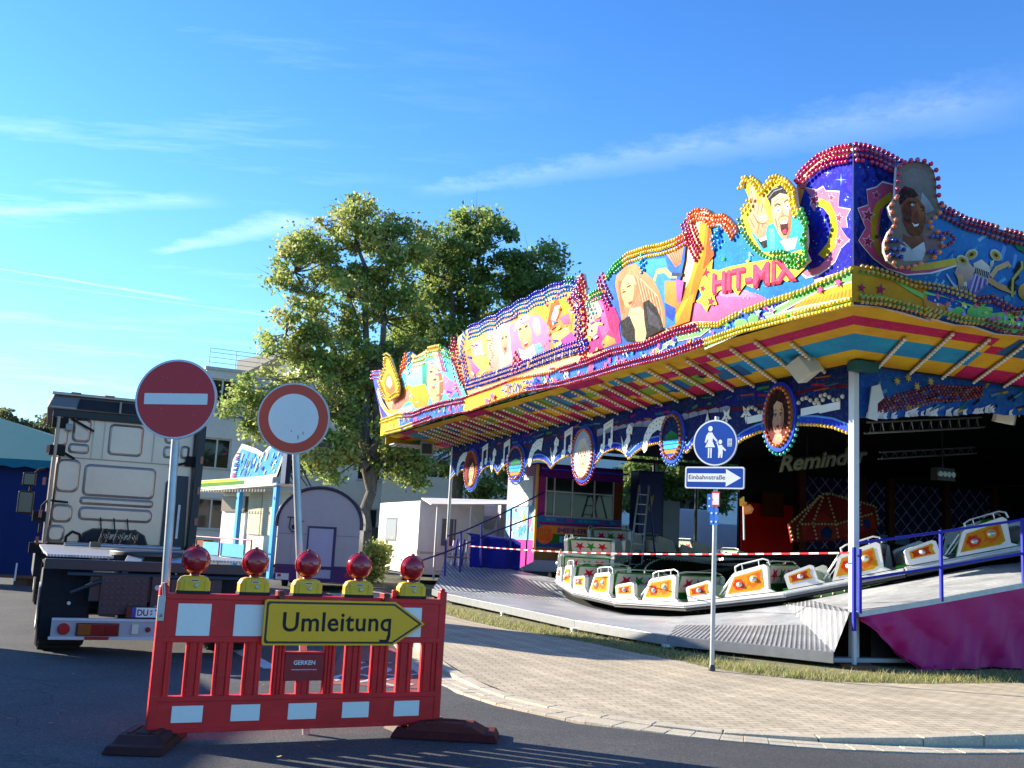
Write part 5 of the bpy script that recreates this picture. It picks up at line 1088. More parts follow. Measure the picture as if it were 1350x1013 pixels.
w.done('portrait_painting', ART, pb)
bulbs(w, z7(mo2[0:1]+mo2[1:8]), .11, .04, [MAG], 1, off=.05); bulbs(w, z7(mo2[7:15]), .11, .038, [ORG], 1, off=.05); bulbs(w, z7(mo2[15:26]), .11, .036, [H('d86a3a')], 1, off=.05); bulbs(w, z7([mo2[0], mo2[26], mo2[25]]), .1, .036, [MAG], 1, off=.05)
for L_ in ([(200, 540), (270, 545)], [(230, 590), (300, 595)], [(215, 620), (270, 635)], [(440, 520), (500, 520)], [(430, 605), (460, 605)]): bulbs(w, z7(L_), .075, .036, [H('20389a')], 1, off=.06)
bulbs(w, z7([(545, 510), (560, 480), (620, 470), (660, 500), (640, 530), (590, 550), (550, 530)]), .07, .034, [MAR], 1, off=-.22); bulbs(w, z7([(540, 370), (545, 380)]), .1, .04, [MAR], 1, off=.05)
# yellow flame ornament at the far end
fo = zA([(140, 180), (170, 165), (200, 190), (230, 290), (270, 400), (290, 480), (280, 560), (230, 590), (190, 620), (140, 590), (100, 500), (90, 420), (120, 350), (150, 280)])
w, P_, m = portrait('L', OV, fo, H('f0c020'), stand=.22); pb = m.build('flame_ornament', ART, ride)
w.poly(zA([(160, 330), (200, 320), (240, 420), (250, 490), (210, 560), (150, 520), (130, 430)]), H('f08a28')); w.poly(zA([(165, 370), (195, 360), (215, 440), (190, 490), (150, 440)]), H('e8e0c8')); w.done('flame_painting', ART, pb)
bulbs(w, fo+fo[:1], .16, .05, [YEL], 2, .12, off=.04, dirn=1)
# ---- strings of bulbs on the boards
bulbs(W1, TOP[:6], .072, .037, [MAG], 4, .07)
bulbs(W1, z4([(850, 240), (830, 200), (790, 160), (740, 165)]), .075, .038, [ORG], 3, .075); bulbs(W1, z4([(740, 175), (710, 138), (660, 133), (615, 160)]), .075, .038, [ORG], 3, .075)
bulbs(W1, z4([(625, 165), (640, 220), (665, 280), (690, 330)]), .075, .036, [MAG], 4, .075); bulbs(W1, z4([(765, 210), (760, 250), (770, 295)]), .085, .036, [CYA], 3, .09)
bulbs(W1, z4([(610, 245), (560, 275), (490, 300), (420, 312), (330, 342), (260, 400)]), .085, .042, [ORG, YEL, YEL, YEL, YEL, YEL, YEL, GRN], 3, .085); bulbs(W1, z4([(258, 405), (230, 450)]), .085, .042, [GRN], 2, .085)
bulbs(W1, z4([(208, 440), (225, 500), (260, 570)]), .1, .042, [MAG], 3, .11); bulbs(W1, z4([(410, 340), (415, 380), (420, 410)]), .1, .04, [CYA], 3, .09); bulbs(W1, z4([(205, 510), (160, 530), (140, 550)]), .1, .042, [GRN], 3, .09); bulbs(W1, z4([(150, 560), (170, 600), (180, 630)]), .11, .042, [H('80d0d8')], 3, .1)
jb = z3([(1035, 120), (960, 122), (880, 152), (800, 192), (720, 232), (640, 280), (560, 314), (500, 345)])
def scallop(pts, amp, per):
    P_ = resample(pts, 4); return [(x, y-amp*abs(math.sin(i*math.pi/per))) for i, (x, y) in enumerate(P_)]
bulbs(W1, scallop(jb, 3, 6), .13, .05, [DBL], 2, .1, dirn=-1); bulbs(W1, [(x, y+6) for x, y in scallop(jb, 3, 6)], .13, .05, [H('1c90d8')], 3, .1, dirn=-1)
bulbs(W1, z3([(485, 355), (470, 420), (475, 480)]), .13, .05, [H('1c90d8')], 3, .11); bulbs(W1, z3([(475, 480), (490, 560), (500, 625)]), .13, .05, [DBL], 3, .11, dirn=1); bulbs(W1, z3([(500, 628), (620, 592), (760, 545), (850, 510), (960, 470), (1080, 435)]), .12, .05, [DBL], 3, .1, dirn=1)
bulbs(W1, z3([(1040, 180), (1050, 260), (1045, 340), (1070, 430)]), .12, .05, [DBL], 3, .12); bulbs(W1, z3([(1050, 85), (1020, 150), (1075, 200), (1085, 290), (1070, 380), (1090, 440)]), .12, .05, [CRIM], 4, .12)
bulbs(W1, z3([(440, 385), (455, 470), (470, 560), (485, 610)]), .13, .05, [CRIM], 4, .12); bulbs(W1, z3([(980, 100), (1010, 95)]), .13, .05, [GRN], 2, .12); bulbs(W1, z3([(735, 455), (725, 490), (720, 545)]), .14, .06, [CRIM], 5, .12); bulbs(W1, z3([(690, 285), (745, 262)]), .13, .05, [CRIM], 2, .1)
bulbs(W1, z3([(205, 460), (185, 520), (175, 580)]), .17, .065, [ORG], 3, .13); bulbs(W1, z3([(228, 455), (228, 500), (235, 545)]), .17, .06, [CYA], 3, .13); bulbs(W1, z3([(250, 480), (300, 465), (320, 430), (370, 420)]), .16, .065, [YEL], 3, .13); bulbs(W1, z3([(370, 425), (400, 445), (440, 465)]), .16, .06, [GRN], 3, .13); bulbs(W1, z3([(400, 460), (405, 500), (400, 540)]), .17, .06, [CYA], 3, .13); bulbs(W1, z3([(315, 450), (315, 495)]), .17, .06, [CRIM], 2, .13)
bulbs(W1, z3([(45, 545), (90, 540)]), .17, .06, [MAG], 3, .12)
bulbs(fas, MID[:7], .078, .036, [YEL], 1, off=.035); bulbs(fas, MID[:7], .078, .036, [H('5aa81c')], 1, off=.035) if 0 else bulbs(fas, [(x, y+4) for x, y in MID[:7]], .078, .034, [H('4c9a1c'), H('c8b818'), H('c8b818')], 1, off=.035)
bulbs(fas, MID[6:12], .09, .042, [CRIM], 2, .08, off=.035); bulbs(fas, MID[11:16], .12, .045, [ORG, CRIM], 1, .09, off=.035); bulbs(fas, MID[15:], .15, .055, [CRIM, CRIM, YEL], 2, .1, off=.035)
bulbs(fas, BOT[:4], .07, .034, [YEL], 2, .065, off=.035, dirn=1); bulbs(fas, BOT[3:9], .085, .04, [CRIM], 2, .08, off=.035, dirn=1); bulbs(fas, BOT[8:13], .12, .042, [ORG, CRIM], 1, .08, off=.035, dirn=1); bulbs(fas, BOT[12:], .14, .05, [CRIM, YEL, YEL], 2, .09, off=.035, dirn=1)
tD = [(k, alr(tR, k)) for k in np.linspace(-1.93, RV-.6, 600)]
bulbs(W2, [q for q in tD if q[0] < -.95], .074, .038, [MAG], 4, .07, raw=True); bulbs(W2, [q for q in tD if -.5 < q[0] < .32], .075, .037, [MAR], 3, .07, raw=True); bulbs(W2, [q for q in tD if q[0] > .3], .085, .04, [RBR], 3, .075, raw=True)
bulbs(fr_, mR[:7], .075, .032, [YBR], 2, .06, raw=True, off=.035); bulbs(fr_, mR[6:], .08, .035, [RBR], 2, .07, raw=True, off=.035); bulbs(fr_, bR[:7], .07, .03, [YBR], 2, .06, raw=True, off=.035, dirn=1); bulbs(fr_, bR[6:], .08, .035, [RBR], 2, .07, raw=True, off=.035, dirn=1)

# ---- striped soffit, light rails
ZI, ZO = 4.44, 4.66
sof = M(); SCOL = [H('f4c024'), H('d01860'), H('f4c024'), H('20a4d8'), H('f4c024')]
def sofp(k, side, t): # k: distance along, t: 0 outer .. 1 inner
    if side == 'L': return (OV+.02+(0-OV-.02)*t, k, ZO+(ZI-ZO)*t)
    return (k, OU+.02+(0-OU-.02)*t, ZO+(ZI-ZO)*t)
def sofquad(side, k0a, k1a, k0b, k1b, t0, t1, c, dz=0):
    vs = [sofp(k0a, side, t0), sofp(k1a, side, t0), sofp(k1b, side, t1), sofp(k0b, side, t1)]
    sof.add([(x, y, z-dz) for x, y, z in vs], [(0, 1, 2, 3)], c)
def mit(side, t): return (OU if side == 'L' else OV)*(1-t)
for side, L_ in (('L', RU+1.1), ('R', RV-.5)):
    ts = [0, .16, .3, .44, .72, 1.0]
    for i in range(5):
        t0, t1 = ts[i], ts[i+1]; lim = 2.6 if side == 'L' else 1.5
        sofquad(side, mit(side, t0), lim-.8+1.2*t0, mit(side, t1), lim-.8+1.2*t1, t0, t1, SCOL[i])
        # beyond the corner the stripes break up into tapering flags
        k = lim-.8
        j = 0
        while k < L_:
            st = 1.5; a0, a1 = k+1.2*t0, min(L_, k+st+1.2*t0); b0, b1 = k+1.2*t1, min(L_, k+st+1.2*t1)
            cc = [[H('f0bc20'), H('f0bc20'), H('d01c60'), H('f0bc20'), H('d01c60')], [H('f0bc20'), H('2a90b0'), H('f0bc20'), H('d01c60'), H('f0bc20')], [H('d01c60'), H('f0bc20'), H('80a82c'), H('f0bc20'), H('d01c60')], [H('f0bc20'), H('d01c60'), H('f0bc20'), H('3088b0'), H('f0bc20')]][j % 4][i]
            if a0 < L_: sofquad(side, a0, max(a0, a1), min(b0, L_), max(min(b0, L_), b1), t0, t1, cc)
            k += st; j += 1
# tapering flags painted over the stripes
random.seed(9)
for side, L_ in (('L', RU), ('R', RV-2)):
    k = 1.0
    while k < L_-1:
        c = random.choice([H('a81450'), H('d01c60'), H('2890b8'), H('2068a0'), H('88a830')]); t0 = random.choice([.12, .3, .5]); t1 = t0+random.uniform(.2, .34)
        a_ = k+1.2*t0; vs = [sofp(a_, side, t0), sofp(a_+random.uniform(.7, 1.3), side, t0+.03), sofp(a_+1.2, side, t1), sofp(a_+.3, side, t1)]
        sof.add([(x, y, z-.003-.0005*(int(k*10) % 5)) for x, y, z in vs], [(0, 1, 2, 3)], c)
        if random.random() < .4:
            q = sofp(a_+.9, side, min(.85, t1)); sof.add([(q[0]+x, q[1]+y, q[2]-.012) for x, y in star(0, 0, .13, .42)], [tuple(range(10))], random.choice([H('2060c0'), H('e8e0d0'), H('202850')]))
        k += .62
sof.build('striped_soffit', ART, ride)
rail_b = []
def rail(side, ko, sh, t0=.16, t1=.97):
    a = Vector(sofp(ko+sh*t0, side, t0)); b = Vector(sofp(ko+sh*t1, side, t1)); a.z -= .03; b.z -= .03; m = M(); d = (b-a).normalized(); s_ = d.cross(Vector((0, 0, 1))).normalized()*.022; u_ = Vector((0, 0, .009))
    m.hexa([a-s_-u_, b-s_-u_, b+s_-u_, a+s_-u_], [a-s_+u_, b-s_+u_, b+s_+u_, a+s_+u_], H('c09a30')); m.hexa([a-s_*1.1-u_*1.6, b-s_*1.1-u_*1.6, b-s_*.8-u_*1.6, a-s_*.8-u_*1.6], [a-s_*1.1, b-s_*1.1, b-s_*.8, a-s_*.8], H('3a3020'))
    n = int((b-a).length/.12)
    for i in range(n+1):
        q = a+(b-a)*(i/n); m.ball((q.x, q.y, q.z-.026), .027, H('f6f2e6'), 8, 5)
    m.build('light_rail', PLAST, ride)
k = -.15
while k < RU-1.4: rail('L', k-.5, 1.3, .12 if k > 0 else .3); k += .62
k = -.25
while k < RV-3: rail('R', k-.55, 1.2, .15 if k > .2 else .35); k += .64
# ---- posts and beams
m = M(); m.box(-.05, .05, -.05, .05, .16, ZI, H('c8cbcc')); m.box(-.06, -.045, -.06, .06, .16, ZI, H('dcdedf')); corner_post = m.build('post', PAINT, ride, bevel=.012)
m = M(); m.box(-.5, .9, -.12, .1, .1, .16, H('a8aaa8')); m.box(-.1, .16, -.16, .12, .0, .1, H('5a3c28')); m.build('post_foot', MATTE, ride, bevel=.01)
m = M(); m.tube((0, RU, .3), (0, RU, ZI), .05, H('b8bab8'), 12); m.build('post', METAL, ride)
for p_ in ((RV-.5, 0), (RV-.5, RU)):
    m = M(); m.tube((*p_, 0), (*p_, ZI), .07, H('b8bab8'), 12); m.build('post', METAL, ride)
for p_ in ((9., RU), (13.5, RU), (7.3, RU)): m = M(); m.tube((*p_, 0), (*p_, ZI), .06, H('404448'), 10); m.build('post', METAL, ride)
m = M(); m.box(-.05, .05, .02, RU, ZI-.02, ZI+.12, DK2); m.box(.02, RV-.5, -.05, .05, ZI-.02, ZI+.12, DK2); m.box(0, RV-.5, RU-.1, RU, ZI, ZI+.12, DK2); m.box(-.2, .2, -.3, -.08, 4.3, 4.44, H('1c5a5a')); m.build('eaves_beam', MATTE, ride)
# dark canvas roof, resting well below the tops of the boards
m = M(); vs = [(OV+.1, OU+.1, ZO+.06), (RV+2, OU+.1, ZO+.06), (RV+2, RU+.6, ZO+.06), (OV+.1, RU+.6, ZO+.06), (3, 3, 4.95), (RV-5, 3, 4.95), (RV-5, RU-4, 4.95), (3, RU-4, 4.95)]
m.add(vs, [(0, 1, 5, 4), (1, 2, 6, 5), (2, 3, 7, 6), (3, 0, 4, 7), (4, 5, 6, 7)], H('14161c')); m.build('canvas_roof', FABR, ride)
# far end of the overhang
m = M(); m.box(OV, 0, RU+1.0, RU+1.06, ZI-.02, ZO+.1, H('c8a020')); m.box(OV+.1, OV+1.6, RU+.35, RU+.95, ZI-.05, ZI-.02, H('d8d8d0'))
for i in range(8):
    for j in range(4): m.ball((OV+.2+i*.19, RU+.42+j*.15, ZI-.07), .04, H('f0ead8'), 8, 5)
m.build('overhang_end', ART, ride)

# ---- valance behind the canopy: arches, medallions, musical shapes
VL = Wall('L', 0.); VR = Wall('R', 0.)
def arch_edge(cs, k0, k1, lo, hi):  # scalloped lower edge between cusps
    o = []
    for a, b in zip(cs[:-1], cs[1:]):
        for i in range(9): t = i/8; o.append((a+(b-a)*t, lo+(hi-lo)*math.sin(math.pi*t)**.7))
    return o
cusps = [.05, 3.15, 4.6, 6.9, 8.4, 10.9, 12.7, 14.5, 16.0, 18.6]
ed = arch_edge(cusps, 0, 0, 3.42, 3.68)
m = M(); m.prism([(0.02, ZI)]+ed+[(18.62, ZI)], VL.fn, -.02, .02, H('16286a')); m.build('valance', ART, ride)
w = VL; w.o = .022
for a, b in zip(np.linspace(.05, 18.5, 60)[:-1], np.linspace(.05, 18.5, 60)[1:]): 
    zt = 4.12+.06*math.sin(a*3); zt2 = 4.12+.06*math.sin(b*3); w.m.add([w.fn(a, ZI-.02, w.o), w.fn(b, ZI-.02, w.o), w.fn(b, zt2, w.o), w.fn(a, zt, w.o)], [(0, 1, 2, 3)], H('101c8a') if int(a/1.7) % 2 else H('142a6a'))
w.o += .001
w.line([(x, 4.1+.07*math.sin(x*1.9)) for x in np.linspace(.1, 18.5, 90)], .05, H('6a0c20'), raw=True)
random.seed(12)
for i in range(70): x = random.uniform(.2, 18.3); z_ = random.uniform(4.12, 4.38); w.line([(x, z_), (x+random.uniform(.1, .4), z_+random.uniform(-.05, .05))], random.uniform(.015, .05), random.choice([H('2a6a9a'), H('b02050'), H('3a9a4a'), H('c86a2a'), H('1c3cb0'), H('4a8ac0')]), raw=True)
for x in np.arange(3.2, 8.2, .35): w.poly([(x, 4.02+.05*math.sin(x*2)), (x+.33, 4.02+.05*math.sin(x*2+.6)), (x+.33, 4.13), (x+.12, 4.15), (x, 4.12)], H('a8b0c8'), raw=True)
w.line([(x, z_+.045) for x, z_ in ed], .11, H('1848d0'), raw=True); w.line([(x, z_+.10) for x, z_ in ed], .03, H('68a8f0'), raw=True)
w.done('valance_painting')
bulbs(w, [(x, z_-.035) for x, z_ in ed], .085, .036, [H('e8b830')], 1, raw=True, off=.03); bulbs(w, [(x, z_-.02) for x, z_ in ed], .085, .02, [H('f8e070')], 1, raw=True, off=.02)
# white perforated note shapes
PO0 = [VL.o, 0]
def perf(w, pts, raw=True):
    PO0[1] += 1; w.o = .03+.0006*PO0[1]; w.poly(pts, H('e6e6e2'), raw=True, thick=.012)
def dots(w, L_, r_=.022):
    for x, z_ in L_: w.poly(circ(x, z_, r_, n=8), H('30343c'), raw=True)
def bignote(w, x, z_, s, dbl=True, flip=1):
    f = lambda L_: [(x+a*s*flip, z_+b*s) for a, b in L_]
    perf(w, f([(-.25, .5), (.3, .62), (.3, .42), (.3, -.05), (.2, -.18), (.05, -.1), (.08, .08), (.2, .08), (.2, .42), (-.15, .34), (-.15, -.15), (-.25, -.3), (-.42, -.22), (-.38, -.05), (-.25, -.02)]))
    dots(w, f([(-.1, .46), (.0, .48), (.1, .5), (.2, .52), (-.3, -.15), (.14, 0), (-.2, .1), (-.2, .3), (.25, .2), (.25, .34)]), .02*s)
def bird(w, x, z_, s, flip=1):
    f = lambda L_: [(x+a*s*flip, z_+b*s) for a, b in L_]
    perf(w, f([(-.5, -.3), (-.42, .0), (-.2, .25), (.15, .38), (.55, .4), (.5, .2), (.45, .02), (.2, .1), (-.05, .02), (-.2, -.12), (-.28, -.35), (-.4, -.42)]))
    dots(w, f([(-.3, .05), (-.15, .18), (0, .26), (.15, .3), (.3, .33), (.42, .3), (0, .14), (.15, .2), (.3, .22), (-.3, -.1), (-.15, .05)]), .02*s)
def treble(w, x, z_, s):
    f = lambda L_: [(x+a*s, z_+b*s) for a, b in L_]; perf(w, f([(-.3, .3), (-.1, .42), (.05, .25), (0, .05), (.15, -.1), (.1, -.4), (.22, -.1), (.35, .1), (.25, -.25), (.05, -.5), (-.05, -.2), (-.2, -.05), (-.15, .15), (-.28, .1)])); dots(w, f([(-.15, .25), (-.05, .12), (.08, -.2)]), .025*s)
for k_, fn_ in ((3.3, 'star'), (2.7, 'star'), (3.9, 'tri'), (1.0, 'key'), (.55, 'key'), (5.9, 'bird'), (7.0, 'treb'), (7.9, 'note'), (9.95, 'note'), (10.7, 'treb'), (11.9, 'bird'), (13.9, 'note'), (14.9, 'treb'), (15.6, 'note'), (17.6, 'bird'), (2.45, 'key')):
    if fn_ == 'bird': bird(w, k_, 3.83, .85, -1)
    elif fn_ == 'note': bignote(w, k_, 3.82, .8, flip=-1)
    elif fn_ == 'treb': treble(w, k_, 3.82, .75)
    elif fn_ == 'star': perf(w, star(k_, 3.95, .17, .42)); dots(w, [(k_, 3.95), (k_+.04, 3.9), (k_-.04, 3.9)])
    elif fn_ == 'tri': perf(w, [(k_-.1, 3.8), (k_+.12, 3.82), (k_+.02, 4.08)]); dots(w, [(k_, 3.85), (k_+.02, 3.93)])
    else:
        perf(w, [(k_-.28, 3.78), (k_+.2, 3.76), (k_+.2, 3.88), (k_-.28, 3.9)])
        for j in range(7): BULBS.append((w.fn(k_+.25-j*.1, 3.98+.06*math.sin(j), .05), H('d8d4c4'), .036))
    w.done('perforated_ornament', PAINT)
# medallions
def medal(side, kc, zc, rx, rz, kind):
    w = Wall(side, 0., .07); m = M(); m.prism(circ(kc, zc, rx+.1, rz+.1, 40), w.fn, -.05, .0, H('2a4ad0'), side=H('2a4ad0')); m.prism(circ(kc, zc, rx+.03, rz+.03, 40), w.fn, .0, .012, H('a06a20')); md = m.build('medallion', ART, ride)
    w.o = .014; P = lambda a, b: (kc+a*rx*(-1 if side == 'L' else 1), zc+b*rz)
    def poly(L_, c): w.poly([P(*q) for q in L_], c, raw=True)
    E_ = lambda x, y, a, b, c, n=16: poly(circ(x, y, a, b, n), c)
    if kind == 'stripe':
        poly([(math.cos(t), math.sin(t)) for t in np.linspace(0, 6.28, 30)], H('142060'))
        for i, c in enumerate([H('1a9ad8'), H('30b8e8'), H('f08848'), H('1c3ab0')]):
            y = -.15-i*.22; wd = math.sqrt(max(.05, 1-y*y))*.92; poly([(-wd, y), (wd, y), (wd*.9, y-.18), (-wd*.9, y-.18)], c)
        poly([(-.7, .05), (0, .3), (.7, .05), (.6, -.1), (-.6, -.1)], H('1c8a50'))
    elif kind == 'brunette':
        poly(circ(0, 0, .97, .97, 30), H('6a2c24')); poly([(-.75, -.5), (-.8, .2), (-.55, .75), (-.05, .95), (.5, .8), (.8, .2), (.75, -.4), (.4, -.2), (-.4, -.3)], H('3a1410'))
        poly([(-.45, -.9), (-.2, -.6), (.25, -.6), (.5, -.9), (.1, -.98), (-.1, -.98)], H('f0a888')); poly(circ(0, .0, .45, .62, 24), H('f0b898')); poly([(.2, .5), (.45, .1), (.38, -.3), (.1, -.6), (.25, 0)], H('d88a6a')); poly([(-.5, .1), (-.42, .55), (0, .75), (.45, .5), (.48, .1), (.3, .45), (-.1, .55), (-.35, .4)], H('3a1410'))
        for x in (-.19, .21): poly([(x-.13, .06), (x-.05, .13), (x+.06, .13), (x+.13, .06), (x, .0)], H('5a2c1c')); E_(x, .06, .085, .03, H('d8d0c8'), 10); E_(x, .06, .04, .034, H('28301c'), 8); poly([(x-.13, .08), (x-.04, .12), (x+.06, .12), (x+.13, .08), (x, .095)], H('1c0a06')); poly([(x-.15, .2), (x, .26), (x+.15, .2), (x, .225)], H('2a120c'))
        poly([(-.03, .05), (.05, -.15), (-.06, -.15)], H('cc8064')); poly([(-.15, -.33), (-.04, -.28), (0, -.3), (.04, -.28), (.15, -.33), (0, -.42)], H('b02430')); poly([(-.45, -.2), (-.3, .1), (-.36, .4), (-.6, .3), (-.62, -.3)], H('2c0e0a'))
    else:
        bg_, hair, skin = {'blonde': (H('b8c4dc'), H('e8dcc8'), H('f4c8a8')), 'redhead': (H('a03a24'), H('5a1c14'), H('f0b48c'))}[kind]
        poly(circ(0, 0, .97, .97, 30), bg_); poly([(-.6, -.7), (-.7, .1), (-.35, .6), (.2, .65), (.65, .2), (.6, -.7), (0, -.95)], hair); poly(circ(.08, -.15, .4, .55, 20), skin); poly([(-.3, -.95), (-.1, -.6), (.25, -.6), (.4, -.9)], skin)
        for x in (-.08, .24): E_(x, -.08, .08, .035, H('3a3428'), 8)
        poly([(0, -.4), (.1, -.36), (.2, -.4), (.1, -.47)], H('c84850')); poly([(-.35, .1), (-.2, .45), (.3, .45), (.1, .28), (-.2, .1), (-.3, -.3)], hair)
    w.done('medallion_painting', ART, md)
    ring1 = circ(kc, zc, rx+.0, rz+.0, 60); ring1.append(ring1[0]); ring2 = circ(kc, zc, rx+.15, rz+.15, 60); 
    bulbs(w, ring1, .085, .034, [H('e87828')] if kind != 'stripe' else [H('d08030')], 1, raw=True, off=.04)
    low = [q for q in circ(kc, zc, rx+.14, rz+.14, 80) if q[1] < zc-.05*rz]
    bulbs(w, low, .1, .036, [H('18a890')] if kc < 3 else ([CRIM] if kind == 'blonde' else [H('4a90c8')]), 1, raw=True, off=-.03)
medal('L', 1.74, 3.80, .35, .48, 'brunette'); medal('L', 5.12, 3.72, .36, .42, 'stripe'); medal('L', 9.05, 3.62, .5, .56, 'blonde'); medal('L', 13.1, 3.62, .52, .42, 'stripe'); medal('L', 16.6, 3.62, .55, .52, 'redhead')
# right valance: dark blue foil drape with red bulbs
m = M(); pr = [(.08, ZI), (.08, 3.66), (.5, 3.62), (1.0, 3.74), (1.6, 3.78), (2.2, 3.92), (2.65, 3.98), (2.7, ZI)]
pr = [(.08, ZI), (.08, 3.64), (.6, 3.66), (1.1, 3.76), (1.8, 3.82), (2.65, 3.96)]+[(x, 3.96+.06*math.sin(x*2)) for x in np.arange(3., RV-1, .4)]+[(RV-1, ZI)]
m.prism(pr, VR.fn, -.02, .02, H('1c58b0')); m.build('valance', ART, ride)
w = VR; w.o = .024; random.seed(2)
for i in range(120):
    x = random.uniform(.15, 8); lo = float(np.interp(x, [q[0] for q in pr[1:-1]], [q[1] for q in pr[1:-1]])); z_ = random.uniform(lo+.02, 4.4); a_ = random.uniform(.3, .8)
    w.line([(x, z_), (x+random.uniform(.05, .25), z_+a_*.15)], random.uniform(.015, .06), random.choice([H('0c2048'), H('2a6aa8'), H('0a1430'), H('5a90c0'), H('1c7a6a'), H('c8a82a')]), raw=True)
for i in range(60):
    x = random.uniform(.15, 2.6) if i < 44 else random.uniform(2.6, 12); lo = float(np.interp(x, [q[0] for q in pr[1:-1]], [q[1] for q in pr[1:-1]])); s_ = random.uniform(.03, .13); w.poly([(x, lo), (x+s_, lo), (x+s_*.7, lo+s_*.6), (x+s_*1.2, lo+s_*1.2), (x+s_*.2, lo+s_*.8)], H('e8eef4'), raw=True)
w.done('valance_painting')
for k in range(6): bulbs(VR, [(.25+k*.04, 3.72+k*.045), (1.0, 3.86+k*.05), (1.5, 4.02+k*.05), (2.1, 4.1+k*.04), (2.5, 4.2+k*.03)], .07, .028, [H('801010')], 1, raw=True, off=.04)
for x, z_ in ((.75, 4.25), (.95, 4.32), (1.1, 4.2), (1.35, 4.3)): VR.o += .01; VR.poly(star(x, z_, .07, .4, 7), H('b0a030'), raw=True, thick=.01)
VR.poly([(.12, 3.62), (.2, 4.1), (.35, 4.15), (.42, 3.95), (.3, 3.85), (.3, 3.6)], H('c8c8c4'), raw=True, thick=.02); VR.done('valance_ornament', PAINT)
# ================================================================== the round track and its cars
RC = np.array([10.3, 27.2]); RR = 8.8
ANG = np.array([-200, -190, -180, -170, -160, -150, -140, -130, -124, -116, -110, -102, -97, -85, -70, -40, 0, 40, 70, 90, 120, 150, 160, 170, 180, 190, 200])
def zring(a):
    a = (a+180) % 360-180
    A = [-180, -170, -160, -150, -140, -130, -124, -116, -110, -102, -97, -85, -70, -40, 0, 40, 90, 120, 150, 160, 170, 180]
    Zz = [.62, .52, .46, .43, .52, .76, .96, 1.28, 1.52, 1.84, 2.0, 2.25, 2.3, 1.6, .8, .6, .8, 1.3, 1.5, 1.25, .9, .62]
    return float(np.interp(a, A, Zz))
def rw(a, r, z): return (RC[0]+r*math.cos(R(a)), RC[1]+r*math.sin(R(a)), z)
def rl(p): return ride_local(p)
def deckmat(name, ang, per, depth=.8, dark=.35, base=(.68, .73, .79)):
    m, nt, b, out = nodes(name); tc = nd(nt, 'ShaderNodeTexCoord'); mp = nd(nt, 'ShaderNodeMapping'); mp.inputs['Rotation'].default_value = (0, 0, ang); nt.links.new(tc.outputs['Object'], mp.inputs[0])
    sp = nd(nt, 'ShaderNodeSeparateXYZ'); nt.links.new(mp.outputs[0], sp.inputs[0])
    s = mathn(nt, 'SINE', mathn(nt, 'MULTIPLY', sp.outputs[0], 2*math.pi/per)); n = noise(nt, tc.outputs['Object'], 1.6, 6, .65); n2 = noise(nt, tc.outputs['Object'], 14, 4, .7)
    c = ramp(nt, s, [(.25, tuple(x*dark for x in base)), (.55, base)]); c = mixn(nt, c, ramp(nt, n, [(.3, (.62, .62, .63)), (.7, (1.1,)*3)]), 1., 'MULTIPLY'); c = mixn(nt, c, ramp(nt, n2, [(.35, (.8,)*3), (.65, (1.1,)*3)]), .6, 'MULTIPLY')  # grooves coloured darker for the shade and dirt between the lit ribs
    nt.links.new(c, b.inputs['Base Color']); b.inputs['Metallic'].default_value = .12; nt.links.new(mathn(nt, 'ADD', mathn(nt, 'MULTIPLY', n, .25), .3), b.inputs['Roughness'])
    bump(nt, b, s, depth, .01); return m
RIBA = deckmat('ribbed_deck_a', R(38), .07, .45, .5, (.46, .49, .54)); RIBB = deckmat('ribbed_deck_b', R(-50), .07, .4, .65); RIBC = deckmat('ribbed_deck_c', R(8), .12, .6, .42); SMOO = deckmat('smooth_deck', R(20), .03, .1, .9, (.52, .56, .62))
# outer edge of the deck (world x, y, z) walked from the far end round to the right
OUT = [(-1.75, 32.6, 1.0), (-1.75, 31.0, .9), (-1.7, 28.6, .55), (-1.7, 26.0, .29), (-1.2, 24.3, .27), (.1, 21.4, .25), (1.33, 18.3, .25), (2.6, 16.1, .25), (4.66, 14.6, .26)]
INN = [170, 175, 181, 188, -168, -160, -150, -139, -124]
def deck(i, j, mat, name='deck_plate', sub=5, f0=0., f1=1., rise=0.):
    m = M(); vs = []
    for a in range(sub+1):
        t = a/sub; o = np.array(OUT[i])*(1-t)+np.array(OUT[j])*t; an = INN[i]*(1-t)+INN[j]*t if abs(INN[i]-INN[j]) < 90 else (INN[i]*(1-t)+(INN[j]+360)*t)
        q = np.array(rw(an, RR-.1, zring(an)-.33))
        for k in range(7):
            f = f0+(f1-f0)*k/6; p = o*(1-f)+q*f; vs.append(rl(p))
    m.add(vs, [(a*7+k, a*7+k+1, (a+1)*7+k+1, (a+1)*7+k) for a in range(sub) for k in range(6)], (.5,)*3, False)
    return m.build(name, mat, ride)
for i, mt in zip(range(8), (SMOO, RIBC, RIBC, RIBC, SMOO, SMOO, RIBB, RIBA)):
    if i == 3: deck(i, i+1, RIBC); continue
    if i in (4, 5): deck(i, i+1, SMOO, f1=.62); deck(i, i+1, SMOO, f0=.62); continue
    if i == 6: deck(i, i+1, RIBB, f1=.45); deck(i, i+1, SMOO, f0=.45); continue
    deck(i, i+1, mt, f1=.5 if i == 7 else 1.)
    if i == 7: deck(i, i+1, SMOO, f0=.5)
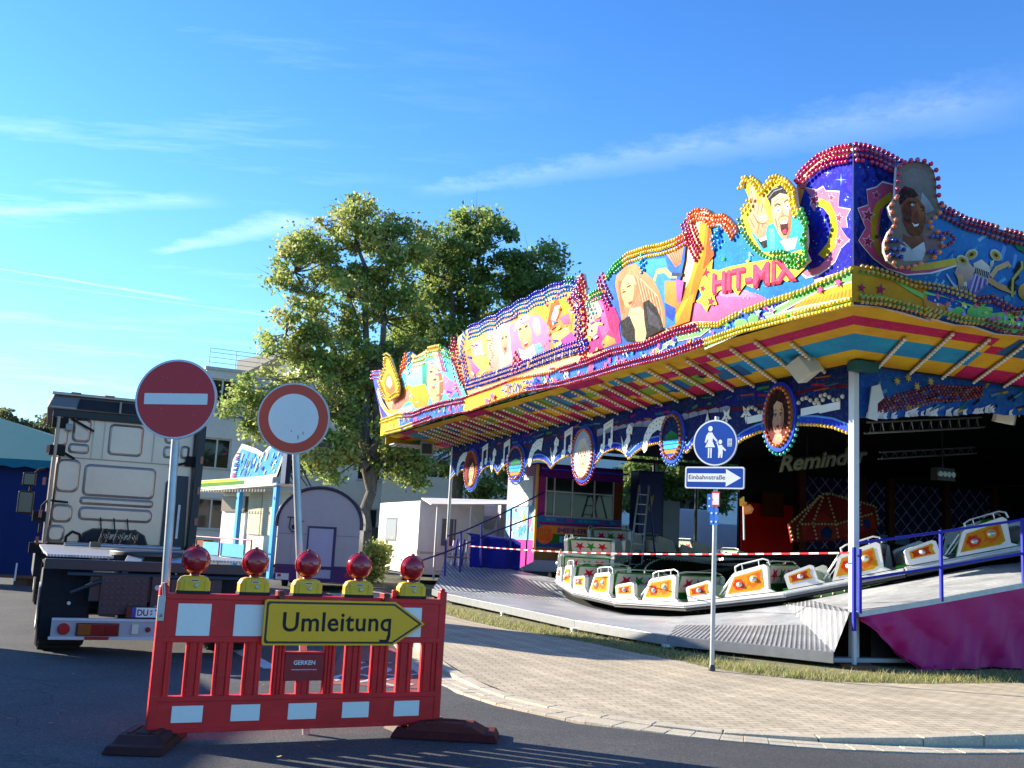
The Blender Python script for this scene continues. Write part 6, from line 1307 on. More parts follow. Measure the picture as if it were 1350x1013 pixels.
# folded edge of the deck
m = M()
for a, b in zip(OUT[3:-1], OUT[4:]):
    A = np.array(a); B = np.array(b); t = (B-A)/np.linalg.norm(B-A); nn_ = np.array([t[1], -t[0], 0])*.03
    if nn_[1] > 0 and nn_[0] > 0: nn_ = -nn_
    c = [A, B, B+nn_, A+nn_]; m.hexa([rl(p-np.array([0, 0, .15])) for p in c], [rl(p+np.array([0, 0, .004])) for p in c], H('9a9da0'))
m.build('deck_edge', METAL, ride, bevel=.006)
m = M()   # black sheet painted for the shade under the deck edge, grey far side wall
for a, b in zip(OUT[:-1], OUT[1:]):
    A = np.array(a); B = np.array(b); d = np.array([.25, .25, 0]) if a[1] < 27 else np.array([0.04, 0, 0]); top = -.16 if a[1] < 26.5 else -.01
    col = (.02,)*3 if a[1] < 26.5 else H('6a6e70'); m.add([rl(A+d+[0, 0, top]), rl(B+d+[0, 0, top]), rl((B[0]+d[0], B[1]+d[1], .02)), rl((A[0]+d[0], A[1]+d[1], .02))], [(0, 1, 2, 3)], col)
m.build('deck_shade_and_wall', MATTE, ride)
for i, q in enumerate([OUT[4], OUT[5], OUT[6], OUT[7]]):
    q = np.array(q); m = M()
    for s_ in (-.12, .12): m.tube(rl(q+[s_*.9, -s_*.4, -.24]), rl(q+[s_*.2, -.02, -.15]), .012, H('c8cacc'), 6)
    m.tube(rl(q+[-.11, .05, -.24]), rl(q+[.11, -.05, -.24]), .012, H('c8cacc'), 6); m.box(*[c for p in zip(np.array(rl(q+[0, 0, -.15]))-[.09, .05, .02], np.array(rl(q+[0, 0, -.15]))+[.09, .05, .02]) for c in p], H('d0d2d2')); m.build('trestle', METAL, ride)
# entrance ramp on the right side, along the front of the ride
RP = [(-.4, -.3, .8), (-.2, -.3, .82), (1.3, -.3, 1.05), (3.3, -.3, 1.38), (6., -.3, 1.75), (11., -.3, 2.0)]
def ringv(a): return rl(rw(a, RR-.1, zring(a)-.33))
RA = [-124, -121, -113, -101, -88, -60]
m = M(); vs = []
for i, q in enumerate(RP):
    qi = np.array(ringv(RA[i]))
    for k in range(7): vs.append(tuple(np.array(q)*(1-k/6)+qi*k/6))
m.add(vs[7:28], [(a*7+k, a*7+k+1, (a+1)*7+k+1, (a+1)*7+k) for a in range(0, 2) for k in range(6)], (.5,)*3); m.v=m.v; m.build('ramp_plate', deckmat('ribbed_ramp', R(-6), .12, .5, .55, (.72, .76, .8)), ride)
m = M(); m.add(vs[21:], [(a*7+k, a*7+k+1, (a+1)*7+k+1, (a+1)*7+k) for a in range(0, 2) for k in range(6)], (.5,)*3); m.build('ramp_plate', RIBC, ride)
# plates between the low front deck and the ramp
m = M(); A = [np.array(rl(OUT[8])), np.array(RP[0]), np.array(RP[1])]; k_ = [np.array(ringv(-124)), np.array(ringv(-124)), np.array(ringv(-121))]
vs = []; lo = np.array(rl(OUT[8]))+np.array([0, .0, 0]); p0 = lo; p1 = np.array((-.32, -.28, .81)); q0 = lo*.5+np.array(ringv(-124))*.5
m.add([tuple(lo), tuple(lo*.5+np.array(ringv(-124))*.5), tuple(p1)], [(0, 1, 2)], (.5,)*3); m.add([tuple(p1), tuple(q0), ringv(-124), ringv(-121), tuple(RP[1])], [(0, 1, 2), (0, 2, 3), (0, 3, 4)], (.5,)*3)
m.build('wing_plate', RIBA, ride)
m = M()
for a, b in zip(RP[1:-1], RP[2:]): A = np.array(a); B = np.array(b); m.hexa([A-[0, .04, .07], B-[0, .04, .07], B-[0, -.0, .07], A-[0, 0, .07]], [A-[0, .04, -.006], B-[0, .04, -.006], B+[0, 0, .006], A+[0, 0, .006]], H('b0b3b4'))
m.build('ramp_edge', METAL, ride)
# blue hand rails
def railing(pts, posts, hts=(.95, .5), r=.02, c=H('0618a0')):
    m = M()
    for h in hts: m.path([(p[0], p[1], p[2]+h) for p in pts], r, c, 8)
    m.build('handrail', MATTE, ride)
    for p in posts: m = M(); m.box(p[0]-.022, p[0]+.022, p[1]-.022, p[1]+.022, p[2]-.05, p[2]+hts[0]+.03, c); m.build('rail_post', MATTE, ride, bevel=.005)
rp = lambda v_: (v_, -.32, float(np.interp(v_, [q[0] for q in RP], [q[2] for q in RP])))
railing([rp(v_) for v_ in (-.2, 1.32, 2.95, 5, 8)], [rp(1.32), rp(2.95), rp(5), rp(8)], (.96, .45))
m = M()
for v_, z0, z1_ in ((-.3, .55, 1.72), (-.2, .8, 1.7)): m.box(v_-.024, v_+.024, -.37, -.322, z0, z1_, H('0618a0'))
m.build('gate_post', MATTE, ride, bevel=.008)
m = M(); m.box(-.325, -.275, -.375, -.325, .1, .56, GALV); m.box(-.42, .02, -.5, -.2, 0, .1, H('6a4630')); m.build('gate_post_foot', MATTE, ride, bevel=.006)
lp = [rl(D(545, 752, 27)), rl(D(600, 725, 27.8)), rl(D(645, 705, 29)), rl(D(714, 678, 31))]
pth = [D(x, y, d) for x, y, d in ((540, 742, 26.2), (588, 727, 28.), (650, 705, 29.5), (716, 676, 31))]
def lrail(L_, r=.022, c=H('101c70')): m = M(); m.path([rl(D(x, y, d)) for x, y, d in L_], r, c); m.build('handrail', PAINT, ride)
lrail([(540, 745, 26.4), (588, 728, 28.), (650, 702, 29.5), (718, 676, 31)]); lrail([(590, 707, 28.), (608, 702, 28.4), (655, 681, 29.5), (718, 649, 31)])
for x, y0, y1, d in ((588, 712, 760, 28.), (608, 700, 755, 28.6), (635, 692, 745, 29.2), (674, 672, 728, 30.2)):
    m = M(); a = rl(D(x, y0, d)); b = rl(D(x-1.5, y1, d)); m.tube(a, b, .03, H('0e1c8c'), 8); m.build('rail_post', PAINT, ride)

# ---- the middle of the track
m = M(); n = 52
def ringstrip(m, r0, z0, r1, z1, col, a0=0, a1=360, k=52):
    for i in range(k):
        a, b = a0+(a1-a0)*i/k, a0+(a1-a0)*(i+1)/k; f0 = z0 if callable(z0) else (lambda q: z0); f1 = z1 if callable(z1) else (lambda q: z1)
        m.add([rl(rw(a, r0, f0(a))), rl(rw(b, r0, f0(b))), rl(rw(b, r1, f1(b))), rl(rw(a, r1, f1(a)))], [(0, 1, 2, 3)], col)
ringstrip(m, RR-.1, lambda a: zring(a)-.34, RR-1.75, lambda a: zring(a)-.34, (.03,)*3)
m.build('track', MATTE, ride)
m = M(); ringstrip(m, RR-1.75, lambda a: zring(a)-.3, RR-2.3, lambda a: zring(a)*.5+.5, H('0d3a18')); ringstrip(m, RR-2.3, lambda a: zring(a)*.5+.5, RR-2.35, lambda a: zring(a)*.5+.1, H('0a2c14')); ringstrip(m, 6.4, 0.3, 3, 1.0, H('10281a')); ringstrip(m, 3, 1., 2.6, 1.7, H('301014')); ringstrip(m, 2.6, 1.7, .05, 2., H('140c10'))
m.build('centre_platform', MATTE, ride)
m = M()
for a in np.arange(0, 360, 1.9):
    for r_, zz in ((RR-1.82, zring(a)-.26), (RR-2.28, zring(a)*.5+.53)): q = rl(rw(a, r_, zz)); m.ball(q, .03, H('d8d8c0'), 6, 4)
m.build('platform_lights', BULB, ride)['kind'] = 'stuff'
for a in range(0, 360, 30):
    m = M(); m.tube(rl(rw(a, 2.5, 1.5)), rl(rw(a, RR-1.2, zring(a)-.1)), .05, (.04,)*3, 6); m.build('sweep_arm', MATTE, ride)
# ---- a car: local x along the track, y inwards, z up
CWH = H('e8e6e0'); CG = H('1c7a2a')
def make_car():
    t = thing('ride_car', 'car', 'ride car')
    L2 = 1.06
    m = M(); m.hexa([(-L2, -.12, -.14), (L2, -.12, -.14), (L2*.84, 1.5, -.14), (-L2*.84, 1.5, -.14)], [(-L2, -.16, 0), (L2, -.16, 0), (L2*.84, 1.5, 0), (-L2*.84, 1.5, 0)], H('dcdcd8')); m.box(-L2+.01, L2-.01, -.19, -.15, -.08, -.03, H('c8ccd0')); m.box(-L2+.01, L2-.01, -.175, -.15, -.13, -.1, H('8a8c90')); m.box(-L2, L2, -.14, 1.4, -.2, -.14, (.03,)*3)
    m.build('running_board', PAINT, t, bevel=.012)
    big = [(-.18, .02), (.02, .5), (.1, .56), (.72, .66), (.78, .6), (.74, .1), (.86, .02)]; sm = [(-.98, .02), (-1.0, .33), (-.96, .37), (-.5, .46), (-.44, .42), (-.42, .12), (-.3, .02)]
    for y0, nm in ((-.1, 'side_panel'), (1.28, 'side_panel')):
        fn = lambda a, b, o: (a, y0+o, b)
        for P_ in (big, sm): m = M(); m.prism(P_, fn, -.05, .05, CWH); m.build(nm, PAINT, t, bevel=.02, seg=3)
    fo = lambda a, b, o: (a, -.15-o, b); m = M()
    m.prism([(-.1, .09), (.08, .46), (.66, .56), (.66, .16), (.56, .1)], fo, .004, .006, H('e0a810')); m.prism([(-.06, .115), (.1, .435), (.635, .525), (.632, .18), (.54, .125)], fo, .006, .0075, H('e08c14'))
    for cx, cz, r_ in ((.16, .27, .075),):
        for k in range(6): a_ = k*math.pi/3; m.prism(circ(cx+.075*math.cos(a_), cz+.08*math.sin(a_), .052, .056, 12), fo, .0078+.0002*k, .0092+.0002*k, H('e2400c'))
    m.prism([(.3, .2), (.36, .32), (.34, .44), (.6, .5), (.6, .3), (.5, .2), (.42, .17), (.38, .24)], fo, .0078, .0092, H('e8620e')); m.prism(circ(.47, .36, .085, .09, 16), fo, .0093, .0105, H('f4c018'))
    m.build('flower_decal', ART, t); m = M()
    m.prism([(-.92, .14), (-.92, .31), (-.52, .39), (-.5, .35), (-.53, .28), (-.5, .16)], fo, .004, .006, H('e8a818')); m.prism([(-.88, .17), (-.86, .23), (-.89, .29), (-.72, .32), (-.56, .35), (-.6, .27), (-.56, .19), (-.7, .18)], fo, .006, .0075, H('c8481a'))
    m.build('flower_decal', ART, t)
    for cx, cz, r_ in ((.17, .27, .05), (.47, .36, .055), (-.71, .25, .045)):
        m = M(); m.lathe([(r_*1.2, 0), (r_*1.2, .012), (r_, .02), (r_*.6, .045), (.004, .055)], (cx, -.16, cz), (0, -1, 0), H('d8dce0'), 16); m.build('headlight', METAL, t)
    m = M(); P_ = [(.1, -.1, .57), (.1, -.1, .68), (.2, -.1, .73), (.7, -.1, .79), (.8, -.1, .74), (.82, -.1, .62)]; m.path(P_, .018, H('dcdee0'), 8); m.tube((.25, -.1, .6), (.25, -.1, .74), .012, H('dcdee0'), 6); m.tube((.6, -.1, .65), (.6, -.1, .79), .012, H('dcdee0'), 6)
    m.path([(.72, 0, .7), (.75, .2, .74), (.75, 1.1, .74), (.72, 1.28, .7)], .016, H('dcdee0'), 6); m.build('grab_rail', METAL, t)
    m = M(); m.path([(-.34, -.04, .1), (-.02, -.04, .48), (.0, .1, .55), (.0, 1.1, .55), (-.02, 1.22, .48), (-.34, 1.22, .1)], .02, H('e0e0dc'), 8); m.tube((-.26, -.02, .1), (.06, -.02, .46), .014, H('e0e0dc'), 6); m.build('lap_bar', METAL, t)
    m = M(); m.hexa([(-.05, .0, .06), (.6, .0, .06), (.6, 1.25, .06), (-.05, 1.25, .06)], [(-.05, .0, .26), (.56, .0, .22), (.56, 1.25, .22), (-.05, 1.25, .26)], CG); m.build('seat', FABR, t, bevel=.03)
    m = M(); m.hexa([(.5, 0, .2), (.62, 0, .2), (.62, 1.25, .2), (.5, 1.25, .2)], [(.66, 0, .66), (.76, 0, .66), (.76, 1.25, .66), (.66, 1.25, .66)], CG); bk_ = m.build('backrest', FABR, t, bevel=.03)
    m = M(); yb = lambda a, b, o: (.62+.14*(b-.2)/.46+.006+o, a, b)
    m.prism([(.05, .24), (1.2, .24), (1.2, .63), (.05, .63)], yb, 0, .004, H('d8cfc4')); 
    for j, (cy, c_) in enumerate(((.3, H('c81830')), (.62, H('28882c')), (.95, H('c81830')))): m.prism(star(cy, .43, .17, .4), yb, .004, .007, c_)
    m.build('star_decal', ART, bk_)
    m = M(); m.hexa([(-1.0, .0, .02), (-.5, 0, .02), (-.5, 1.25, .02), (-1.0, 1.25, .02)], [(-.98, 0, .3), (-.6, 0, .38), (-.6, 1.25, .38), (-.98, 1.25, .3)], H('d8d2cc')); m.build('nose_cowl', PAINT, t, bevel=.05, seg=3)
    m = M(); m.box(.9, 1.12, .1, .35, -.02, .09, H('38b020')); m.build('coupling_cover', PLAST, t, bevel=.02); return t
car0 = make_car(); car0.scale = (1.04, 1, .84)
GA = 'coupled cars of the round ride'
lab = {-160.5: 'leftmost white ride car, its flower panel just right of the dotted train end', -146.7: 'white ride car with orange flower panel, second from the left in the front row', -132.8: 'white ride car with orange flower panel right behind the slim footpath sign post', -119.0: 'white ride car with orange flower panel partly hidden by the thick white corner post', -105.1: 'white ride car with flower panel raised between the two blue rail posts'}
angs = [round(-160.5+13.85*k, 1) for k in range(-9, 7)]
first = True
def ordw(k): return ['first', 'second', 'third', 'fourth', 'fifth', 'sixth', 'seventh', 'eighth', 'ninth', 'tenth', 'eleventh', 'twelfth'][k]
for i, a in enumerate(angs):
    z_ = zring(a); sl = math.atan2(zring(a+6)-zring(a-6), 2*RR*math.sin(R(6)))
    p = rw(a+2.2, RR-.12, z_); rz = R(a+2.2)+math.pi/2
    if a in lab: l = lab[a]
    elif a > -100: l = 'ride car at the right end of the front row, '+('by the second rail post' if a < -88 else ('behind the upper blue ramp rail' if a < -72 else 'beyond the end of the ramp rail'))
    else:
        k = int(round((-160.5-a)/13.85)); l = 'dark star backed ride car on the far left curve, '+ordw(k-1)+' behind the dotted train end'
    if first: o = car0; o.location = p; o.rotation_euler = (0, 0, rz); o['label'] = l; o['group'] = GA; first = False
    else: o = dup(car0, p, rz, l, GA)
    o.rotation_mode = 'XYZ'; o.rotation_euler = (0, -sl, rz)
# white dotted screen closing the gap between two trains (upright end of the left car)
# ---- back scenery
def bw(v0, v1, z0, z1, u_, th, col, name, mat=None, **k): m = M(); m.box(v0, v1, u_, u_+th, z0, z1, col); return m.build(name, mat or MATTE, ride, **k)
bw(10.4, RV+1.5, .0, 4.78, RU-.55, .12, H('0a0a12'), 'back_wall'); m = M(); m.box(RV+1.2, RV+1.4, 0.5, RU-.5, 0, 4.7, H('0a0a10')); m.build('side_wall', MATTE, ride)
bw(10.4, 12.5, 1.2, 3.3, RU-.75, .12, H('b81410'), 'red_panel', FABR); bw(10.55, 12.3, .9, 1.6, RU-.9, .1, H('c81814'), 'red_panel', FABR); bw(11.1, 12.0, 2.85, 3.7, RU-.9, .05, H('5a3c18'), 'framed_picture', ART)
for v_ in (12.9, 15.6, 16.9, 19.6, 22.): bw(v_-.14, v_+.14, .8, 4.6, RU-.8, .2, H('5a3418'), 'wall_pilaster', MATTE, bevel=.02)
for a, b in ((13.1, 15.4), (15.8, 16.7), (17.1, 19.4), (19.8, 21.8)):
    bw(a, b, 1., 4.4, RU-.62, .04, H('101c50'), 'lattice_panel'); m = M(); w_ = b-a
    for k in np.arange(-4, w_+1, .55):
        for sgn_ in (1, -1):
            x0 = a+k if sgn_ > 0 else b-k; P_ = []
            for z_ in (1., 4.4): P_.append((x0+sgn_*(z_-1.), z_))
            (xa, za), (xb, zb) = P_
            lo_, hi_ = a, b
            if sgn_ > 0: ta = max(0, (lo_-xa)/(xb-xa)); tb = min(1, (hi_-xa)/(xb-xa))
            else: ta = max(0, (hi_-xa)/(xb-xa)); tb = min(1, (lo_-xa)/(xb-xa))
            if tb > ta: m.tube((xa+(xb-xa)*ta, RU-.65, za+(zb-za)*ta), (xa+(xb-xa)*tb, RU-.65, za+(zb-za)*tb), .018, H('a8b0d8'), 5, caps=False)
    m.build('lattice', MATTE, ride)
for a, b, z0 in ((16.4, 17.8, 1.6), (19.9, 20.8, 1.5)): bw(a, b, z0, z0+.9, RU-.7, .03, H('8ab0e0'), 'mirror_panel', METAL)
# lettering of bulbs and the carousel picture, both hung inside
m = M(); fb_ = lambda a, b, o: (a, RU-8.5-o, b)
p0 = plane_hit(1026, 622, UX, ride_world(0, RU-8.5)); p1 = plane_hit(1143, 609, UX, ride_world(0, RU-8.5)); p0 = ride_local(p0); p1 = ride_local(p1)
put_text(m, 'Reminder', fb_, p0[0], p0[2], p1[0], p1[2], .42, H('b8b088'), .02, shear=.25, bold=.045); put_text(m, 'Reminder', fb_, p0[0], p0[2], p1[0], p1[2], .4, H('e8e2b8'), .04, shear=.25, bold=.01)
m.build('bulb_lettering', PAINT, ride); m = M(); m.tube((p0[0], RU-8.4, p0[2]+.3), (p1[0], RU-8.4, p1[2]+.3), .03, (.05,)*3, 6); m.tube((p0[0]+1, RU-8.4, p0[2]+.3), (p0[0]+1, RU-8.4, 4.8), .02, (.05,)*3, 6); m.tube((p1[0]-.6, RU-8.4, p1[2]+.3), (p1[0]-.6, RU-8.4, 4.8), .02, (.05,)*3, 6); m.build('lettering_frame', MATTE, ride)
zc3 = Z(980, 540, 5.63); uc = RU-3.4
def cp3(x, y, o=0): q = ride_local(plane_hit(*zc3([(x, y)])[0], UX, ride_world(0, uc))); return (q[0], uc-o, q[2])
m = M(); P_ = [(335, 850), (590, 625), (640, 625), (975, 720), (1000, 860), (960, 960), (360, 990)]; m.add([cp3(*q) for q in P_]+[cp3(*q, -.06) for q in P_], [tuple(range(7)), tuple(range(7, 14))]+[(i, (i+1) % 7, 7+(i+1) % 7, 7+i) for i in range(7)], H('a02420'))
m.add([cp3(*q, .01) for q in ((430, 860), (590, 760), (690, 850), (960, 780), (980, 880), (700, 960), (440, 970))], [tuple(range(7))], H('c83a30')); m.add([cp3(*q, .015) for q in ((570, 900), (620, 860), (660, 900), (650, 960), (580, 960))], [tuple(range(5))], H('1c3c7a')); m.add([cp3(*q, .015) for q in ((890, 820), (930, 810), (940, 880), (900, 890))], [tuple(range(4))], H('1c3c9a'))
m.build('carousel_board', ART, ride); m = M()
for L_ in ([(335, 850), (590, 625), (640, 625), (975, 720), (1000, 860)], [(395, 860), (560, 640)], [(395, 860), (400, 970)], [(335, 850), (365, 980)], [(510, 840), (590, 640)], [(510, 840), (540, 970)], [(615, 630), (680, 840), (700, 960)], [(660, 630), (860, 700), (870, 860)], [(430, 850), (690, 850), (960, 770)]):
    P_ = resample([cp3(*q, .04) for q in L_], .13)
    for q in P_: m.ball(q, .045, H('e8d8a0'), 6, 4)
m.build('board_lights', BULB, ride)['kind'] = 'stuff'
# trusses and lamps under the roof
def truss(a, b, s_=.14, n=12):
    a = Vector(a); b = Vector(b); d = (b-a).normalized(); x = d.cross(Vector((0, 0, 1))).normalized()*s_; z_ = Vector((0, 0, s_*1.4)); m = M(); c = H('8a8c88')
    for o in (x*.5-z_*.5, x*-.5-z_*.5, z_*.5): m.tube(a+o, b+o, .022, c, 6)
    for i in range(n):
        p = a+(b-a)*i/n; q = a+(b-a)*(i+1)/n; m.tube(p-z_*.5+x*.5, (p+q)/2+z_*.5, .01, c, 5); m.tube((p+q)/2+z_*.5, q-z_*.5-x*.5, .01, c, 5)
    m.build('truss', METAL, ride)
truss(rl(D(1143, 564, 18.5)), rl(D(1294, 557, 19.6))); truss(rl(D(1160, 601, 22.)), rl(D(1285, 594, 23)), .1, 10); 
m = M(); c3 = rl(D(1243, 627, 22.5)); m.box(c3[0]-.25, c3[0]+.25, c3[1]-.1, c3[1]+.1, c3[2]-.12, c3[2]+.16, (.03,)*3)
for i in range(4): m.lathe([(.07, 0), (.06, .03)], (c3[0]-.18+i*.12, c3[1]-.1, c3[2]+.02), (0, -1, 0), H('b8bcc0'), 12)
m.tube((c3[0], c3[1], c3[2]+.1), (c3[0], c3[1], 4.9), .02, (.03,)*3, 6); m.build('stage_light', METAL, ride)
# yellow flashlight ornament in front of the back opening
# ---- corner booth with the painted window fronts
BO = ride_world(1.96, 16.3, 1.35)
t = thing('ticket_booth', 'pink and blue painted booth with MEHR BASS lettering at the far corner of the ride', 'booth', BO, TH)
fL = lambda a, b, o: (-o, a, b); fF = lambda a, b, o: (a, -o, b)     # left face (a = depth), front face (a = width)
WZ = 2.55; FW = 2.9
m = M(); m.box(0, FW, 0, .06, 0, 1.02, H('1d6fb0')); m.box(0, FW, 0, .06, 2.18, WZ, H('6a1a8a')); m.box(0, .28, 0.0, .06, 1.02, 2.18, H('a8308c')); m.box(FW-.3, FW, 0.0, .06, 1.02, 2.18, H('7a3a20')); m.box(0, .06, .06, 2.4, 0, 1.3, H('8ac8e0')); m.box(0, .06, .06, 2.4, 2.2, WZ, H('e0a0c0')); m.box(0, .06, .06, .28, 1.3, 2.2, H('e8b0c4')); m.box(0, .06, 2.0, 2.4, 1.3, 2.2, H('e8b0c4')); m.box(.06, FW, 2.34, 2.4, 0, WZ, H('141018')); m.box(FW-.06, FW, .06, 2.34, 0, WZ, H('201420'))
m.box(.0, FW, 0, 2.4, WZ, WZ+.05, H('40285a')); m.box(.05, FW-.05, .06, 2.34, -.02, .0, H('303030')); m.build('booth_wall', ART, t)
m = M(); m.box(-.05, .02, -.05, .02, -.1, WZ, H('e8b020')); m.build('corner_trim', PAINT, t, bevel=.01)
m = M(); m.box(.28, FW-.3, .01, .05, 1.02, 2.18, (.02,)*3); m.build('window', WINGL, t)
m = M()
for x in (.28, .55, 1.15, 1.9, FW-.34): m.box(x, x+.04, -.015, .01, 1.02, 2.18, H('b8b0b8'))
m.box(.28, FW-.3, -.014, .01, 1.75, 1.79, H('b8b0b8')); m.box(.28, FW-.3, -.016, .01, 1.0, 1.05, H('9a8a98')); m.build('window_frame', PAINT, t)
m = M(); m.box(-.012, .0, .3, 1.98, 1.3, 2.2, H('e8e4e0')); m.build('window_blind', PAINT, t); m = M()
for z_ in (1.3, 1.74, 2.17): m.box(-.03, -.012, .26, 2.02, z_, z_+.04, H('f0d8e0'))
for y in (.26, 1.98): m.box(-.03, -.012, y, y+.05, 1.3, 2.2, H('f0d8e0'))
m.build('window_frame', PAINT, t)
m = M(); m.add([fL(0, -.35, .02), fL(2.4, -.9, .02), fL(2.4, .28, .02), fL(0, .28, .02)], [(0, 1, 2, 3)], H('e03a9a')); random.seed(8)
for i in range(22):
    a_, b_ = random.uniform(.15, 2.2), random.uniform(.4, 1.2); P_ = star(a_, b_, random.uniform(.08, .26), .5, 5, random.random()*3); m.add([fL(x, z_, .004+i*.0006) for x, z_ in P_], [tuple(range(10))], random.choice([H('f8d8e8'), H('e03a8a'), H('f0b040'), H('f4f0f4'), H('e878b0'), H('48a8e0')]))
m.add([fF(0.02, .1, .004), fF(FW, .1, .004), fF(FW, .35, .004), fF(.02, .35, .004)], [(0, 1, 2, 3)], H('1a4a9a')); m.prism([(.5, .22), (FW, .22), (FW, .5), (.5, .5)], fF, .005, .006, H('1a6a28')); m.prism([(.3, .5), (FW, .5), (FW, .74), (.3, .74)], fF, .007, .008, H('d88a30')); m.prism([(.1, .76), (FW, .76), (FW, .84), (.1, .84)], fF, .004, .005, H('8a1a7a')); m.prism(circ(.3, .46, .28, .28, 24), fF, .009, .011, H('d86a28'))
for i in range(7): m.prism([(.1+i*.06, .3), (.12+i*.06, .3), (.12+i*.06, .64), (.1+i*.06, .64)], fF, .012, .013, H('9a3c18'))
for i in range(14): m.prism([(.35+i*.18, .88), (.5+i*.18, .88), (.46+i*.18, .96), (.32+i*.18, .96)], fF, .004, .005, random.choice([H('c03080'), H('3a90c8'), H('2a50b0')]))
m.prism([(0, -.3), (FW, -.3), (FW, .08), (0, .08)], fF, .0, .003, H('7a6a40')); m.build('booth_painting', ART, t)
m = M(); put_text(m, 'MEHR', fF, .72, .55, 1.75, .55, .14, H('5a1a6a'), .012, bold=.05); put_text(m, 'BASS', fF, .8, .265, 1.9, .265, .17, H('4a9ad0'), .012, bold=.04); m.build('booth_lettering', PAINT, t)
m = M(); m.tube((.02, -.3, WZ-.12), (FW, -.3, WZ-.12), .03, H('3040e0')); m.build('neon_tube', PAINT, t)
# blue service tower beside the booth
t = thing('service_cabinet', 'tall dark blue cabinet standing behind the ladder on the ride', 'cabinet', ride_world(5.6, 16.6, .9), TH)
m = M(); m.box(0, .9, 0, .6, 0, 3.1, H('101c78')); m.build('cabinet_body', PAINT, t, bevel=.03); m = M(); m.box(.93, 1.55, .05, .65, .2, 2.2, H('8a92a8')); m.build('side_locker', PAINT, t, bevel=.02)
m = M(); m.add([(.35, -.01, 1.9), (.45, -.01, 2.3), (.55, -.01, 2.35), (.5, -.01, 2.1), (.42, -.01, 1.8)], [tuple(range(5))], H('b8a020')); m.build('cabinet_emblem', PAINT, t)
t = thing('step_ladder', 'aluminium step ladder leaning by the booth inside the ride', 'ladder', ride_world(4.3, 14.6, .9), TH)
m = M()
for x in (0, .4): m.tube((x-.25, -.35, 0), (x*.8+.25, .1, 2.5), .03, H('b8bcc0'), 6); m.tube((x*.8+.25, .1, 2.5), (x+.75, .5, 0), .025, H('3a4a90'), 6)
m.build('ladder_stile', METAL, t)
for i in range(8):
    f = (i+.6)/8.6; m = M(); m.box(-.25+.5*f, .17+.42*f+.0, -.37+.45*f, -.29+.45*f, 2.5*f, 2.5*f+.025, H('c8ccd0')); m.build('rung', METAL, t)
# ---- individual bulbs: the hundred nearest are parts of their own, the rest one mass
wb = [(np.array(ride_world(0, 0))+VX*b[0][0]+UX*b[0][1]+np.array([0, 0, b[0][2]]), b) for b in BULBS]
wb.sort(key=lambda q: np.linalg.norm(q[0]-CAMP))
mesh_for = {}
for i, (p, (q, c, r_)) in enumerate(wb[:100]):
    c = tuple(round(x, 1) for x in c) if 0 else c; key = (tuple(round(x, 2) for x in c), round(r_, 3))
    if key not in mesh_for:
        m = M(); m.ball((0, 0, 0), 1., c, 12, 8); m.lathe([(.55, .0), (.5, 1.3)], (0, 0, 0), (0, 1, 0), mul(c, .6), 8); o = m.build('bulb', BULB, ride); mesh_for[key] = o.data
    else: o = bpy.data.objects.new('bulb', mesh_for[key]); COL.objects.link(o); o.parent = ride
    o.location = q; o.scale = (r_,)*3
def ballmass(name, L_, n, mm, parent):
    m = M(); m.ball((0, 0, 0), 1., (1, 1, 1), n, mm); base = np.array(m.v); fcs = m.f; K = len(L_)
    P_ = np.array([q for q, c, r_ in L_]); S_ = np.array([r_ for q, c, r_ in L_]); V = (base[None]*S_[:, None, None]+P_[:, None]).reshape(-1, 3)
    fl = np.array([len(f) for f in fcs]); idx = np.concatenate([np.array(f) for f in fcs]); LI = (idx[None]+np.arange(K)[:, None]*len(base)).ravel(); ft = np.tile(fl, K)
    me = bpy.data.meshes.new(name); me.vertices.add(len(V)); me.vertices.foreach_set('co', V.ravel()); me.loops.add(len(LI)); me.loops.foreach_set('vertex_index', LI); me.polygons.add(len(ft)); st = np.concatenate([[0], np.cumsum(ft)[:-1]]); me.polygons.foreach_set('loop_start', st); me.polygons.foreach_set('loop_total', ft); me.update(); me.polygons.foreach_set('use_smooth', np.ones(len(ft), bool))
    cc = np.array([(*c, 1.) for q, c, r_ in L_], np.float32); at = me.color_attributes.new('Col', 'FLOAT_COLOR', 'CORNER'); at.data.foreach_set('color', np.repeat(cc, len(idx), axis=0).ravel())
    me.materials.append(BULB); o = bpy.data.objects.new(name, me); COL.objects.link(o); o.parent = parent; o['kind'] = 'stuff'; return o
ballmass('bulb_strings', [b for p, b in wb[100:]], 10, 6, ride)
print('BULBS', len(BULBS))

# ---- square floodlights hung from the canopy
def flood(px, py, d, rz, tl, lab, s=.34):
    p = D(px, py, d); t = thing('floodlight', lab, 'floodlight', p, rz, 'square floodlights hung under the canopy', tilt=tl)
    m = M(); W_ = s/2; m.hexa([(-W_*.75, .14, -W_*.75), (W_*.75, .14, -W_*.75), (W_*.75, .14, W_*.75), (-W_*.75, .14, W_*.75)], [(-W_, -.1, -W_), (W_, -.1, -W_), (W_, -.1, W_), (-W_, -.1, W_)], H('cfc8b4')); m.build('housing', PLAST, t, bevel=.012)
    m = M(); m.box(-W_*.9, W_*.9, -.125, -.1, -W_*.9, W_*.9, H('9a9484')); m.box(-W_*.72, W_*.72, -.13, -.124, -W_*.72, W_*.72, H('3a3834')); m.build('front_glass', PAINT, t, bevel=.003)
    m = M(); m.path([(-W_-.02, .02, 0), (-W_-.02, .02, W_+.12), (W_+.02, .02, W_+.12), (W_+.02, .02, 0)], .012, H('b8b4a8'), 6); m.tube((0, .02, W_+.1), (0, .02, W_+.28), .014, H('a8a498'), 6); m.build('hanging_bracket', METAL, t)
flood(1059, 484, 15.2, R(115), (R(-30), R(24)), 'cream square floodlight hanging just left of the corner post, above the portrait medallion', .42)
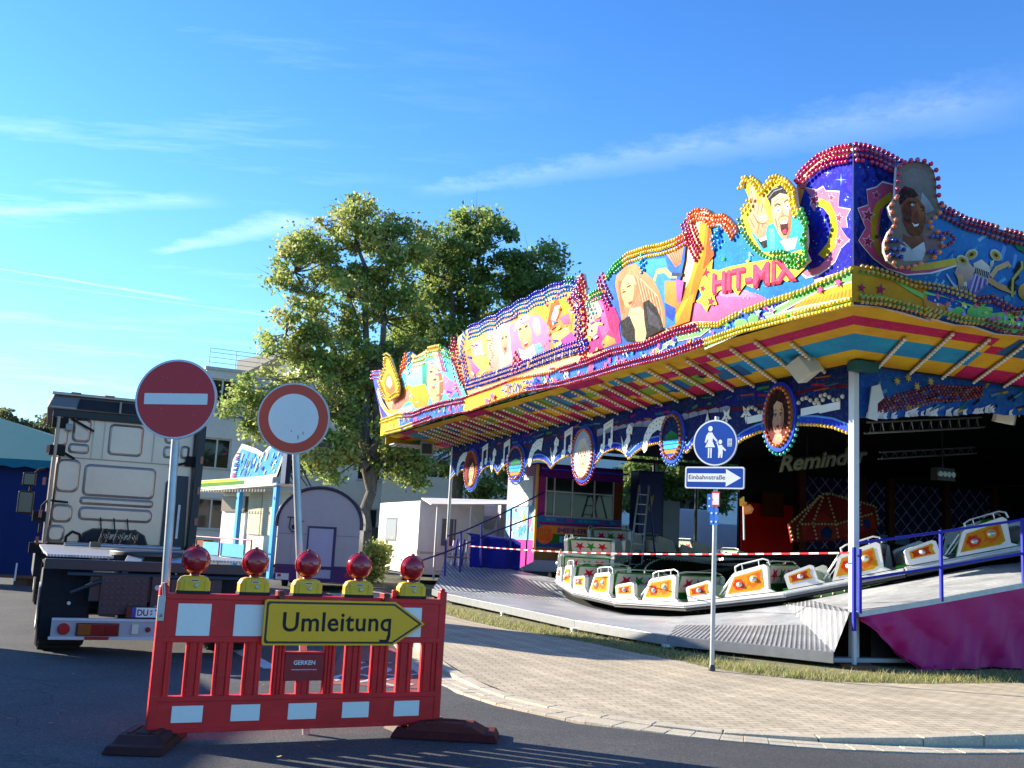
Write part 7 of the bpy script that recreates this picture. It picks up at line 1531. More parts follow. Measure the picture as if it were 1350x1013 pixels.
flood(1326, 546, 16.8, R(160), (R(-20), R(-12)), 'cream square floodlight hanging at the right edge over the dark interior', .36)
flood(564, 591, 32.5, R(-8), (R(14), R(0)), 'small cream floodlight hanging at the far left end of the canopy', .44)
# ---- magenta tarpaulin under the ramp
def tarp():
    n, k = 220, 30; m = M(); vs = []
    for i in range(n+1):
        v_ = -.24+(9.5+.24)*(i/n)**1.2
        ztop = float(np.interp(v_, [q[0] for q in RP], [q[2] for q in RP]))-.07
        for j in range(k+1):
            f = j/k; zb = .06 if v_ > .8 else .06+(.8-v_)*.62
            z_ = ztop*(1-f)+zb*f
            g1 = abs(math.sin(v_*1.5+(1-f)*2.1+.4))**.5; g2 = abs(math.sin(v_*2.3-(1-f)*3.3+1.))**.6
            y = .05*(1-g1)*math.sin(math.pi*f)+.04*(1-g2)*f-.33-.10*f-.05*math.sin(v_*3.1+f*3.4)*f-.035*math.sin(v_*7.3-f*5.)*(.3+f)-.02*math.sin(v_*17+f*9)*f
            vs.append((v_, y, z_-.05*math.sin(v_*2.2)*f*(1 if f < .95 else .3)))
    m.add(vs, [(i*(k+1)+j, i*(k+1)+j+1, (i+1)*(k+1)+j+1, (i+1)*(k+1)+j) for i in range(n) for j in range(k)], H('98145c'), True)
    m2, nt, b, out = nodes('tarpaulin'); b.inputs['Base Color'].default_value = (*H('a8105e'), 1); b.inputs['Specular IOR Level'].default_value = .3; b.inputs['Roughness'].default_value = .55; tc = nd(nt, 'ShaderNodeTexCoord'); wv = noise(nt, tc.outputs['Object'], 2.6, 4, .55); wv2 = noise(nt, tc.outputs['Object'], 9, 3, .5)
    mp = nd(nt, 'ShaderNodeMapping'); mp.inputs['Rotation'].default_value = (0, R(35), 0); mp.inputs['Scale'].default_value = (1, 1, 5); nt.links.new(tc.outputs['Object'], mp.inputs[0]); wv3 = noise(nt, mp.outputs[0], 1.1, 3, .5)
    bump(nt, b, mathn(nt, 'ADD', mathn(nt, 'MULTIPLY', wv3, 2.6), mathn(nt, 'ADD', wv, mathn(nt, 'MULTIPLY', wv2, .3))), .3, .02)
    o = m.build('tarpaulin', m2); o.location = tuple(P1); o.rotation_euler = (0, 0, TH); return o
tag(tarp(), 'magenta tarpaulin hung with folds below the sloping ramp at the right', 'tarpaulin')
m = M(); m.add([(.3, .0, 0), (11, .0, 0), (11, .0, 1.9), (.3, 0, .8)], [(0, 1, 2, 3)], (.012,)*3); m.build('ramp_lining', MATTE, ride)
# ---- barrier tape
m = M(); A = rl(D(640, 722, 29.)); A = D(618, 720, 28.5); B = ride_world(-.3, -.36, 1.64); C_ = D(905, 722, 24.5)
pts = [np.array(A)*(1-t)+np.array(B)*t-np.array([0, 0, .10])*math.sin(math.pi*t) for t in np.linspace(0, 1, 140)]
for i in range(139):
    c = H('c02030') if i % 4 < 2 else H('e4e0dc'); a, b = pts[i], pts[i+1]; m.add([a-[0, 0, .012], b-[0, 0, .012], b+[0, .01, .012], a+[0, .01, .012]], [(0, 1, 2, 3)], c)
tag(m.build('barrier_tape', FABR), 'red and white tape stretched across the front of the ride', 'tape')
# ---- orange and yellow ornament behind the street sign
t = thing('ride_pennant', 'small orange and yellow arrow on a thin white rod behind the one way sign', 'ornament', ride_world(2.4, 5.2, .6), TH)
q0 = D(981, 700, 20.5); q1 = D(978, 657, 20.5); m = M(); o_ = Vector(t.location)
W3 = lambda x, y, off=0: tuple(Vector(ride_local(D(x, y, 20.5-off)))-Vector(ride_local(np.array(t.location))))
m.tube(W3(981, 712), W3(980, 655), .018, H('d8d4cc'), 8); m.build('rod', PAINT, t); m = M()
def fl_(L_, c, off): 
    P_ = [W3(x, y, off) for x, y in L_]; Q_ = [W3(x, y, off+.04) for x, y in L_]; n = len(P_); m.add(P_+Q_, [tuple(range(n)), tuple(range(n, 2*n))[::-1]]+[(i, (i+1) % n, n+(i+1) % n, n+i) for i in range(n)], c)
fl_([(975, 658), (980, 655), (982, 662), (985, 662), (984, 668), (975, 667)], H('f0b818'), 0); fl_([(980, 667), (989, 665), (994, 671), (991, 677), (980, 679)], H('e07818'), .06); fl_([(982, 668), (988, 667), (991, 671), (988, 675), (982, 676)], H('f09a40'), .11); m.build('arrow', PAINT, t)

# ================================================================== vans, stalls and buildings behind
def wheels(t, L_, r_, w_=.2):
    for x, y in L_: 
        m = M(); m.lathe([(r_*.6, -w_/2), (r_, -w_/2+.02), (r_, w_/2-.02), (r_*.6, w_/2)], (x, y, r_), (1, 0, 0), (.02,)*3, 20); o = m.build('wheel', RUB, t); m = M(); m.lathe([(r_*.58, -w_/2-.005), (r_*.3, -w_/2+.04), (.02, -w_/2+.04)], (x, y, r_), (1, 0, 0), H('a0a0a0'), 14); m.build('rim', METAL, o)
# showman's wagon with arched roof
p = D(360, 771, 28.6); p[2] = 0
t = thing('showman_wagon', 'lilac grey showman wagon with arched roof and purple skirt, behind the blue stall post', 'wagon', p, R(6)); t.scale = (.955, .6, .955)
WW = 2.35; hs, ht = 1.85, 2.85; LG_ = H('b2a8ac')
arc_ = [(0, .62), (WW, .62), (WW, hs)]+[(WW/2+WW/2*math.cos(a), hs+(ht-hs)*math.sin(a)) for a in np.linspace(0, math.pi, 20)[1:-1]]+[(0, hs)]
fw_ = lambda a, b, o: (a, -o, b)
m = M(); m.prism(arc_, fw_, -6, 0, LG_); m.build('body', PAINT, t, bevel=.02)
m = M(); m.prism([(0, .2), (WW, .2), (WW, .66), (0, .66)], fw_, -5.9, .02, H('4a1466')); m.box(-.05, WW+.05, -.05, .0, .55, .64, H('3a1058')); m.build('skirt', PAINT, t)
m = M(); P_ = [(WW/2+(WW/2+.05)*math.cos(a), -.08, hs+(ht-hs+.04)*math.sin(a)) for a in np.linspace(-.12, math.pi+.12, 24)]; m.path(P_, .045, H('302848'), 6)
for i in range(len(P_)-1): a, b = P_[i], P_[i+1]; m.hexa([(a[0], -.1, a[2]), (b[0], -.1, b[2]), (b[0], 6.1, b[2]), (a[0], 6.1, a[2])], [(a[0], -.1, a[2]+.05), (b[0], -.1, b[2]+.05), (b[0], 6.1, b[2]+.05), (a[0], 6.1, a[2]+.05)], H('3c3458'))
m.build('roof', PAINT, t)
m = M(); m.box(.9, 1.6, -.03, .0, .3, 1.72, H('b4acc6')); o = m.build('door', PAINT, t, bevel=.01); m = M(); m.box(.86, .9, -.045, 0, .3, 1.76, H('352a60')); m.box(1.6, 1.68, -.045, 0, .2, 1.76, H('352a60')); m.box(.86, 1.68, -.045, 0, 1.72, 1.78, H('352a60')); m.build('door_frame', PAINT, o); m = M(); m.tube((.62, -.05, 1.05), (.75, -.1, 1.0), .02, (.05,)*3, 6); m.build('handle', METAL, o)
m = M(); m.box(.02, WW-.02, -.008, 0, 1.52, 1.54, H('8a80a0')); m.box(.42, .43, -.006, 0, .66, 1.9, H('8a80a0')); m.build('seam', MATTE, t)
m = M(); m.path([(.25, -.04, 2.0), (.4, -.15, 2.0), (.6, -.15, 1.9), (.72, -.05, 1.9)], .014, bk, 6); m.path([(.35, -.1, 1.98), (.32, -.1, 1.7), (.42, -.1, 1.58), (.55, -.1, 1.6), (.58, -.1, 1.9)], .014, bk, 6); m.lathe([(.05, 0), (.05, .1)], (.45, -.1, 1.68), (0, -.3, 1), (.04,)*3, 10); m.build('cable_bracket', RUB, t)
m = M(); m.box(.05, .42, -.05, -.02, .22, .4, H('e0e0e0')); m.build('number_board', PAINT, t); m = M(); m.box(.1, .2, -.06, -.05, .3, .38, H('a03028')); m.box(2.0, 2.25, -.05, -.02, .35, .5, H('a01828')); m.build('tail_light', PAINT, t)
wheels(t, [(.25, 1.2), (WW-.25, 1.2), (.25, 4.6), (WW-.25, 4.6)], .3)
# fairground stall with pictured sign board
p = D(357, 757, 33); p[2] = 0
t = thing('fairground_stall', 'cream shuttered fairground stall with a blue underwater picture board on its roof edge', 'stall', p, R(-50)); t.scale = (1.55, 1.2, 1.2)
# local x to the left (negative) along its front, y away
m = M(); m.box(-3.4, -.1, .5, 1.25, .35, 2.35, H('e0d4bc')); m.box(-3.4, -.1, .55, 1.2, .1, .35, H('2a2a2a')); m.build('stall_body', PAINT, t, bevel=.01)
for x in (-1.98, -1.35, -.72):
    m = M(); m.box(x, x+.6, .46, .5, 1.12, 2.3, H('c4b898'))
    for i in range(22): m.box(x+.01, x+.59, .45, .462, 1.14+i*.053, 1.17+i*.053, H('cfc4a8'))
    m.build('shutter', MATTE, t)
m = M(); m.box(-3.3, -2.1, .44, .5, .45, 1.7, H('e4e2de')); m.box(-3.3, -2.1, .4, .5, 1.75, 2.2, H('5a4a40')); m.build('serving_hatch', PAINT, t)
for x in (-.06, -1.75): 
    m = M(); m.box(x-.07, x+.07, -.05, .07, 0, 2.55, H('3aa0e0')); m.build('blue_post', PAINT, t, bevel=.01)
m = M(); m.hexa([(-3.6, -.25, 2.3), (.05, -.1, 2.46), (.05, .6, 2.46), (-3.6, .6, 2.3)], [(-3.6, -.25, 2.36), (.05, -.1, 2.52), (.05, .6, 2.52), (-3.6, .6, 2.36)], H('e8e0d0')); m.build('awning', PAINT, t)
m = M(); m.add([(-3.6, -.27, 2.35), (-.1, -.12, 2.5), (-.1, -.12, 2.72), (-3.6, -.27, 2.62)], [(0, 1, 2, 3)], H('e8e4da')); m.add([(-3.6, -.275, 2.42), (-1.3, -.175, 2.5), (-1.3, -.175, 2.6), (-3.6, -.275, 2.52)], [(0, 1, 2, 3)], H('4a9a30')); m.add([(-3.6, -.28, 2.52), (-1.6, -.19, 2.58), (-1.6, -.19, 2.66), (-3.6, -.28, 2.6)], [(0, 1, 2, 3)], H('e8d040'))
for i in range(26): x = -3.5+i*.135; m.tube((x, -.3+.0, 2.34+.0), (x, -.3, 2.27), .02, H('d8d0b8'), 5)
m.build('fascia', ART, t)
brd_ = [(-2.0, 2.6), (-.05, 2.72), (.3, 3.62), (.22, 3.72), (-.25, 3.52), (-.75, 3.2), (-1.1, 3.3), (-1.75, 3.42), (-2.02, 3.1)]
fb2 = lambda a, b, o: (a, -.05+.1*(b-2.6)-o, b)
m = M(); brd_ = [(x*1.12, (z-2.6)*1.42+2.52) for x, z in brd_]; m.prism(brd_, fb2, -.06, 0, H('f0eee8'), side=H('1c2440')); ins = [(-1.93, 2.68), (-.1, 2.78), (.22, 3.58), (-.25, 3.42), (-.75, 3.1), (-1.1, 3.2), (-1.72, 3.32), (-1.93, 3.06)]; ins = [(x*1.12, (z-2.6)*1.42+2.52) for x, z in ins]; m.prism(ins, fb2, .004, .006, H('3aa4e0'))
random.seed(4)
for i in range(60):
    a_, b_ = random.uniform(-2., .05), random.uniform(2.75, 3.3); L_ = random.uniform(.05, .2)
    m.prism([(a_, b_), (a_+.05, b_+L_), (a_+.09, b_+L_*.8), (a_+.04, b_-.03)], fb2, .007+i*.0004, .0072+i*.0004, random.choice([H('1c64c0'), H('8ad0f0'), H('f0f4f4'), H('e0c860'), H('2a88d0'), H('d8b080'), H('1a50b0')]))
for i in range(12): m.prism([(-2.1+.04*math.sin(i), 2.72+i*.06), (-1.95, 2.72+i*.06), (-1.93, 2.76+i*.06), (-2.1, 2.76+i*.06)], fb2, .035, .036, random.choice([H('c02030'), H('1a50b0'), H('e8e0d8')]))
m.build('picture_board', ART, t)
m = M(); 
for x0, x1 in ((.25, .1), (-.4, -.5)):
    m.tube((x0, .1, 3.5), (x1, .9, 2.5), .02, (.1,)*3, 6); m.tube((x0, .1, 3.1), (x1, .8, 2.5), .015, (.1,)*3, 6)
m.box(.1, .3, -.02, .12, 2.5, 3.6, H('1a2c50')); m.build('board_bracket', METAL, t)
m = M(); m.path([(-3.2, -.5, .98), (-.2, -.5, .98)], .02, H('b02a40'), 6); m.path([(-3.2, -.5, .98), (-3.2, -.5, .2)], .02, H('b02a40'), 6); m.path([(-.2, -.5, .98), (-.2, -.5, .1)], .02, H('b02a40'), 6); m.path([(-1.7, -.5, .98), (-1.7, -.5, .2)], .02, H('b02a40'), 6); m.build('handrail', PAINT, t)
m = M(); m.box(-2.6, -.6, -.46, -.44, .5, .85, H('5aa8d8')); m.box(-3.2, -2.7, -.4, -.1, .5, .9, H('7a4a2c')); m.build('banner', FABR, t)
# white caravan with fold out porch
p = D(547, 771, 34.5); p[2] = 0
t = thing('white_caravan', 'white living caravan with sunlit long side and porch, left of the ride', 'caravan', p, TH)
CW_ = H('eceae6'); m = M(); m.box(0, 2.3, 0, 5.2, .32, 2.75, CW_); m.box(2.3, 3.4, 1.4, 5., .4, 2.8, H('d8d4cc')); m.build('caravan_body', PAINT, t, bevel=.03)
m = M(); m.box(-.015, 0, 2.6, 4.1, 1.35, 2.2, H('6a7078')); m.box(-.02, -.01, 2.7, 4.0, 1.42, 2.13, H('8a9098')); m.build('window', PAINT, t)
m = M(); m.box(.75, 1.35, -.04, 0, 1.25, 2.25, H('e8e6e2')); m.box(.8, 1.3, -.045, -.03, 1.3, 2.2, (.12, .13, .14)); m.box(1.2, 1.24, -.05, -.04, 1.3, 2.2, H('c8c8c8')); m.build('window', PAINT, t)
m = M(); m.box(-.012, 0, 0, 5.2, 1.0, 1.12, H('c0bcb4')); m.box(-.012, 0, 0, 5.2, .8, .84, H('c8c4bc')); m.box(.1, 2.2, -.012, 0, 1.0, 1.08, H('c0bcb4')); m.build('trim_strip', PAINT, t)
m = M(); m.hexa([(.1, -.9, 2.6), (3.6, -.9, 2.8), (3.6, .2, 2.95), (.1, .2, 2.82)], [(.1, -.9, 2.64), (3.6, -.9, 2.84), (3.6, .2, 2.99), (.1, .2, 2.86)], H('e8e6e0')); m.build('awning', FABR, t)
m = M()
for a, b in (((.35, -.85, 2.6), (.35, -.85, .2)), ((1.5, -.85, 2.65), (1.5, -.85, .2)), ((1.6, -.3, 2.5), (2.2, -.3, 1.9)), ((3.5, -.85, 2.7), (3.5, -.85, .2)), ((.35, -.85, .5), (3.5, -.85, .5))): m.tube(a, b, .035, H('e4e2de'), 6)
m.build('awning_frame', PAINT, t)
m = M(); m.box(1.9, 3.2, .9, .96, 1.1, 1.9, H('ece8e2')); m.hexa([(2.1, .86, 1.95), (3.0, .86, 1.95), (3.0, .9, 1.95), (2.1, .9, 1.95)], [(2.25, .86, 2.4), (3.15, .86, 2.4), (3.15, .9, 2.4), (2.25, .9, 2.4)], H('a8a49c')); m.box(3.15, 3.32, .6, .9, .4, 2.8, H('c8b0ac')); m.build('porch_panel', PAINT, t)
for i in range(4): m = M(); m.box(1.6, 2.3, -.7+i*.17, -.45+i*.17, .25+i*.2, .3+i*.2, H('b0aca4')); m.build('step', METAL, t)
m = M(); m.box(1.2, 2.1, .8, 1.8, 2.75, 2.88, H('f0eee8')); m.box(2.6, 3.2, 2., 3., 2.8, 3.0, H('f0eee8')); m.build('roof_vent', PAINT, t, bevel=.02)
m = M(); m.box(.1, 3.3, .3, 5., .24, .42, (.02, .03, .07)); m.tube((.2, .2, .0), (.2, .2, .34), .03, WHITE, 6); m.tube((.1, 5.3, .5), (.1, 5.5, .3), .08, (.1,)*3, 6); m.build('chassis', MATTE, t)
wheels(t, [(.3, 2.4), (2., 2.4)], .32)
t = thing('white_trailer', 'plain white trailer with a pinkish frame next to the painted booth', 'trailer', D(648, 745, 38)*[1, 1, 0], TH)
m = M(); m.box(0, 3.2, 0, 2.2, .5, 3., H('f0eeec')); m.build('trailer_body', PAINT, t, bevel=.03); m = M(); m.box(-.02, .14, -.03, .05, .4, 3.02, H('c4a4a4')); m.box(.95, 1.1, -.03, .05, .4, 3.02, H('c4a4a4')); m.box(-.02, 3.2, -.03, .05, 2.9, 3.02, H('c4a4a4')); m.build('trailer_frame', PAINT, t, bevel=.01); wheels(t, [(.3, 1.), (2.9, 1.)], .3)
# blue covered equipment
t = thing('covered_equipment', 'dark blue sheet over stacked chairs and poles beside the left walkway', 'covered stack', D(640, 758, 30.5)*[1, 1, 0]+[0, 0, .3], R(14))
m = M(); n = 14
vs = [(-.55+1.5*i/n, -.25+.05*math.sin(i*1.7)-(.1 if j else 0)*math.sin(i*.9), (1.35-(.12*i/n) if j == 2 else (.9 if j == 1 else .15+.55*max(0, (i/n-.45))))) for j in range(3) for i in range(n+1)]
vs += [(-.55+1.5*i/n, .6, 1.45-.1*i/n) for i in range(n+1)]
m.add(vs, [(j*(n+1)+i, j*(n+1)+i+1, (j+1)*(n+1)+i+1, (j+1)*(n+1)+i) for j in range(3) for i in range(n)], H('1c2494'), True); m.build('sheet', FABR, t)
m = M()
for i in range(5): m.tube((-1.1+i*.11, -.1, .1), (-1.0+i*.1, -.05, 1.2+.05*(i % 2)), .03, [H('c8ccd4'), H('1c2494'), H('e0e0e4'), H('14206a'), H('98a0b0')][i], 6)
m.box(-1.2, -.6, -.2, .3, .3, .36, (.05,)*3); m.box(-1.2, -.6, -.2, .3, .7, .74, (.1,)*3); m.build('pole_bundle', METAL, t)
t = thing('box_trailer', 'white box trailer seen through the open back of the ride', 'trailer', D(873, 718, 41)*[1, 1, 0], R(14))
m = M(); m.box(0, 2.25, 0, 2.4, .8, 3.2, H('ecdcd8')); m.box(2.25, 3.5, .1, 2.2, .8, 2.7, H('ecdcd8')); m.build('trailer_body', PAINT, t, bevel=.03); m = M(); m.box(2.6, 2.95, .07, .1, .9, 1.4, (.05,)*3); m.build('hatch', PAINT, t); wheels(t, [(.4, 1.), (3.2, 1.)], .4)
# blue tent at the left
p = D(-30, 771, 24); p[2] = 0
t = thing('blue_tent', 'blue market tent with dark blue walls and a petrol coloured roof behind the truck', 'tent', p, R(3))
def fold(x0, x1, y, z0, z1_, n, amp, col, m):
    vs = []
    for i in range(n+1):
        x = x0+(x1-x0)*i/n; vs += [(x, y+amp*math.sin(i*1.9), z0), (x, y+amp*.6*math.sin(i*1.9+.6), (z0+z1_)/2), (x, y+amp*.3*math.sin(i*1.9), z1_)]
    m.add(vs, [(3*i+k, 3*i+k+1, 3*i+k+4, 3*i+k+3) for i in range(n) for k in (0, 1)], col, True)
m = M(); fold(-3, 3.2, 0, .18, 2.9, 40, .02, H('14295e'), m); 
vs = [(3.2, 0, .2), (3.2, 5, .2), (3.2, 5, 2.9), (3.2, 0, 2.9)]; m.add(vs, [(0, 1, 2, 3)], H('14295e')); m.build('tent_wall', FABR, t)
m = M(); A_ = [(-3.2, -.25, 2.86), (3.4, -.25, 2.86), (3.4, 5.2, 2.86), (-3.2, 5.2, 2.86)]; pk = (-1.1, 2.4, 4.05); m.add(A_+[pk], [(0, 1, 4), (1, 2, 4), (2, 3, 4), (3, 0, 4)], H('00646c')); 
n = 26; vs = []
for i in range(n+1): x = -3.2+6.6*i/n; vs += [(x, -.26, 2.86), (x, -.28, 2.70-.05*abs(math.sin(i*1.57)))]
m.add(vs, [(2*i, 2*i+1, 2*i+3, 2*i+2) for i in range(n)], H('1b6a7a')); vs = [(3.41, -.26+5.4*i/20, z_) for i in range(21) for z_ in (2.86, 2.70-.05*abs(math.sin(i*1.57)))]; m.add(vs, [(2*i, 2*i+1, 2*i+3, 2*i+2) for i in range(20)], H('1b6a7a')); m.build('tent_roof', FABR, t)
m = M(); m.box(-3, 3.2, -.3, .1, .16, .22, H('7a4a34')); 
for x in (-1., .9, 2.4): m.box(x, x+.3, -.25, .1, 0, .16, H('5a4030'))
m.build('timber_base', MATTE, t); m = M(); m.tube((.95, -.32, .1), (.95, -.3, .5), .02, WHITE, 6); m.build('peg', PAINT, t)
# unseen second tent, added and shaped to throw shade over the road
t = thing('shade_tent', 'unseen gabled tent added at the left to throw shade over the road', 'tent', (-14.5, 8.3, 0), R(0))
m = M(); m.box(-3, 3.4, -14, 6.2, 0, 2.9, H('14295e')); m.build('tent_wall', FABR, t); m = M(); m.add([(-3.3, -14.2, 2.86), (3.6, -14.2, 2.86), (3.6, 6.4, 2.86), (-3.3, 6.4, 2.86), (0, -14.2, 5.0), (0, 5.3, 5.0)], [(0, 1, 4), (1, 2, 5, 4), (2, 3, 5), (3, 0, 4, 5)], H('00646c')); m.build('tent_roof', FABR, t)

# modern apartment building
def facademat():
    m, nt, b, out = nodes('pale_render'); tc = nd(nt, 'ShaderNodeTexCoord'); n = noise(nt, tc.outputs['Object'], .4, 5, .6); n2 = noise(nt, tc.outputs['Object'], 8, 4, .6)
    c = mixn(nt, ramp(nt, n, [(.3, (.62, .61, .58)), (.7, (.72, .70, .67))]), ramp(nt, n2, [(.3, (.92,)*3), (.7, (1.04,)*3)]), 1., 'MULTIPLY'); nt.links.new(c, b.inputs['Base Color']); b.inputs['Roughness'].default_value = .9; return m
REN = facademat()
def building():
    p = D(252, 700, 50); p[2] = 0
    t = thing('apartment_building', 'pale rendered apartment building with roof terrace, behind the stall and the trees', 'building', p, R(28))
    L_, Hh, Dp = 34, 9.2, 14
    wins = []
    for st in range(3):
        z0 = .9+st*2.95
        for x in (.2, 4.2, 8.2, 12.2, 16.2, 20.2, 24.2, 28.2): wins.append((x, x+1.35, z0+.5, z0+2.0))
    for st in range(3):
        z0 = .9+st*2.95; 
    m = M(); xs = sorted({0., L_, *[w[0] for w in wins], *[w[1] for w in wins]}); zs = sorted({0., Hh, *[w[2] for w in wins], *[w[3] for w in wins]})
    for x0, x1 in zip(xs[:-1], xs[1:]):
        for z0, z1_ in zip(zs[:-1], zs[1:]):
            if any(abs(w[0]-x0) < 1e-4 and abs(w[2]-z0) < 1e-4 for w in wins): continue
            m.box(x0-.0004 if 0 else x0, x1, 0, .3, z0, z1_, (.6,)*3)
    m.box(-.02, 0, .0, Dp, 0, Hh, (.6,)*3) if 0 else m.add([(0, .3, 0), (0, Dp, 0), (0, Dp, Hh), (0, .3, Hh)], [(0, 1, 2, 3)], (.6,)*3); m.add([(L_, .3, 0), (L_, Dp, 0), (L_, Dp, Hh), (L_, .3, Hh)], [(0, 1, 2, 3)], (.6,)*3); m.add([(0, Dp, 0), (L_, Dp, 0), (L_, Dp, Hh), (0, Dp, Hh)], [(0, 1, 2, 3)], (.6,)*3); m.add([(0, 0.3, Hh), (L_, 0.3, Hh), (L_, Dp, Hh), (0, Dp, Hh)], [(0, 1, 2, 3)], (.5,)*3)
    m.build('wall', REN, t)
    for x0, x1, z0, z1_ in wins:
        m = M(); 
        for a in ((x0, x0+.07, z0, z1_), (x1-.07, x1, z0, z1_), (x0+.07, x1-.07, z0, z0+.07), (x0+.07, x1-.07, z1_-.07, z1_), ((x0+x1)/2-.04, (x0+x1)/2+.04, z0+.07, z1_-.07)): m.box(a[0], a[1], .14, .2, a[2], a[3], H('d8d4cc'))
        m.box(x0-.05, x1+.05, -.06, .1, z0-.06, z0-.0, H('b8b4ac')); o = m.build('window', PAINT, t); m = M(); m.box(x0+.05, x1-.05, .2, .22, z0+.05, z1_-.05, (.03, .04, .05)); m.build('pane', WINGL, o)
        m = M(); m.box(x0+.09, x0+.45, .24, .26, z0+.08, z1_-.08, H('c8c8c4')); m.build('curtain', FABR, o)
    m = M(); m.box(5.6, L_, 3., Dp-.5, Hh, Hh+1.8, (.55,)*3); m.build('penthouse', REN, t)
    m = M(); m.hexa([(4.6, 2.2, Hh+1.8), (L_+.6, 2.2, Hh+1.8), (L_+.6, Dp, Hh+1.8), (4.6, Dp, Hh+1.8)], [(4.6, 2.2, Hh+1.95), (L_+.6, 2.2, Hh+1.95), (L_+.6, Dp, Hh+2.9), (4.6, Dp, Hh+2.9)], H('2a2c30')); m.build('roof', MATTE, t)
    m = M(); m.box(-.08, L_+.08, -.08, .35, Hh, Hh+.15, H('c8c6c0')); m.build('parapet', MATTE, t); m = M()
    for x in np.arange(.1, L_, 1.3): m.tube((x, .15, Hh+.15), (x, .15, Hh+1.1), .02, H('9aa0a4'), 5)
    for z_ in (.4, .65, .9, 1.1): m.tube((.1, .15, Hh+z_), (L_-.1, .15, Hh+z_), .014, H('9aa0a4'), 5)
    for z_ in (6.95, 7.2, 7.45): m.tube((.0, -.12, z_), (4, -.12, z_), .02, H('50545a'), 5)
    m.build('terrace_railing', METAL, t)
building()
m = M(); m.box(0, 7, 0, 4, 0, 4.6, (.6,)*3); o = m.build('annex_wall', REN); o.location = tuple(D(500, 700, 52)*[1, 1, 0]); o.rotation_euler = (0, 0, R(8)); tag(o, 'pale plain annex wall seen below the tree crowns between the wagon and the caravan', 'building')
m = M()
for x in (.6, 3.6): m.box(x, x+.7, -.03, 0, 1.3, 2.6, (.02, .025, .03))
w_ = m.build('window', WINGL); w_.parent = o
m = M(); m.box(0, 9, 0, .1, 0, 1.9, (.02, .03, .03)); o = m.build('dark_fence', MATTE); o.location = tuple(D(470, 745, 49)*[1, 1, 0]); tag(o, 'dark low fence under the trees behind the caravan', 'fence')

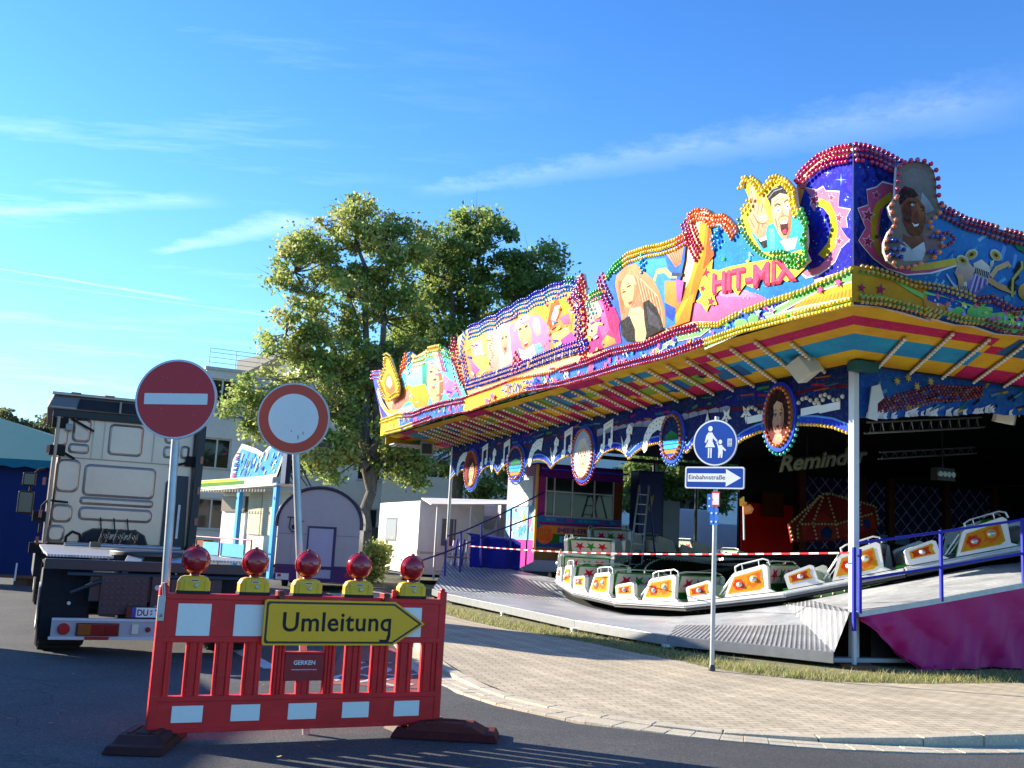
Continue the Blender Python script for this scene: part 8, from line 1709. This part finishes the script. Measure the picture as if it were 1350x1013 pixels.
# ================================================================== trees
def barkmat():
    m, nt, b, out = nodes('bark'); tc = nd(nt, 'ShaderNodeTexCoord'); mp = nd(nt, 'ShaderNodeMapping'); mp.inputs['Scale'].default_value = (1, 1, .25); nt.links.new(tc.outputs['Object'], mp.inputs[0]); n = noise(nt, mp.outputs[0], 9, 6, .7)
    nt.links.new(ramp(nt, n, [(.3, (.07, .058, .045)), (.7, (.19, .165, .13))]), b.inputs['Base Color']); b.inputs['Roughness'].default_value = .95; bump(nt, b, n, 1., .05); return m
BARK = barkmat()
def tree(name, lab, base, blobs, trunk_r, cols, nclus, per, leaf, lean=(0, 0), seed=1, fork=.3, group=None, yel=None):
    """blobs: ellipsoids (x, y, z, rx, ry, rz) relative to the base"""
    rg = np.random.default_rng(seed); t = thing(name, lab, 'tree', base, 0, group)
    vol = np.array([b[3]*b[4]*b[5] for b in blobs])**.75; pr_ = vol/vol.sum(); C = []
    while len(C) < nclus:
        b = blobs[rg.choice(len(blobs), p=pr_)]; d = rg.normal(size=3); d /= np.linalg.norm(d); r_ = rg.uniform(.35, 1.)**.45
        q = np.array(b[:3])+d*np.array(b[3:])*r_
        if q[2] > 1.6: C.append(q)
    C = np.array(C)
    # trunk and limbs
    m = M(); top = max(b[2] for b in blobs); fz = top*fork
    tp = [np.array([0, 0, -.1])]; nseg = 5
    for i in range(1, nseg+1): f = i/nseg; tp.append(np.array([lean[0]*f+rg.normal(0, .06), lean[1]*f, fz*f]))
    for i in range(nseg): m.tube(tp[i], tp[i+1], trunk_r*(1.25 if i == 0 else 1-.06*i), (.1,)*3, 12, trunk_r*(1-.06*(i+1)), caps=False)
    tr_ = m.build('trunk', BARK, t)
    mb = M(); start = tp[-1]; limbs = []
    k = 9
    for i in range(k):
        b = blobs[i % len(blobs)]; e = np.array(b[:3])+rg.normal(0, .25, 3)*np.array(b[3:]); s0 = tp[rg.integers(nseg-1, nseg+1)] if i > 1 else start
        pts = [s0]; n = 7
        for j in range(1, n+1):
            f = j/n; q = s0*(1-f)+e*f; q = q+np.array([0, 0, .18*np.linalg.norm(e-s0)*math.sin(math.pi*f)*.6])+rg.normal(0, .12, 3)*(1 if j < n else 0); pts.append(q)
        for j in range(n): r1 = trunk_r*.62*(1-j/n)**.8+.03; r2 = trunk_r*.62*(1-(j+1)/n)**.8+.03; mb.tube(pts[j], pts[j+1], r1, (.1,)*3, 8, r2, caps=False)
        limbs += pts[2:]
    limbs = np.array(limbs); nn2 = []
    idx = rg.permutation(len(C))[:int(len(C)*.75)]
    for ci in idx:
        c = C[ci]; dd = np.linalg.norm(limbs-c, axis=1)+np.maximum(0, limbs[:, 2]-c[2])*1.5; s0 = limbs[dd.argmin()]; mid = (s0+c)/2+rg.normal(0, .12, 3)+[0, 0, -.05]
        L_ = np.linalg.norm(c-s0); r0 = min(.075, .02+.012*L_); mb.tube(s0, mid, r0, (.1,)*3, 5, r0*.7, caps=False); mb.tube(mid, c, r0*.7, (.1,)*3, 5, .006, caps=False)
        for q in range(2): e = c+rg.normal(0, .4, 3); mb.tube(mid, e, .014, (.1,)*3, 4, .004, caps=False)
    mb.build('limbs', BARK, t)
    # foliage: sprays of leaves hanging about the twig ends
    N = nclus*per; cid = np.repeat(np.arange(nclus), per); sz = rg.uniform(.4, .85, nclus)
    offs_ = rg.normal(size=(N, 3)); offs_ /= np.linalg.norm(offs_, axis=1)[:, None]; offs_ *= (rg.uniform(0, 1, (N, 1))**.6); offs_ *= np.array([1., 1., .62]); P_ = C[cid]+offs_*sz[cid][:, None]*rg.uniform(.7, 1.35, (N, 1))
    nrm = rg.normal(size=(N, 3))+np.array([-.3, .1, .5]); nrm /= np.linalg.norm(nrm, axis=1)[:, None]; a = np.cross(nrm, rg.normal(size=(N, 3))); a /= np.linalg.norm(a, axis=1)[:, None]; b = np.cross(nrm, a); s = leaf*rg.uniform(.6, 1.3, (N, 1))
    v = np.stack([P_-a*s, P_-b*s*.62+nrm*s*.12, P_+a*s*1.1, P_+b*s*.62+nrm*s*.12], 1).reshape(-1, 3)
    me = bpy.data.meshes.new('crown'); me.vertices.add(N*4); me.vertices.foreach_set('co', v.ravel()); me.loops.add(N*4); me.loops.foreach_set('vertex_index', np.arange(N*4)); me.polygons.add(N); me.polygons.foreach_set('loop_start', np.arange(N)*4); me.polygons.foreach_set('loop_total', np.full(N, 4)); me.update()
    cc = np.array(cols)[rg.integers(0, len(cols), nclus)][cid]*.65+np.array(cols)[rg.integers(0, len(cols), N)]*.35; cc = cc*rg.uniform(.7, 1.3, (N, 1))
    cc = np.concatenate([np.clip(cc, 0, 1), np.ones((N, 1))], 1).astype(np.float32); at = me.color_attributes.new('Col', 'FLOAT_COLOR', 'CORNER'); at.data.foreach_set('color', np.repeat(cc, 4, axis=0).ravel())
    me.materials.append(LEAF); o = bpy.data.objects.new('crown', me); COL.objects.link(o); o.parent = t; return t
G1 = [(.22, .31, .06), (.30, .39, .08), (.42, .44, .12), (.14, .23, .045), (.46, .43, .13)]
G2 = [(.11, .18, .045), (.15, .22, .05), (.24, .29, .07), (.085, .15, .035)]
def at(px, py, d): return D(px, py, d)
b1 = at(478, 742, 43.7); b1[2] = 0
def blob(px, py, d, rpx, rpz, rd, base): q = at(px, py, d)-base; s = d/FOC; return (q[0], q[1], q[2], rpx*s, rd, rpz*s)
B1 = [blob(420, 590, 42, 36, 30, 1.2, b1), blob(540, 600, 43.7, 34, 34, 1.2, b1), blob(440, 465, 43.7, 55, 30, 1.8, b1), blob(500, 480, 43.7, 45, 36, 1.6, b1), blob(470, 300, 43.7, 52, 40, 1.6, b1), blob(400, 350, 43.7, 42, 48, 1.6, b1), blob(520, 330, 43.7, 42, 48, 1.6, b1), blob(460, 400, 43.7, 60, 50, 2., b1), blob(385, 440, 43.1, 42, 44, 1.6, b1), blob(535, 430, 44.3, 42, 60, 1.8, b1), blob(345, 510, 42.5, 40, 26, 1.2, b1), blob(430, 510, 43.7, 60, 46, 2.0, b1), blob(360, 560, 42.0, 34, 24, 1.2, b1), blob(500, 560, 43.7, 60, 60, 1.8, b1), blob(322, 535, 42.0, 28, 16, .9, b1), blob(440, 600, 42.5, 34, 30, 1.2, b1)]
tree('broadleaf_tree', 'tall tree with yellow green sunlit crown and forked trunk, left of the ride', b1, B1, .29, G1, 480, 105, .1, lean=(.1, 0), seed=3, fork=.28)
b2 = at(592, 735, 47.3); b2[2] = 0
B2 = [blob(585, 330, 46, 34, 34, 1.6, b2), blob(630, 300, 47.3, 40, 28, 1.6, b2), blob(725, 430, 47.3, 36, 40, 1.6, b2), blob(560, 370, 47.3, 36, 50, 1.8, b2), blob(710, 350, 47.3, 34, 36, 1.6, b2), blob(650, 330, 47.3, 50, 45, 2., b2), blob(600, 360, 47.3, 40, 50, 2., b2), blob(700, 380, 47.3, 40, 48, 2., b2), blob(575, 440, 47.3, 50, 55, 2.2, b2), blob(660, 420, 47.3, 60, 55, 2.4, b2), blob(600, 540, 46.2, 50, 60, 2.2, b2), blob(680, 520, 47.3, 60, 60, 2.2, b2), blob(560, 600, 45.1, 40, 45, 1.6, b2), blob(640, 620, 47.3, 50, 34, 1.8, b2), blob(740, 400, 48.4, 26, 36, 1.6, b2), blob(530, 530, 46.2, 30, 60, 1.8, b2)]
tree('broadleaf_tree', 'dark green dense tree rising behind the picture boards of the ride', b2, B2, .38, G2+G1[:2], 520, 105, .11, lean=(.3, 0), seed=5, fork=.3)
b3 = at(895, 735, 50); b3[2] = 0
B3 = [blob(895, 620, 50, 60, 60, 2.5, b3), blob(850, 640, 50, 40, 40, 2.5, b3), blob(940, 630, 50, 40, 46, 2.5, b3)]
tree('broadleaf_tree', 'dark tree seen through the open back of the ride above the white box trailer', b3, B3, .3, G2, 120, 110, .14, seed=8, fork=.4)
for i, (px, d, lab_, sd_) in enumerate(((22, 62, 'olive green tree with the taller crown beyond the blue tent', 11), (64, 64, 'bushy tree beyond the blue tent, close to the truck cab', 12))):
    b4 = at(px, 735, d); b4[2] = 0; B4 = [blob(px, 575, d, 24, 24, 1.8, b4), blob(px-14, 590, d, 20, 22, 1.8, b4), blob(px+12, 585, d, 18, 26, 1.6, b4), blob(px, 630, d, 26, 40, 2., b4)]
    if i == 0: B4 += [blob(-10, 560, d, 26, 22, 1.6, b4)]
    tree('broadleaf_tree', lab_, b4, B4, .25, [(.09, .10, .035), (.12, .12, .045), (.06, .075, .03)], 110, 90, .15, seed=sd_, fork=.4)
def bush(lab_, px, py, d, h_px, w_px, seed, cols):
    b = at(px, py, d); b[2] = 0; s = d/FOC; rg = np.random.default_rng(seed); B = [(0, 0, h_px*s*.45, w_px*s*.5, .7, h_px*s*.5), (.2, .1, h_px*s*.75, w_px*s*.35, .5, h_px*s*.3)]
    t = thing('shrub', lab_, 'shrub', b, 0); C = []
    while len(C) < 60:
        q_ = B[rg.integers(0, 2)]; d_ = rg.normal(size=3); d_ /= np.linalg.norm(d_); q = np.array(q_[:3])+d_*np.array(q_[3:])*rg.uniform(.4, 1)
        if q[2] > .05: C.append(q)
    C = np.array(C); N = 60*50; cid = np.repeat(np.arange(60), 50); P_ = C[cid]+rg.normal(0, .14, (N, 3)); nrm = rg.normal(size=(N, 3)); nrm /= np.linalg.norm(nrm, axis=1)[:, None]; a = np.cross(nrm, rg.normal(size=(N, 3))); a /= np.linalg.norm(a, axis=1)[:, None]; b_ = np.cross(nrm, a); s2 = .07*rg.uniform(.6, 1.3, (N, 1))
    m = M(); vv_ = np.stack([P_-a*s2, P_-b_*s2*.6, P_+a*s2, P_+b_*s2*.6], 1); ci = rg.integers(0, len(cols), N)
    for i in range(N): m.add(vv_[i], [(0, 1, 2, 3)], cols[ci[i]])
    m.build('foliage', LEAF, t); m = M()
    for c in C[::3]: m.tube((0, 0, 0), c, .015, (.08, .06, .04), 4, .005)
    m.build('stems', BARK, t)
bush('sunlit yellow green shrub at the left corner of the white caravan', 490, 762, 35, 46, 34, 3, G1)
bush('low dark shrub under the trees behind the lilac wagon', 470, 760, 45, 40, 50, 4, G2)
